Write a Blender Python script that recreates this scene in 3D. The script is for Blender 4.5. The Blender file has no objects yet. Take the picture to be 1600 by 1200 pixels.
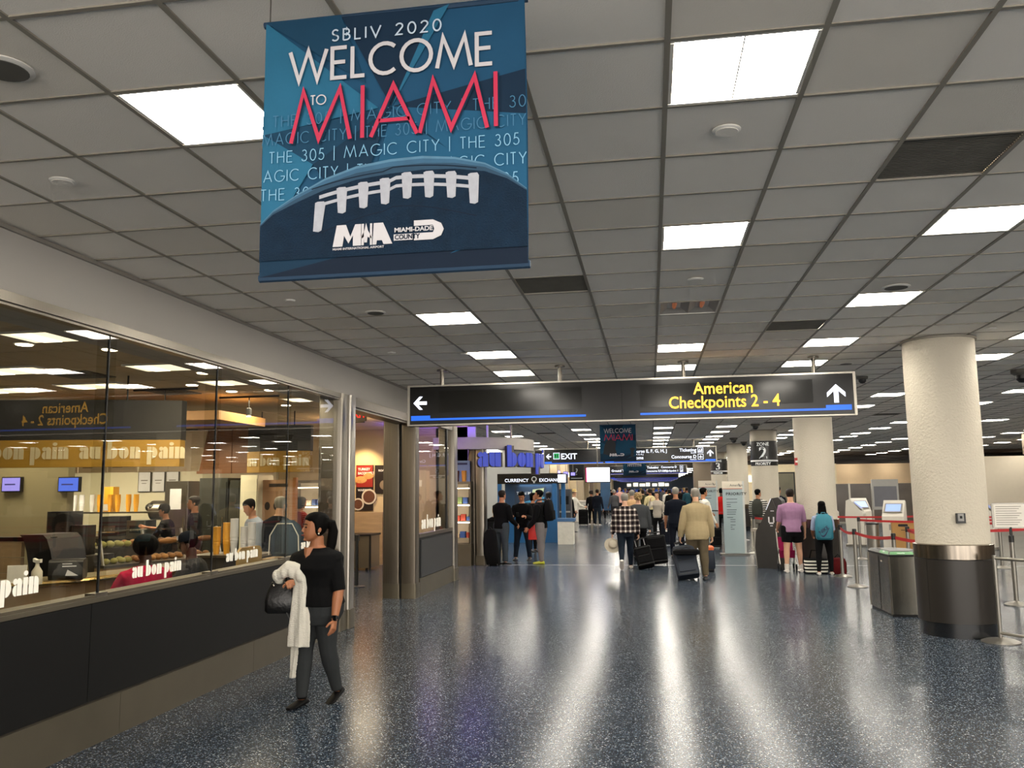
import bpy, bmesh, math, random
from mathutils import Vector, Matrix, Quaternion
random.seed(7)
S = bpy.context.scene
COL = S.collection
PI = math.pi

# ------------------------------------------------------------------ camera, world, exposure
CAM_H, CEIL = 1.75, 3.524
F_PX, YAW, PITCH, ROLL = 1319.8, -.1601, .1247, -.0122
cf = Vector((math.sin(YAW) * math.cos(PITCH), math.cos(YAW) * math.cos(PITCH), math.sin(PITCH)))
cr = cf.cross(Vector((0, 0, 1))).normalized(); cu = cr.cross(cf)
cr2 = math.cos(ROLL) * cr + math.sin(ROLL) * cu; cu2 = -math.sin(ROLL) * cr + math.cos(ROLL) * cu
cam_data = bpy.data.cameras.new('camera'); cam = bpy.data.objects.new('camera', cam_data); COL.objects.link(cam)
cam_data.sensor_width = 36; cam_data.lens = F_PX / 1600 * 36; cam_data.clip_start = .05; cam_data.clip_end = 400
CP = Vector((0, 0, CAM_H))
cam.matrix_world = Matrix(((cr2.x, cu2.x, -cf.x, 0), (cr2.y, cu2.y, -cf.y, 0), (cr2.z, cu2.z, -cf.z, CAM_H), (0, 0, 0, 1)))
S.camera = cam
S.view_settings.view_transform = 'Standard'; S.view_settings.look = 'None'
S.view_settings.exposure = 0.56; S.view_settings.gamma = 1; S.view_settings.use_curve_mapping = False
W = bpy.data.worlds.new('world'); S.world = W; W.use_nodes = True
W.node_tree.nodes['Background'].inputs[0].default_value = (1, .93, .85, 1)
W.node_tree.nodes['Background'].inputs[1].default_value = 3.8
LIGHT = 25.0          # emission of the ceiling panels

def ray(x, y):
    return cr2 * ((x - 800) / F_PX) + cu2 * ((600 - y) / F_PX) + cf
def at(x, y, Y):                      # point of the photograph's ray at hall depth Y
    d = ray(x, y); return CP + d * (Y / d.y)
def atz(x, y, z=0.):
    d = ray(x, y); return CP + d * ((z - CAM_H) / d.z)
def atx(x, y, X):
    d = ray(x, y); return CP + d * (X / d.x)

# ------------------------------------------------------------------ materials
def lin(c):
    return tuple((v / 12.92 if v <= .04045 else ((v + .055) / 1.055) ** 2.4) for v in c)
def col(h):
    h = h.lstrip('#'); return lin(tuple(int(h[i:i + 2], 16) / 255 for i in (0, 2, 4)))
MATS = {}
def mat(name, c, rough=.5, metal=0., var=.12, scale=6., bump=0., bscale=40., emit=0., stretch=None, coat=0., spec=.5):
    if name in MATS: return MATS[name]
    m = bpy.data.materials.new(name); m.use_nodes = True; MATS[name] = m
    nt = m.node_tree; b = nt.nodes['Principled BSDF']
    if isinstance(c, str): c = col(c)
    b.inputs['Roughness'].default_value = rough; b.inputs['Metallic'].default_value = metal
    b.inputs['Specular IOR Level'].default_value = spec
    b.inputs['Coat Weight'].default_value = coat
    tc = nt.nodes.new('ShaderNodeTexCoord'); src = tc.outputs['Object']
    if stretch:
        mp = nt.nodes.new('ShaderNodeMapping'); mp.inputs['Scale'].default_value = stretch
        nt.links.new(src, mp.inputs[0]); src = mp.outputs[0]
    if var > 0:
        n = nt.nodes.new('ShaderNodeTexNoise'); n.inputs['Scale'].default_value = scale; n.inputs['Detail'].default_value = 4
        nt.links.new(src, n.inputs['Vector'])
        r = nt.nodes.new('ShaderNodeMixRGB'); r.blend_type = 'MIX'
        r.inputs[1].default_value = (*[v * (1 - var) for v in c], 1); r.inputs[2].default_value = (*[min(1, v * (1 + var)) for v in c], 1)
        nt.links.new(n.outputs['Fac'], r.inputs[0]); nt.links.new(r.outputs[0], b.inputs['Base Color'])
    else: b.inputs['Base Color'].default_value = (*c, 1)
    if bump > 0:
        n2 = nt.nodes.new('ShaderNodeTexNoise'); n2.inputs['Scale'].default_value = bscale; n2.inputs['Detail'].default_value = 3
        nt.links.new(src, n2.inputs['Vector'])
        bp = nt.nodes.new('ShaderNodeBump'); bp.inputs['Strength'].default_value = bump; bp.inputs['Distance'].default_value = .01
        nt.links.new(n2.outputs['Fac'], bp.inputs['Height']); nt.links.new(bp.outputs[0], b.inputs['Normal'])
    if emit > 0:
        b.inputs['Emission Color'].default_value = (*c, 1); b.inputs['Emission Strength'].default_value = emit
    return m
def glass(name, tint=(1, 1, 1), rough=0., refl=1.):
    if name in MATS: return MATS[name]
    m = bpy.data.materials.new(name); m.use_nodes = True; MATS[name] = m; nt = m.node_tree
    nt.nodes.remove(nt.nodes['Principled BSDF']); out = nt.nodes['Material Output']
    t = nt.nodes.new('ShaderNodeBsdfTransparent'); t.inputs[0].default_value = (*tint, 1)
    g = nt.nodes.new('ShaderNodeBsdfGlossy'); g.inputs['Roughness'].default_value = rough
    f = nt.nodes.new('ShaderNodeFresnel'); f.inputs[0].default_value = 1.5
    mu = nt.nodes.new('ShaderNodeMath'); mu.operation = 'MULTIPLY'; mu.inputs[1].default_value = refl; nt.links.new(f.outputs[0], mu.inputs[0])
    ge = nt.nodes.new('ShaderNodeNewGeometry'); bk = nt.nodes.new('ShaderNodeMath'); bk.operation = 'SUBTRACT'; bk.inputs[0].default_value = 1; nt.links.new(ge.outputs['Backfacing'], bk.inputs[1])
    m2 = nt.nodes.new('ShaderNodeMath'); m2.operation = 'MULTIPLY'; nt.links.new(mu.outputs[0], m2.inputs[0]); nt.links.new(bk.outputs[0], m2.inputs[1]); mu = m2
    mx = nt.nodes.new('ShaderNodeMixShader')
    nt.links.new(mu.outputs[0], mx.inputs[0]); nt.links.new(t.outputs[0], mx.inputs[1]); nt.links.new(g.outputs[0], mx.inputs[2]); nt.links.new(mx.outputs[0], out.inputs[0])
    return m
def emis(name, c, s):
    if name in MATS: return MATS[name]
    m = bpy.data.materials.new(name); m.use_nodes = True; MATS[name] = m; nt = m.node_tree
    b = nt.nodes['Principled BSDF']; c = col(c) if isinstance(c, str) else c
    b.inputs['Base Color'].default_value = (*[v * .3 for v in c], 1)
    b.inputs['Emission Color'].default_value = (*c, 1); b.inputs['Emission Strength'].default_value = s
    return m

# ------------------------------------------------------------------ mesh builder
class MB:
    def __init__(s): s.v = []; s.f = []; s.m = []; s.mi = 0
    def add(s, vs, fs, T=None):
        o = len(s.v)
        s.v += [tuple(T @ Vector(v)) if T is not None else tuple(v) for v in vs]
        s.f += [tuple(i + o for i in f) for f in fs]; s.m += [s.mi] * len(fs); return s
    def box(s, x0, x1, y0, y1, z0, z1, T=None):
        if x0 > x1: x0, x1 = x1, x0
        if y0 > y1: y0, y1 = y1, y0
        if z0 > z1: z0, z1 = z1, z0
        vs = [(x, y, z) for x in (x0, x1) for y in (y0, y1) for z in (z0, z1)]
        return s.add(vs, [(0, 1, 3, 2), (4, 6, 7, 5), (0, 4, 5, 1), (2, 3, 7, 6), (0, 2, 6, 4), (1, 5, 7, 3)], T)
    def rbox(s, x0, x1, y0, y1, z0, z1, r=.02, T=None, n=3, axis='z'):   # box with rounded corners seen along axis
        a = {'z': (x0, x1, y0, y1, z0, z1), 'y': (x0, x1, z0, z1, y0, y1), 'x': (y0, y1, z0, z1, x0, x1)}[axis]
        pts = []
        for cx, cy, a0 in ((a[1] - r, a[3] - r, 0), (a[0] + r, a[3] - r, 90), (a[0] + r, a[2] + r, 180), (a[1] - r, a[2] + r, 270)):
            for k in range(n + 1):
                t = math.radians(a0 + 90 * k / n); pts.append((cx + r * math.cos(t), cy + r * math.sin(t)))
        return s.prism(pts, a[4], a[5], axis, T)
    def prism(s, pts, a, b, axis='z', T=None):
        f = {'z': lambda p, h: (p[0], p[1], h), 'y': lambda p, h: (p[0], h, p[1]), 'x': lambda p, h: (h, p[0], p[1])}[axis]
        n = len(pts); area = sum(pts[i][0] * pts[(i + 1) % n][1] - pts[(i + 1) % n][0] * pts[i][1] for i in range(n))
        if (area < 0) != (axis == 'y'): pts = pts[::-1]
        if a > b: a, b = b, a
        vs = [f(p, a) for p in pts] + [f(p, b) for p in pts]
        fs = [tuple(range(n))[::-1], tuple(range(n, 2 * n))] + [(i, (i + 1) % n, n + (i + 1) % n, n + i) for i in range(n)]
        return s.add(vs, fs, T)
    def loft(s, rings, T=None, caps=True):       # rings: lists of equal length
        n = len(rings[0]); vs = [p for r in rings for p in r]; fs = []
        for k in range(len(rings) - 1):
            for i in range(n):
                a = k * n + i; b = k * n + (i + 1) % n; fs.append((a, b, b + n, a + n))
        if caps: fs += [tuple(range(n))[::-1], tuple(range((len(rings) - 1) * n, len(rings) * n))]
        return s.add(vs, fs, T)
    def tube(s, pts, rad, n=8, T=None, flat=1., side=None):
        pts = [Vector(p) for p in pts]; rad = rad if isinstance(rad, (list, tuple)) else [rad] * len(pts)
        rings = []; up = None
        for i, p in enumerate(pts):
            d = (pts[min(i + 1, len(pts) - 1)] - pts[max(i - 1, 0)]).normalized()
            if up is None:
                up = Vector(side) if side else (Vector((0, 0, 1)) if abs(d.z) < .9 else Vector((0, 1, 0)))
            a = d.cross(up)
            a = a.normalized() if a.length > 1e-6 else Vector((1, 0, 0)); b = a.cross(d).normalized(); up = b
            r = rad[i]
            rings.append([p + a * (r * flat * math.cos(t)) + b * (r * math.sin(t)) for t in [-2 * PI * k / n for k in range(n)]])
        return s.loft(rings, T)
    def cyl(s, x, y, z0, z1, r, n=16, r2=None, T=None):
        return s.lathe([(r, z0), (r if r2 is None else r2, z1)], x, y, n, T)
    def lathe(s, prof, x=0, y=0, n=20, T=None):
        rings = [[(x + r * math.cos(2 * PI * k / n), y + r * math.sin(2 * PI * k / n), z) for k in range(n)] for r, z in prof]
        return s.loft(rings, T)
    def ball(s, c, rx, ry=None, rz=None, n=12, m=8, T=None):
        ry = rx if ry is None else ry; rz = rx if rz is None else rz
        rings = []
        for j in range(m + 1):
            t = -PI / 2 + PI * j / m; q = max(math.cos(t), .02)
            rings.append([(c[0] + rx * q * math.cos(2 * PI * k / n), c[1] + ry * q * math.sin(2 * PI * k / n), c[2] + rz * math.sin(t)) for k in range(n)])
        return s.loft(rings, T)
    def quad(s, a, b, c, d): return s.add([a, b, c, d], [(0, 1, 2, 3)])
    def mesh(s, name, mats, smooth=False):
        me = bpy.data.meshes.new(name); me.from_pydata(s.v, [], s.f); me.update()
        for m in (mats if isinstance(mats, (list, tuple)) else [mats]): me.materials.append(m)
        if any(s.m): me.polygons.foreach_set('material_index', s.m)
        if smooth:
            me.polygons.foreach_set('use_smooth', [True] * len(me.polygons))
            try: me.set_sharp_from_angle(angle=math.radians(38))
            except Exception: pass
        return me
    def build(s, name, mats, parent=None, smooth=False, M=None):
        o = bpy.data.objects.new(name, s.mesh(name, mats, smooth)); COL.objects.link(o)
        if parent is not None: o.parent = parent
        if M is not None: o.matrix_local = M
        return o
def link(me, name, parent=None, M=None):
    o = bpy.data.objects.new(name, me); COL.objects.link(o)
    if parent is not None: o.parent = parent
    if M is not None: o.matrix_local = M
    return o
def tag(o, label=None, cat=None, group=None, kind=None):
    if label: o['label'] = label
    if cat: o['category'] = cat
    if group: o['group'] = group
    if kind: o['kind'] = kind
    return o
def thing(name, label, cat, loc=(0, 0, 0), rz=0., group=None):
    o = bpy.data.objects.new(name, None); COL.objects.link(o); o.empty_display_size = .1
    o.matrix_world = Matrix.Translation(loc) @ Matrix.Rotation(rz, 4, 'Z')
    return tag(o, label, cat, group)
def struct(o): o['kind'] = 'structure'; return o
def copy_tree(o, parent=None):
    c = o.copy(); COL.objects.link(c)
    if parent is not None: c.parent = parent
    for ch in o.children: copy_tree(ch, c)
    return c
def part(me_or_mb, name, mats, parent, smooth=False):
    return me_or_mb.build(name, mats, parent, smooth)
def frame(o, ux, uy, uz=None):     # matrix with local x along ux, local y along uy
    ux = Vector(ux).normalized(); uy = Vector(uy).normalized(); uz = ux.cross(uy)
    return Matrix(((ux.x, uy.x, uz.x, o[0]), (ux.y, uy.y, uz.y, o[1]), (ux.z, uy.z, uz.z, o[2]), (0, 0, 0, 1)))

# ------------------------------------------------------------------ lettering
def text(name, s, size, M, m, parent, align='LEFT', bold=0., extrude=.001, sx=1., spacing=1.):
    c = bpy.data.curves.new(name, 'FONT'); c.body = s; c.size = size; c.align_x = align; c.offset = bold * size
    c.extrude = extrude; c.resolution_u = 3; c.space_character = spacing
    t = bpy.data.objects.new('t', c); COL.objects.link(t)
    dg = bpy.context.evaluated_depsgraph_get()
    me = bpy.data.meshes.new_from_object(t.evaluated_get(dg)); me.name = name
    bpy.data.objects.remove(t); bpy.data.curves.remove(c)
    me.transform(M @ Matrix.Diagonal((sx, 1, 1, 1))); me.materials.clear(); me.materials.append(m)
    return link(me, name, parent)
def arcp(cx, cy, rx, ry, a0, a1, n=12):
    return [(cx + rx * math.cos(math.radians(a0 + (a1 - a0) * k / n)), cy + ry * math.sin(math.radians(a0 + (a1 - a0) * k / n))) for k in range(n + 1)]
# thin geometric capitals: strokes in a box one unit high
GL = {
 'W': (1.28, [[(0, 1), (.32, 0), (.64, 1), (.96, 0), (1.28, 1)]]), 'E': (.5, [[(.5, 1), (0, 1), (0, 0), (.5, 0)], [(0, .52), (.45, .52)]]),
 'L': (.42, [[(0, 1), (0, 0), (.42, 0)]]), 'C': (.86, [arcp(.5, .5, .5, .5, 48, 312, 16)]), 'O': (1.0, [arcp(.5, .5, .5, .5, 0, 360, 22)]),
 'M': (1.12, [[(0, 0), (.2, 1), (.56, .08), (.92, 1), (1.12, 0)]]), 'S': (.46, [arcp(.24, .75, .21, .24, 30, 270, 9) + arcp(.22, .26, .23, .25, 90, -150, 9)]),
 'B': (.48, [[(0, 0), (0, 1), (.2, 1)] + arcp(.2, .76, .22, .24, 90, -90, 8) + [(0, .52)], [(.2, .52)] + arcp(.2, .26, .27, .26, 90, -90, 8) + [(0, 0)]]),
 'I': (.0, [[(0, 0), (0, 1)]]), 'V': (.72, [[(0, 1), (.36, 0), (.72, 1)]]), '2': (.5, [arcp(.25, .75, .23, .24, 170, -30, 9) + [(.02, 0), (.5, 0)]]),
 '0': (.56, [arcp(.28, .5, .27, .5, 0, 360, 18)]), 'T': (.5, [[(0, 1), (.5, 1)], [(.25, 1), (.25, 0)]]), 'H': (.62, [[(0, 0), (0, 1)], [(.62, 0), (.62, 1)], [(0, .52), (.62, .52)]]),
 '3': (.46, [arcp(.2, .77, .2, .22, 150, -80, 8) + arcp(.2, .27, .25, .27, 85, -160, 9)]), '5': (.48, [[(.42, 1), (.12, 1), (.05, .57)] + arcp(.2, .32, .26, .31, 115, -150, 9)]),
 '|': (.0, [[(0, -.15), (0, 1.15)]]), 'A': (.8, [[(0, 0), (.4, 1), (.8, 0)], [(.13, .33), (.67, .33)]]), 'G': (.95, [arcp(.5, .5, .5, .5, 50, 350, 16) + [(.98, .46), (.6, .46)]]),
 'Y': (.66, [[(0, 1), (.33, .48), (.66, 1)], [(.33, .48), (.33, 0)]]), ' ': (.36, [])}
def stroke(mb, pts, w, z, T):
    n = len(pts); h = w / 2
    P = [Vector((p[0], p[1])) for p in pts]; L = []; R = []
    closed = (P[0] - P[-1]).length < 1e-6
    for i in range(n):
        a = P[i - 1] if i > 0 else (P[-2] if closed else None); b = P[i + 1] if i < n - 1 else (P[1] if closed else None)
        d1 = (P[i] - a).normalized() if a is not None else None; d2 = (b - P[i]).normalized() if b is not None else None
        d1 = d1 or d2; d2 = d2 or d1
        n1 = Vector((-d1.y, d1.x)); n2 = Vector((-d2.y, d2.x)); mm = (n1 + n2)
        mm = mm.normalized() if mm.length > .05 else n1
        k = h / max(mm.dot(n1), .35)
        L.append(P[i] + mm * k); R.append(P[i] - mm * k)
    vs = [(p.x, p.y, z) for p in L] + [(p.x, p.y, z) for p in R]
    mb.add(vs, [(i, n + i, n + i + 1, i + 1) for i in range(n - 1)], T)
def word(mb, s, x, y, h, w, z, T, gap=.22, sx=1., slope=None, fit=None):
    tot = sum(GL[c][0] for c in s) + gap * (len(s) - 1)
    if fit: sx = fit / (tot * h)
    for c in s:
        a, st = GL[c]
        for n_, p in enumerate(st): stroke(mb, [(x + q[0] * h * sx, y + q[1] * h) for q in p], w, z + .0002 * n_, T)
        x += (a + gap) * h * sx
    return x
# fat split-stem lower case used for the bakery's own lettering
def fat(s, mb, x, y, h, z0, z1, T):
    def pr(pts): mb.prism([(x + p[0] * h, y + p[1] * h) for p in pts], z0, z1, 'z', T)
    def bowl(x0, w, side):  # half lens
        a = arcp(x0, .5, w, .5, 90, -90, 10) if side > 0 else arcp(x0, .5, w, .5, 90, 270, 10)
        pr(a)
    for c in s:
        if c == 'a':
            pr(arcp(.2, .82, .17, .18, 0, 360, 12)[:-1]); pr(arcp(.26, .3, .24, .32, 90, 270, 8) + [(.3, 0), (.3, .62)])
            pr([(.36, 0), (.74, 0), (.74, .7)] + arcp(.5, .7, .24, .3, 0, 110, 6) + [(.36, .9)]); adv = .84
        elif c == 'u':
            pr([(0, 1), (.36, 1), (.36, .02)] + arcp(.3, .3, .3, .3, 270, 180, 6)); pr([(.42, .06), (.5, .0), (.5, 1), (.42, 1)][::1]); pr([(.5, 1), (.84, 1), (.84, 0), (.5, 0)]); adv = .94
        elif c == 'n':
            pr([(0, 0), (.36, 0), (.36, 1), (0, 1)]); pr([(.42, 0), (.8, 0), (.8, .72)] + arcp(.54, .7, .26, .3, 0, 110, 6) + [(.42, .92)]); adv = .9
        elif c == 'o':
            bowl(.36, .36, -1); bowl(.42, .36, 1); adv = .88
        elif c == 'b':
            pr([(0, 0), (.34, 0), (.34, 1.5), (0, 1.5)]); bowl(.4, .42, 1); adv = .92
        elif c == 'p':
            pr([(0, -.5), (.34, -.5), (.34, 1), (0, 1)]); bowl(.4, .42, 1); adv = .92
        elif c == 'i':
            pr([(0, 0), (.36, 0), (.36, 1), (0, 1)]); pr(arcp(.18, 1.24, .18, .15, 0, 360, 10)[:-1]); adv = .46
        else: adv = .45
        x += adv * h
    return x
# ------------------------------------------------------------------ shared materials
M_STEEL = mat('brushed_steel', '#8b857b', .32, 1., .18, 3., .05, 30, stretch=(40, 40, 1))
M_BRONZE = mat('bronze_steel', '#6f675c', .36, .9, .2, 2., .04, 30, stretch=(30, 30, 1))
M_KICK = mat('kick_plate_metal', '#6b6456', .42, .75, .18, 2.2)
M_CHROME = mat('polished_steel', '#b9b4aa', .18, 1., .05)
M_BLACK = mat('black_plastic', '#121212', .45, 0, .1)
M_RUB = mat('black_rubber', '#0c0c0c', .7, 0, .1)
M_PANEL = mat('charcoal_laminate', '#090909', .5, 0, .1, 2., spec=.25)
M_WHITE = mat('white_paint', '#d9d6cf', .55, 0, .03)
M_TILE = mat('ceiling_tile_mineral', '#efe9df', .9, 0, .04, 1.3, .25, 160)
M_TILE2 = mat('ceiling_tile_aged', '#e6dfd3', .9, 0, .06, 1.5, .25, 160)
M_TBAR = mat('grid_bar_paint', '#8d877b', .6, 0, .06)
M_FASCIA = mat('fascia_paint', '#bab6b0', .75, 0, .04, 1.2)
M_PLASTER = mat('column_plaster', '#bfb7a6', .7, 0, .03, 3., .9, 38)
M_CLAD = mat('column_laminate', '#26221e', .4, .1, .1, 4., .05, 90)
M_TEXT = emis('backlit_white', '#e8ecff', 1.6)
M_AMBER = emis('amber_led', (1., .50, .03), 1.9)
M_BLUE = emis('backlit_blue', '#1d5fe0', 1.0)
M_DIFF = emis('lamp_diffuser', (1., .935, .82), LIGHT)
M_DIFF_C = emis('cafe_lamp_diffuser', (1., .90, .68), 2.6)
M_SPOT = emis('spot_lamp', (1., .82, .52), 30.)
M_GLASS = glass('clear_glass', (.93, .93, .90))
M_GLASS2 = glass('case_glass', (.95, .95, .94), 0, .8)
M_PRINTW = mat('white_print', '#d8d8d8', .6, 0, .02)
M_ASPH = mat('beige_wall', '#b9a184', .8, 0, .05)

# floor: polished blue terrazzo
def terrazzo():
    m = bpy.data.materials.new('blue_terrazzo'); m.use_nodes = True; nt = m.node_tree; b = nt.nodes['Principled BSDF']; N = nt.nodes.new; L = nt.links.new
    tc = N('ShaderNodeTexCoord')
    v = N('ShaderNodeTexVoronoi'); v.inputs['Scale'].default_value = 140; v.voronoi_dimensions = '2D'; L(tc.outputs['Object'], v.inputs['Vector'])
    sp = N('ShaderNodeSeparateColor'); L(v.outputs['Color'], sp.inputs[0])
    r = N('ShaderNodeValToRGB'); r.color_ramp.interpolation = 'CONSTANT'; e = r.color_ramp.elements
    e[0].position = 0; e[0].color = (*col('#222b38'), 1); e[1].position = .34; e[1].color = (*col('#2e3b4c'), 1)
    for p, c in ((.56, '#192029'), (.74, '#434f5b'), (.86, '#6c757c'), (.935, '#8b9298'), (.975, '#c9c9c2')):
        q = e.new(p); q.color = (*col(c), 1)
    L(sp.outputs[0], r.inputs[0])
    n = N('ShaderNodeTexNoise'); n.inputs['Scale'].default_value = .5; n.inputs['Detail'].default_value = 3; L(tc.outputs['Object'], n.inputs['Vector'])
    mx = N('ShaderNodeMixRGB'); mx.blend_type = 'MULTIPLY'; mx.inputs[0].default_value = .35; L(r.outputs[0], mx.inputs[1]); L(n.outputs['Fac'], mx.inputs[2]); L(mx.outputs[0], b.inputs['Base Color'])
    mr = N('ShaderNodeMapRange'); mr.inputs[3].default_value = .15; mr.inputs[4].default_value = .23; L(n.outputs['Fac'], mr.inputs[0]); L(mr.outputs[0], b.inputs['Roughness'])
    b.inputs['Specular IOR Level'].default_value = .075
    n3 = N('ShaderNodeTexNoise'); n3.inputs['Scale'].default_value = 7; L(tc.outputs['Object'], n3.inputs['Vector'])
    bp = N('ShaderNodeBump'); bp.inputs['Strength'].default_value = .05; bp.inputs['Distance'].default_value = .01; L(n3.outputs['Fac'], bp.inputs['Height']); L(bp.outputs[0], b.inputs['Normal'])
    return m
M_FLOOR = terrazzo()
floor = struct(MB().box(-18, 24, -6, 112, -.1, 0).build('floor', M_FLOOR))
# pale divider strip set across the floor
struct(MB().box(-18, 24, 19.93, 19.97, -.002, .0015).build('trim_1', mat('divider_strip', '#b9b6ad', .3, 0, .05), floor))

# ------------------------------------------------------------------ ceiling
GX0, GY0, T = -2.3158, 3.2312, .6096
gx = lambda i: GX0 + i * T
gy = lambda j: GY0 + j * T
LROWS = [-9, -4, 0, 4, 8, 12, 15, 19, 23, 27, 31, 36, 40, 44, 47, 51, 55, 59, 63, 67, 71, 75, 79, 83, 87]
LCOLS = [-4, 0, 4, 7, 11, 15, 19, 24, 28]
lights = [(-8, j) for j in (31, 36, 40, 44, 47, 51, 55)] + [(-4, 31)]  # unseen panels added to brighten the white wall of the bay
for i in LCOLS:
    for j in LROWS:
        if i == -4 and j < 36: continue
        if (i < 7) and j > 87: continue
        lights.append((i, j))
vents = {(2, 6), (6, 10), (6, 2), (2, 30), (5, 33), (2, 37), (9, 34), (13, 31), (17, 38), (1, 45), (13, 44), (-2, 38)}
lset = set(lights)
cells = []
for i in range(-9, 36):
    for j in range(-12, 91):
        if i < -3 and j < 28: continue
        if (i, j) in lset or (i, j) in vents: continue
        cells.append((i, j))
ceiling = struct(MB().box(-18, 24, -6, 60, CEIL + .16, CEIL + .3).build('ceiling', M_TILE2))
def vis(i, j):
    p = Vector((gx(i + .5), gy(j + .5), CEIL)) - CP; d = p.dot(cf)
    if d < .3: return False
    x = 800 + F_PX * p.dot(cr2) / d; y = 600 - F_PX * p.dot(cu2) / d
    m = F_PX * T / d * .7
    return -m < x < 1600 + m and -m < y < 1200
cells.sort(key=lambda c: (not vis(*c), (gx(c[0] + .5)) ** 2 + gy(c[1] + .5) ** 2))
tile_me = [MB().box(.004, T - .004, .004, T - .004, 0, .016).mesh('ceiling_tile', m) for m in (M_TILE, M_TILE2)]
for k, (i, j) in enumerate(cells[:292]):
    o = link(tile_me[(i * 7 + j * 3) % 5 == 0], 'ceiling_tile', ceiling)
    o.location = (gx(i), gy(j), CEIL + random.uniform(-.0005, .003)); o.rotation_euler = (random.uniform(-.003, .003), random.uniform(-.003, .003), 0)
mb = MB()
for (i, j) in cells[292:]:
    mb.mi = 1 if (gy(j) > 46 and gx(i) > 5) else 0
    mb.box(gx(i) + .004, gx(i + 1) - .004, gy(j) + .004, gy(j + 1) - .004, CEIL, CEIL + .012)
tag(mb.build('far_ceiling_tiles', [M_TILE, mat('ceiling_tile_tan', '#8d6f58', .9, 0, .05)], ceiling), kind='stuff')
for i in range(-9, 36):
    y0 = -6 if i >= -3 else gy(28)
    MB().box(gx(i) - .012, gx(i) + .012, y0, gy(91), CEIL - .006, CEIL + .004).build('grid_runner', M_TBAR, ceiling)
mb = MB(); nmb = 0
for j in range(-12, 92):
    x0 = gx(-3) - .03 if j < 28 else gx(-9)
    (MB().box(x0, gx(35), gy(j) - .010, gy(j) + .010, CEIL - .0055, CEIL + .003)).build('cross_runner', M_TBAR, ceiling)
# light fixtures
o_frame = MB()
for a in ((0, T, 0, .03), (0, T, T - .03, T), (0, .03, .03, T - .03), (T - .03, T, .03, T - .03)): o_frame.box(a[0] + .003, a[1] - .003, a[2] + .003, a[3] - .003, -.004, .06)
me_frame = o_frame.mesh('lamp_frame', M_WHITE)
me_diff = MB().box(.03, T / 2 - .003, .03, T - .03, .004, .012).box(T / 2 + .003, T - .03, .03, T - .03, .004, .012).mesh('diffuser', M_DIFF)
me_bar = MB().box(T / 2 - .003, T / 2 + .003, .03, T - .03, .001, .014).mesh('centre_bar', M_TBAR)
me_back = MB().box(.03, T - .03, .03, T - .03, .05, .06).mesh('lamp_housing', M_WHITE)
ORD = ['nearest', 'second', 'third', 'fourth', 'fifth', 'sixth', 'seventh', 'eighth', 'ninth', 'tenth', 'eleventh', 'twelfth', 'thirteenth', 'fourteenth', 'fifteenth', 'sixteenth', 'seventeenth', 'eighteenth', 'nineteenth', 'twentieth', 'twenty-first', 'twenty-second', 'twenty-third', 'twenty-fourth']
CN = {-4: 'over the currency booth bay', 0: 'closest to the bakery front', 4: 'above the middle of the walkway', 7: 'between walkway and columns', 11: 'just beyond the first column', 15: 'above the belt barriers', 19: 'above the self service kiosks', 24: 'above the check-in counters', 28: 'above the far side counters', -8: 'added unseen to brighten the bay'}
cnt = {}
for (i, j) in lights:
    vs_ = vis(i, j)
    if vs_ or j > 0: cnt[i] = cnt.get(i, 0) + 1
    n = cnt.get(i, 0)
    if i == 4 and j == 8:
        o = thing('ceiling_light', 'unlit square ceiling fixture showing two dull orange lamps', 'ceiling light', (gx(i), gy(j), CEIL), group=None)
        link(me_frame, 'lamp_frame', o); b = MB()
        for s in (0, 1):
            x0, x1 = (.03, T / 2 - .003) if s == 0 else (T / 2 + .003, T - .03)
            b.loft([[(x0, .03, .004), (x1, .03, .004), (x1, T - .03, .004), (x0, T - .03, .004)], [(x0 + .08, .12, .055), (x1 - .08, .12, .055), (x1 - .08, T - .12, .055), (x0 + .08, T - .12, .055)]], caps=False)
        b.build('reflector_tray', mat('tray_grey', '#98948d', .5), o); link(me_bar, 'centre_bar', o); link(me_back, 'lamp_housing', o)
        for s in (.17, .44): MB().tube([(s, .14, .045), (s, .30, .042), (s, .46, .045)], [.018, .024, .018], 8).build('lamp_tube', emis('dull_orange_lamp', '#a05a35', .35), o, True)
        continue
    if n == 0 or not vs_: lab, g = 'lit square ceiling panel behind the viewpoint', 'lights behind the viewpoint'
    elif n <= 24: lab, g = '%s lit square ceiling panel in the row %s' % (ORD[n - 1], CN[i]), None
    else: lab, g = 'lit square ceiling panel in the distant row %s' % CN[i], 'distant ceiling lights ' + CN[i]
    o = thing('ceiling_light', lab, 'ceiling light', (gx(i), gy(j), CEIL), group=g or 'square ceiling lights')
    link(me_frame, 'lamp_frame', o); link(me_diff, 'diffuser', o); link(me_bar, 'centre_bar', o)
M_VENT = mat('return_grille', '#5b5952', .8, 0, .25, 7)
vl = {(6, 2): 'large dark grey smudged return air grille near the top corner', (2, 6): 'dark return air grille just beyond the big banner', (6, 10): 'dark return air grille between two ceiling lights ahead of the column'}
for (i, j) in sorted(vents):
    o = thing('ceiling_vent', vl.get((i, j), 'small dark return air grille in the distant ceiling'), 'vent', (gx(i), gy(j), CEIL), group='return air grilles' if (i, j) in vl else 'distant return air grilles')
    b = MB().box(.01, T - .01, .01, T - .01, .035, .045)
    b.build('backing', M_VENT, o); b = MB()
    for k in range(24): b.box(.012, T - .012, .02 + k * .0242, .028 + k * .0242, .004, .03)
    b.build('grille', M_VENT, o)
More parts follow.
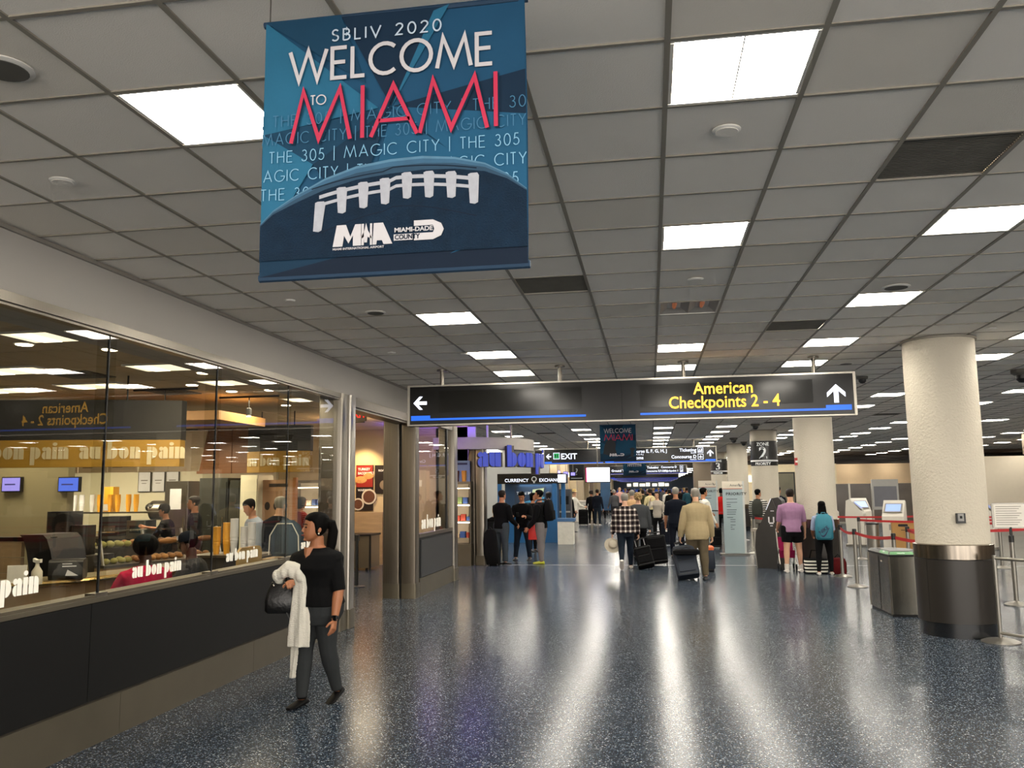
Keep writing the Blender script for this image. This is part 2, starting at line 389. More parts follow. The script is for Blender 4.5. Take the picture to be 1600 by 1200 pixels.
# round ceiling devices
def disc(px, py, r, lab, dark=False, drop=.012, name='ceiling_speaker', cat='ceiling speaker'):
    p = atz(px, py, CEIL); o = thing(name, lab, cat, (p.x, p.y, CEIL - .006), group='round ceiling devices')
    MB().lathe([(r, 0), (r, -drop * .4), (r * .86, -drop)], n=24).build('rim', M_WHITE, o, True)
    MB().lathe([(r * .82, -drop), (r * .8, -drop - .002)], n=24).build('cover', M_VENT if dark else M_TILE, o, True)
disc(5, 104, .12, 'large dark round speaker grille at the picture corner', True)
disc(98, 281, .07, 'round white cover plate in the tile above the shop fascia')
disc(453, 468, .05, 'small round downlight cover under the banner corner')
disc(587, 487, .10, 'round grey speaker grille beside the third bakery side light', True)
disc(1135, 201, .07, 'round cover plate below the big central light')
disc(1087, 435, .07, 'round cover plate before the unlit fixture')
disc(727, 552, .06, 'small round cover above the black overhead sign')
disc(612, 550, .05, 'tiny round plate nearest the wall corner above the doorway')
disc(1400, 447, .12, 'shallow round speaker beside the lit panels near the column', True)
disc(1322, 567, .10, 'faint round speaker right above the black overhead sign end', True)
disc(1548, 512, .06, 'small round plate above the thick column top')
def dome(px, py, lab, s=1.):
    p = atz(px, py, CEIL); o = thing('security_camera', lab, 'camera', (p.x, p.y, CEIL - .006), group='ceiling cameras')
    MB().lathe([(.09 * s, 0), (.09 * s, -.03 * s), (.06 * s, -.05 * s)], n=20).build('mount', M_VENT, o, True)
    MB().lathe([(.06 * s, -.05 * s), (.058 * s, -.08 * s), (.03 * s, -.11 * s), (.006, -.115 * s)], n=20).build('lens_dome', M_BLACK, o, True)
dome(1347, 588, 'small ceiling camera beside the end of the black overhead sign')
dome(1597, 577, 'black dome camera right of the thick column', 1.8)
dome(1146, 684, 'black dome camera beside the lights before the zone two column', 1.6)
dome(1180, 662, 'small ceiling camera under the bottom edge of the overhead sign', 1.4)
dome(1162, 690, 'small ceiling camera touching the zone two column top', 1.4)

# ------------------------------------------------------------------ shell walls
def wallbox(name, a, m, parent=None): return struct(MB().box(*a).build(name, m, parent))
wallbox('wall_left', (-4.7, -4.13, -6, 16.75, 3.035, CEIL + .1), M_FASCIA)
wallbox('trim_2', (-4.13, -4.105, -6, 16.75, CEIL - .035, CEIL - .007), mat('edge_angle', '#8f8a82', .5, 0, .1))
wallbox('wall_right', (23.6, 24, -6, 70, 0, CEIL + .3), M_ASPH)
wallbox('wall_back_white', (-12, -4.4, 37, 37.2, 0, CEIL), mat('white_wall', '#d8d8d4', .7, 0, .02))
wallbox('wall_bay_side', (-12.2, -12, 20.4, 37, 0, CEIL), mat('white_wall', '#d8d8d4'))
# brown bulkhead and lower ceiling beyond the hall
M_TAUPE = mat('taupe_panel', '#6d6152', .6, 0, .08, 1.)
wallbox('wall_bulkhead', (-10, 24, 58.6, 59, 3.12, CEIL + .1), M_TAUPE)
wallbox('ceiling_far', (-10, 24, 59, 112, 3.12, 3.3), mat('far_ceiling', '#5a5045', .8))
wallbox('wall_far_end', (-10, 24, 111, 112, 0, 3.3), mat('far_end_wall', '#4a5560', .7))
wallbox('wall_far_right', (5.6, 24, 57.6, 57.9, 0, CEIL), mat('peach_wall', '#d8bd98', .8, 0, .04))
wallbox('wall_taupe_pier', (2.6, 3.9, 52.5, 53.5, 0, CEIL), M_TAUPE)
wallbox('wall_side_bulkhead', (13.0, 24, 32, 32.4, 2.78, CEIL), M_TAUPE)
wallbox('wall_counter_back', (12.4, 24, 38, 38.2, 0, 2.9), mat('cream_wall', '#cfc4b0', .7, 0, .04))
# exposed ducts below the far right ceiling
for k in range(4):
    mb = MB().tube([(5.7, 48 + 2.4 * k, 3.3 - .03 * k), (23, 48 + 2.4 * k, 3.3 - .03 * k)], .09 + .03 * (k % 2), 8)
    tag(mb.build('ceiling_pipe', mat('pipe_dark', '#3a3430', .5), None, True), 'dark overhead pipe run %s beyond the kiosks' % ['nearest', 'second', 'third', 'furthest'][k], 'pipe', 'overhead pipes beyond the kiosks')

# ------------------------------------------------------------------ columns
M_BAND = mat('reflection_streak_steel', '#8d857a', .22, 1., .75, 2.6, 0, stretch=(7, 7, .25))  # vertical streaks in the colour imitate reflections on the steel
def column(x, y, lab, zone=None, priority='PRIORITY'):
    o = thing('column', lab, 'column', (x, y, 0), group='round white columns')
    MB().lathe([(.405, 1.0), (.405, CEIL - .03)], n=48).build('shaft', M_PLASTER, o, True)
    MB().lathe([(.43, CEIL - .03), (.43, CEIL - .008)], n=40).build('collar', M_TBAR, o, True)
    MB().lathe([(.428, .88), (.436, .89), (.436, 1.05), (.41, 1.06)], n=48).build('steel_band', M_BAND, o, True)
    MB().lathe([(.43, .165), (.43, .88)], n=48).build('cladding', M_CLAD, o, True)
    b = MB()
    for a in (-60, 60, 180):
        t = math.radians(a); b.box(-.002, .002, -.4325, -.42, .17, .88, Matrix.Rotation(t, 4, 'Z'))
    b.build('panel_joint', M_BLACK, o)
    MB().lathe([(.41, 0), (.41, .165)], n=48).build('plinth', mat('black_plinth', '#15171a', .25, 0, .3, 60), o, True)
    if zone:
        wr = .412
        def arc_panel(z0, z1, m, nm, r=wr):
            b = MB(); n = 28; rr = []
            for k in range(n + 1):
                t = math.radians(-90 - 88 + 176 * k / n); rr.append((r * math.cos(t), r * math.sin(t)))
            for k in range(n):
                a, c = rr[k], rr[k + 1]; b.quad((*a, z0), (*c, z0), (*c, z1), (*a, z1))
            return b.build(nm, m, o, True)
        zb = mat('zone_wrap_black', '#161616', .25)
        arc_panel(2.58, 3.17, zb, 'zone_wrap'); arc_panel(2.53, 2.58, M_PRINTW, 'white_stripe'); arc_panel(2.40, 2.53, zb, 'priority_wrap')
        def bent(s, size, z, x0, bold):
            t = text('lettering', s, size, Matrix(((1, 0, 0, x0), (0, 1, 0, 0), (0, 0, 1, 0), (0, 0, 0, 1))), mat('zone_print', '#e6e6e2', .5, 0, 0, emit=.25), o, 'CENTER', bold)
            for v in t.data.vertices:
                a = v.co.x / (wr + .004) - PI / 2; r = wr + .004
                v.co = Vector((r * math.cos(a), r * math.sin(a), z + v.co.y))
        bent('ZONE', .14, 3.02, -.08, .005); bent(zone, .50, 2.63, -.08, .02); bent(priority, .115, 2.425, -.10, .015)
    return o
CX = 3.55
c1 = column(CX, 11.0, 'thick white round column with grey base nearest the viewpoint')
c2 = column(CX - .05, 19.1, 'white round column behind the person in the lilac shirt')
c3 = column(CX, 27.6, 'white column wearing the black zone 2 wrap', '2')
c4 = column(CX, 35.9, 'plain white column standing beyond the zone 2 column')
c5 = column(CX - .1, 44.2, 'distant white column with the black zone 3 wrap', '3', 'PREMIUM')
d = Vector((.0, -.405, 0)); a = math.radians(2)
o = thing('wall_control', 'small grey and black control box fixed to the thick column', 'switch box', (CX + .405 * math.sin(math.radians(-4)), 11 - .405 * math.cos(math.radians(-4)), 1.36), math.radians(-4))
MB().rbox(-.05, .05, -.045, .0, -.055, .06, .008).build('housing', M_BLACK, o); MB().rbox(-.035, .028, -.05, -.044, -.03, .055, .006).build('face_plate', mat('grey_plate', '#8e8c88', .5), o)
MB().box(-.015, .01, -.054, -.049, .0, .03).build('button', M_PANEL, o)
o = thing('fire_alarm', 'small red alarm pull mounted on the column behind the lilac shirt', 'alarm', (CX - .05 - .39, 19.1 - .13, 2.28))
MB().rbox(-.04, .03, -.03, .03, -.08, .08, .01).build('housing', mat('alarm_red', '#a31f1a', .4), o); MB().box(-.03, .02, -.036, -.028, -.02, .02).build('handle', M_WHITE, o)

# ------------------------------------------------------------------ shop front on the left
XG = -4.0
win = struct(MB().box(XG - .07, XG + .05, -6, 10.46, 2.965, 3.03).box(XG - .05, XG + .03, -6, 10.46, 2.945, 2.967).build('window_1', M_STEEL))
joints = [-1.0, .9, 2.5, 4.12, 5.72, 7.34, 8.94, 10.46]
for k in range(len(joints) - 1):
    MB().box(XG - .006, XG + .006, joints[k] + .006, joints[k + 1] - .006, 1.02, 2.955).build('glass_pane', M_GLASS, win)
    if k: MB().box(XG - .008, XG + .008, joints[k] - .006, joints[k] + .006, 1.02, 2.955).build('joint_seal', M_BLACK, win)
    if k: MB().box(XG - .17, XG - .01, joints[k] + .10, joints[k] + .108, 1.02, 2.955).build('glass_fin', M_GLASS, win)
    if k: MB().box(XG - .05, XG + .035, joints[k] - .07, joints[k] + .07, 1.0, 1.045).build('joint_clamp', M_STEEL, win)
MB().box(XG - .22, XG + .05, -6, 10.46, .985, 1.015).box(XG + .012, XG + .03, -6, 10.46, 1.015, 1.035).build('sill', M_KICK, win)
fat_m = mat('decal_white', '#e9e4d6', .6, 0, .02, emit=.12)
for y0, h in ((2.55, .11), (4.17, .11), (6.12, .083), (7.60, .078), (9.35, .073)):
    b = MB(); Tm = frame((XG + .009, y0, 1.12 if y0 < 6 else 1.105), (0, 1, 0), (0, 0, 1))
    fat('au bon pain', b, 0, 0, h, 0, .002, Tm); b.build('lettering', fat_m, win)
low = struct(MB().box(XG - .2, XG + .03, -6, 10.44, .3, .985).build('wall_left_low', M_PANEL))
for a, c in ((-6, -1), (-1, 2.2), (2.2, 5.6), (5.6, 9.0), (9.0, 10.43)): MB().box(XG + .03, XG + .045, a + .003, c - .003, .305, .98).build('panel', M_PANEL, low)
base = struct(MB().box(XG - .2, XG + .035, -6, 10.44, 0, .3).build('baseboard_left', M_BLACK))
for a, c in ((-6, 0), (0, 2.9), (2.9, 5.95), (5.95, 8.1), (8.1, 10.43)): MB().box(XG + .035, XG + .07, a + .002, c - .002, .0, .285).box(XG + .03, XG + .072, a + .002, c - .002, .285, .297).build('kick_plate', M_KICK, base)
# end post, doorway header, pilasters
def post(y0, y1, lab, x0=XG - .25, x1=XG + .07, z1=3.03, m=M_STEEL):
    o = thing('steel_post', lab, 'post', (XG, (y0 + y1) / 2, 0), group='brushed steel shopfront posts')
    b = MB().rbox(x0 - XG, x1 - XG, y0 - (y0 + y1) / 2, y1 - (y0 + y1) / 2, .0, z1, .02); b.build('casing', m, o, True)
    MB().rbox(x0 - XG - .0, x1 - XG + .012, y0 - (y0 + y1) / 2 - .006, y1 - (y0 + y1) / 2 + .006, 0, .24, .02).build('foot_casing', M_KICK, o, True)
    return o
post(10.46, 10.68, 'brushed steel end post beside the walking woman')
post(10.70, 10.90, 'brighter steel post at the doorway edge behind the woman', XG - .3, XG + .1, m=mat('bright_steel', '#a9a49b', .28, 1., .15, 3., stretch=(40, 40, 1)))
post(13.7, 13.95, 'bronze steel pilaster on the far side of the doorway', -4.42, -4.14, m=M_BRONZE)
post(13.7, 13.95, 'second bronze pilaster touching the short shop window', -4.10, -3.86, m=M_BRONZE)
tag(MB().box(-4.135, -4.105, 13.75, 13.9, 0, 3.0).build('track_channel', M_BLACK), 'dark shutter track slot between the two bronze pilasters', 'track')
struct(MB().box(XG - .3, XG + .06, 10.9, 13.95, 2.90, 3.03).box(XG - .2, XG + .03, 10.95, 13.7, 2.87, 2.90).build('trim_3', M_BRONZE))
X2 = -3.9
w2 = struct(MB().box(X2 - .06, X2 + .04, 13.96, 16.4, 2.94, 3.03).box(X2 - .06, X2 + .04, 13.96, 16.4, .97, 1.03).build('window_2', M_STEEL))
MB().box(X2 - .006, X2 + .006, 13.96, 16.0, 1.03, 2.94).build('glass_pane', M_GLASS, w2); MB().box(X2 - .006, X2 + .006, 16.06, 16.4, 1.03, 2.94).build('glass_pane', M_GLASS, w2)
MB().box(X2 - .02, X2 + .02, 16.0, 16.06, 1.03, 2.94).build('mullion', M_BLACK, w2)
b = MB(); fat('au bon pain', b, 0, 0, .16, 0, .002, frame((X2 + .009, 14.2, 1.1), (0, 1, 0), (0, 0, 1))); b.build('lettering', fat_m, w2)
l2 = struct(MB().box(X2 - .2, X2 + .03, 13.96, 16.4, .3, .97).build('wall_left_low_2', M_PANEL))
MB().box(X2 + .03, X2 + .05, 14.05, 16.3, .31, .93).build('panel', mat('grey_laminate', '#2b2c2e', .45), l2)
struct(MB().box(X2 - .2, X2 + .05, 13.96, 16.45, 0, .3).build('baseboard_left_2', M_KICK))
post(16.42, 16.72, 'steel corner post where the bakery front ends', X2 - .25, X2 + .07)
# ------------------------------------------------------------------ people
def skin(n, c): return mat('skin_' + n, c, .55, 0, .06, 20)
SK = {'tan': skin('tan', '#a9714f'), 'light': skin('light', '#c99b7d'), 'brown': skin('brown', '#7a4a31'), 'dark': skin('dark', '#43291d'), 'deep': skin('deep', '#96603f')}
def cloth(n, c, rough=.9): return mat('cloth_' + n, c, rough, 0, .14, 9, .5, 14, spec=.12)
def remesh(mb, vox, smooth=2, name='m'):
    me = mb.mesh(name, [])
    o = bpy.data.objects.new('tmp', me); COL.objects.link(o)
    r = o.modifiers.new('r', 'REMESH'); r.mode = 'VOXEL'; r.voxel_size = vox; r.use_smooth_shade = True
    if smooth: s = o.modifiers.new('s', 'SMOOTH'); s.factor = .5; s.iterations = smooth
    dg = bpy.context.evaluated_depsgraph_get(); out = bpy.data.meshes.new_from_object(o.evaluated_get(dg))
    bpy.data.objects.remove(o); bpy.data.meshes.remove(me); out.name = name
    out.polygons.foreach_set('use_smooth', [True] * len(out.polygons)); return out
def ell(c, ax, ay, rx, ry, n=18, p=2.):
    out = []
    for k in range(n):
        t = 2 * PI * k / n; cx, sy = math.cos(t), math.sin(t)
        u = math.copysign(abs(cx) ** (2 / p), cx); w = math.copysign(abs(sy) ** (2 / p), sy)
        out.append(c + ax * (rx * u) + ay * (ry * w))
    return out
class Body:
    """Joint positions of a figure facing -Y, right hand at -X; angles in degrees."""
    def __init__(s, H=1.7, arms=((5, 8, 12, 0), (5, 8, 12, 0)), legs=((0, 0, 2), (0, 0, 2)), lean=2, head=(0, 0), build=1., sit=False, fem=False, hunch=0, hs=1.):
        R = math.radians; s.H = H; s.hs = hs; k = H; s.build = build; s.fem = fem
        hz = .525 * k
        A = []
        for i, (p, kn, ab) in enumerate(legs):
            sd = -1 if i == 0 else 1; hip = Vector((sd * .052 * k, 0, hz))
            d1 = Vector((sd * math.sin(R(ab)), -math.sin(R(p)), -math.cos(R(p)))).normalized()
            q = p - kn; d2 = Vector((sd * math.sin(R(ab * .6)), -math.sin(R(q)), -math.cos(R(q)))).normalized()
            knee = hip + d1 * .245 * k; ank = knee + d2 * .238 * k
            A.append([hip, knee, ank, q])
        low = min(a[2].z - .042 * k + (-.0 if abs(a[3]) < 15 else -.02 * k) for a in A)
        dz = -low; s.legs = []
        for a in A:
            for j in range(3): a[j] = a[j] + Vector((0, 0, dz))
            s.legs.append(a)
        s.pel = Vector((0, 0, hz + dz)); L = R(lean)
        s.up = Vector((0, -math.sin(L), math.cos(L))); s.fw = Vector((0, -math.cos(L), -math.sin(L))); s.x = Vector((1, 0, 0))
        s.chest = s.pel + s.up * .2 * k; s.neck = s.pel + s.up * .312 * k + s.fw * hunch * k
        s.arms = []
        sh_w = (.103 if fem else .112) * k
        for i, (p, ab, el, inn) in enumerate(arms):
            sd = -1 if i == 0 else 1; sh = s.pel + s.up * .240 * k + s.x * sd * sh_w * (.95 + .05 * build)
            d1 = Vector((sd * math.sin(R(ab)), -math.sin(R(p)) * math.cos(R(ab)), -math.cos(R(p)) * math.cos(R(ab))))
            q = p + el; d2 = Vector((sd * math.sin(R(ab * .5)) - sd * math.sin(R(inn)), -math.sin(R(q)), -math.cos(R(q)))).normalized()
            e = sh + d1 * .172 * k; w = e + d2 * .148 * k
            s.arms.append([sh, e, w, d2])
        hy, hp = R(head[0]), R(head[1])
        Rm = Matrix.Rotation(hy, 3, 'Z') @ Matrix.Rotation(-hp, 3, 'X')
        s.hc = s.neck + (s.up * .6 + Vector((0, 0, .4))) * .082 * k * (.4 + .6 * hs) + s.fw * .012 * k; s.HR = Rm
    def torso_rings(s, off=0., z0=-.09, z1=.3, flare=0., belly=0.):
        k = s.H; b = s.build; f = s.fem
        prof = [(-.10, .074, .062), (-.05, .096, .072), (0., .101 if f else .095, .073), (.05, .090, .066), (.10, .080 if f else .084, .062), (.15, .088 if f else .092, .067), (.20, .098 if f else .104, .070), (.245, .101 if f else .110, .064), (.268, .094 if f else .104, .056), (.285, .070 if f else .078, .047), (.299, .048, .040), (.312, .036, .034)]
        out = []
        for h, rx, ry in prof:
            if h < z0 - 1e-6 or h > z1 + 1e-6: continue
            fl = flare * max(0, (.1 - h) / .2) * k; bl = belly * k * math.exp(-((h - .07) / .07) ** 2)
            bust = .014 * k * math.exp(-((h - .2) / .035) ** 2) if f else 0
            c = s.pel + s.up * h * k + s.fw * (bl * .5 + bust * .6)
            if h > .28: b = 1 + (s.build - 1) * (.5 if h < .29 else .2)
            else: b = s.build
            out.append(ell(c, s.x, s.fw * -1, rx * k * b + off + fl, ry * k * b + off + fl * .8 + bl * .5 + bust * .5, 20, 2.3))
        return out
    def arm_tube(s, mb, i, off=0., to=1., tm=1., hand=True):
        k = s.H; b = .55 + .45 * s.build; sh, e, w, d = s.arms[i]
        pts = [sh - s.x * (.06 * k * (-1 if i == 0 else 1)) + s.up * .022 * k, sh, sh.lerp(e, .35), sh.lerp(e, .75), e, e.lerp(w, .3), e.lerp(w, .7), w]
        rr = [.018, .0315, .0315, .027, .0245, .0245, .019, .0155]
        n = len(pts)
        if to < 1: # sleeve end as a share of the arm
            keep = max(3, int(round(to * (n - 1))) + 1); pts, rr = pts[:keep], rr[:keep]
        mb.tube(pts, [r * k * b * tm + off for r in rr], 12)
    def leg_tube(s, mb, i, off=0., to=1., tm=1., cuff=None):
        k = s.H; b = .5 + .5 * s.build; hp, kn, an, q = s.legs[i]
        pts = [hp + s.up * .03 * k, hp, hp.lerp(kn, .3), hp.lerp(kn, .7), kn, kn.lerp(an, .28), kn.lerp(an, .62), an]
        rr = [.048, .054, .051, .040, .033, .034, .026, .021]
        if to < 1: keep = max(3, int(round(to * 7)) + 1); pts, rr = pts[:keep], rr[:keep]
        rr = [r * k * b * tm + off for r in rr]
        if cuff:
            for j in range(4, len(rr)): rr[j] = max(rr[j], cuff)
        mb.tube(pts, rr, 14)
    def hand(s, mb, i, curl=35, fine=False):
        k = s.H; sh, e, w, d = s.arms[i]; sd = -1 if i == 0 else 1
        side = Vector((0, -1, 0)); side = (side - d * side.dot(d)).normalized()      # thumb side points forward
        nrm = d.cross(side).normalized() * (1 if i == 0 else -1)                      # palm normal, towards the body
        if nrm.x * -sd < 0 and abs(nrm.x) > .3: nrm = -nrm
        c0 = w + d * .004 * k; c1 = w + d * .052 * k
        mb.loft([ell(w - d * .01 * k, side, nrm, .0155 * k, .013 * k, 10), ell(c0 + d * .012 * k, side, nrm, .021 * k, .012 * k, 10), ell(c1, side, nrm, .025 * k, .010 * k, 10)])
        for j, (o, ln) in enumerate(((.018, .042), (.006, .047), (-.006, .044), (-.018, .034))):
            p = c1 - d * .006 * k + side * o * k; cu = math.radians(curl + 6 * j); L1 = ln * k * .42; q = [p]; dd = d
            for seg in range(3):
                a = cu * (.6 + .5 * seg); dd = (d * math.cos(a) + nrm * math.sin(a)).normalized()
                p = p + dd * L1 * (1, .75, .6)[seg]; q.append(p)
            mb.tube(q, [r * k for r in (.0062, .0058, .0052, .0042)], 7)
        p = c0 + d * .012 * k + side * .018 * k; t1 = (side * .75 + d * .6 + nrm * .3).normalized(); t2 = (side * .3 + d * .85 + nrm * .5).normalized()
        mb.tube([p, p + t1 * .020 * k, p + t1 * .020 * k + t2 * .024 * k], [.0078 * k, .0070 * k, .0052 * k], 7)
        return c1 + nrm * .02 * k, d
    def head_mesh(s, mb):
        k = s.H / 1.7 * s.hs; R = s.HR; c = s.hc
        P = lambda x, y, z: c + R @ (Vector((x, y, z)) * k)
        prof = [(-.112, -.048, .020, .016), (-.102, -.045, .034, .034), (-.085, -.032, .050, .056), (-.060, -.018, .062, .076), (-.03, -.008, .070, .086), (0, 0, .074, .092), (.03, .006, .077, .096), (.06, .010, .074, .092), (.085, .010, .062, .078), (.103, .008, .042, .052), (.112, .008, .016, .02)]
        mb.loft([[P(rx * math.cos(2 * PI * t / 18), cy + ry * math.sin(2 * PI * t / 18), z + .012) for t in range(18)] for z, cy, rx, ry in prof])
        mb.loft([[P(w * math.cos(2 * PI * t / 8), y + .006 * math.sin(2 * PI * t / 8) - .004, z) for t in range(8)] for z, w, y in ((.022, .008, -.084), (.0, .011, -.096), (-.018, .016, -.106), (-.027, .013, -.094))])
        for sx in (-1, 1):
            mb.loft([[P(sx * (.072 + o), .012 + rr_ * math.cos(2 * PI * t / 8), -.005 + 1.6 * rr_ * math.sin(2 * PI * t / 8)) for t in range(8)] for o, rr_ in ((-.012, .012), (.006, .018), (.012, .012))])
            mb.ball(P(sx * .030, -.072, .028), .018 * k, .012 * k, .007 * k, 8, 5)     # brow ridges
        mb.ball(P(0, -.088, -.052), .020 * k, .012 * k, .009 * k, 8, 5); mb.ball(P(0, -.080, -.087), .018 * k, .014 * k, .012 * k, 8, 5)
        mb.tube([s.neck - s.up * .03 * s.H, s.neck, s.hc + R @ Vector((0, .022, -.055)) * k], [.040 * s.H * (.6 + .4 * s.build), .033 * s.H * (.6 + .4 * s.build), .032 * s.H], 14)
    def HP(s, x, y, z): return s.hc + s.HR @ (Vector((x, y, z)) * (s.H / 1.7 * s.hs))
def hair_mesh(B, style):
    mb = MB(); P = B.HP; k = B.H / 1.7 * B.hs
    prof = [(-.112, -.048, .020, .016), (-.085, -.032, .050, .056), (-.060, -.018, .062, .076), (-.03, -.008, .070, .086), (0, 0, .074, .092), (.03, .006, .077, .096), (.06, .010, .074, .092), (.085, .010, .062, .078), (.103, .008, .042, .052), (.112, .008, .012, .014)]
    def hr(z):
        z = max(-.11, min(.1119, z - .012))
        for p, q in zip(prof, prof[1:]):
            if p[0] <= z <= q[0]:
                t = (z - p[0]) / (q[0] - p[0]); return [p[i] + (q[i] - p[i]) * t for i in (1, 2, 3)]
        return prof[-1][1:]
    def cap(z0, off, back=.0, front=-.01, vol=1.):
        rings = []
        for j in range(10):
            t = math.sin(j / 9 * PI / 2); ring = []
            for q in range(24):
                th = 2 * PI * q / 24; f = -math.sin(th)      # +1 front, -1 back
                zb = .070 if f > .45 else (z0 if f < -.1 else z0 + (.070 - z0) * (f + .1) / .55)
                z = zb + (.1245 - zb) * t; cy, rx, ry = hr(z); o_ = off * (1 if j > 0 else .4)
                ring.append(P((rx + o_) * vol * math.cos(th), cy + back * (f < 0) + (ry + o_) * math.sin(th), z + off * t))
            rings.append(ring)
        mb.loft(rings)
    if style == 'bald': return None
    if style == 'short': cap(-.045, .008)
    elif style == 'fringe': cap(-.05, .006)
    elif style == 'bob': cap(-.09, .02, .008, vol=1.08); mb.ball(P(0, .045, -.03), .092 * k, .07 * k, .085 * k, 14, 9)
    elif style == 'curly':
        cap(-.06, .02)
        rnd = random.Random(3)
        for q in range(46):
            a = rnd.uniform(0, 2 * PI); z = rnd.uniform(-.06, .12); f = -math.sin(a)
            if f > .3 and z < .07: continue
            r = math.sqrt(max(.05, 1 - (z / .16) ** 2)); mb.ball(P(.09 * r * math.cos(a), .012 + .105 * r * math.sin(a), z + .01), .024 * k, n=8, m=5)
    elif style == 'afro':
        cap(-.05, .03); mb.ball(P(0, .025, .045), .125 * k, .13 * k, .115 * k, 16, 10)
    elif style in ('long', 'pony'):
        cap(-.06, .012)
        if style == 'long':
            mb.loft([[P(w * math.cos(2 * PI * t / 12), y + d * math.sin(2 * PI * t / 12), z) for t in range(12)] for z, w, d, y in ((.06, .075, .05, .05), (0, .092, .055, .055), (-.1, .10, .045, .06), (-.2, .105, .035, .075), (-.27, .085, .022, .085))])
        else:
            mb.ball(P(0, .1, .05), .03 * k, n=10, m=6)
            mb.tube([P(0, .09, .055), P(0, .135, .05), P(.0, .15, -.02), P(0, .14, -.12), P(0, .125, -.22), P(0, .115, -.27)], [.022 * k, .034 * k, .042 * k, .042 * k, .030 * k, .008], 12)
    return remesh(mb, .007, 2, 'hair')
def shoe(mb, B, i, heel=0., L=.155):
    k = B.H; hp, kn, an, q = B.legs[i]; R = math.radians
    pitch = R(max(-62, min(35, -q * .9))) if abs(q) > 12 else 0
    if q < -12: pitch = R(min(60, -q * 1.0)) * 1
    elif q > 12: pitch = -R(min(20, q * .7))
    else: pitch = 0
    T_ = Matrix.Translation(an) @ Matrix.Rotation(pitch, 4, 'X')
    z0 = -.042 * k
    prof = [(.040, .020, .030), (.028, .027, .036), (.0, .028, .036), (-.03, .027, .030), (-.065, .030, .022), (-.095, .026, .017), (-.115, .014, .012)]
    mb.loft([[T_ @ Vector((w * k * 1. * math.cos(t), y * k, z0 + h * k * .5 + h * k * .5 * math.sin(t))) for t in [2 * PI * j / 14 for j in range(14)]] for y, w, h in prof])
    return T_, z0
def dress(x, y, rz, label, B, top, trousers, hair, hairm, skinm, shoes, sleeve=1., long_hem=0., shorts=False, jacket=False, group=None, loose=.0, tloose=1.12, vox=.0105, belly=0., collar=None, hands=(35, 35), hem=-.05, cuff=None, open_front=None, extra=None, face=False, fine=False):
    o = thing('person', label, 'person', (x, y, 0), rz, group)
    mb = MB(); mb.loft(B.torso_rings(-.004, -.10, .312, 0, belly))
    for i in (0, 1):
        B.arm_tube(mb, i, -.001); B.leg_tube(mb, i, -.002); B.hand(mb, i, hands[i], fine)
        T_, z0 = None, None
    B.head_mesh(mb)
    fm = MB()
    for i in (0, 1):
        an = B.legs[i][2]; mb.tube([an + Vector((0, 0, .01)), an + Vector((0, -.004, -.02)) * 1.], [.020 * B.H, .019 * B.H], 10)
    link(remesh(mb, vox * (.85 if not fine else .6), 2, 'body'), 'body', o).data.materials.append(skinm)
    # upper garment
    mb = MB(); off = .010 + loose
    mb.loft(B.torso_rings(off, hem, .300, long_hem, belly))
    for i in (0, 1): B.arm_tube(mb, i, off * .75, sleeve, 1.08)
    c = B.pel + B.up * .300 * B.H
    me = remesh(mb, vox, 3, 'top'); me.materials.append(top); link(me, 'jacket' if jacket else 'shirt', o)
    if collar:
        mb = MB(); rr = []
        for h, r in ((.292, .047), (.318, .043), (.320, .038), (.296, .040)): rr.append(ell(B.pel + B.up * h * B.H, B.x, B.fw * -1, r * B.H, r * B.H * .95, 16))
        mb.loft(rr, caps=False); mb.build('collar', collar, o, True)
    mb = MB(); mb.loft(B.torso_rings(.004 + loose * .3, -.10, .055, 0, belly))
    for i in (0, 1): B.leg_tube(mb, i, .004, .45 if shorts else (.93 if not cuff else 1), tloose * (1.25 if shorts else 1), cuff)
    me = remesh(mb, vox, 2, 'trousers'); me.materials.append(trousers); link(me, 'shorts' if shorts else 'trousers', o)
    for i in (0, 1):
        mb = MB(); shoe(mb, B, i); me = mb.build('shoe', shoes, o, True)
    if hair != 'bald':
        hm = hair_mesh(B, hair); hm.materials.append(hairm); link(hm, 'hair', o)
    if face:
        e = MB(); 
        for sx in (-1, 1): e.ball(B.HP(sx * .031, -.0865, .012), .0115, .006, .0065, 10, 6)
        e.build('eyes', mat('eye_dark', '#1c120d', .25), o, True)
        e = MB()
        for sx in (-1, 1): e.tube([B.HP(sx * .014, -.093, .033), B.HP(sx * .032, -.092, .039), B.HP(sx * .05, -.078, .032)], [.003, .004, .002], 6)
        e.build('eyebrows', hairm, o, True)
        e = MB(); e.ball(B.HP(0, -.0985, -.052), .021, .006, .0075, 12, 6); e.build('lips', mat('lips', '#6f3328', .45), o, True)
    return o
def hand_world(o, B, i):
    bpy.context.view_layer.update()
    w = B.arms[i][2] + B.arms[i][3] * .05 * B.H
    return o.matrix_world @ w
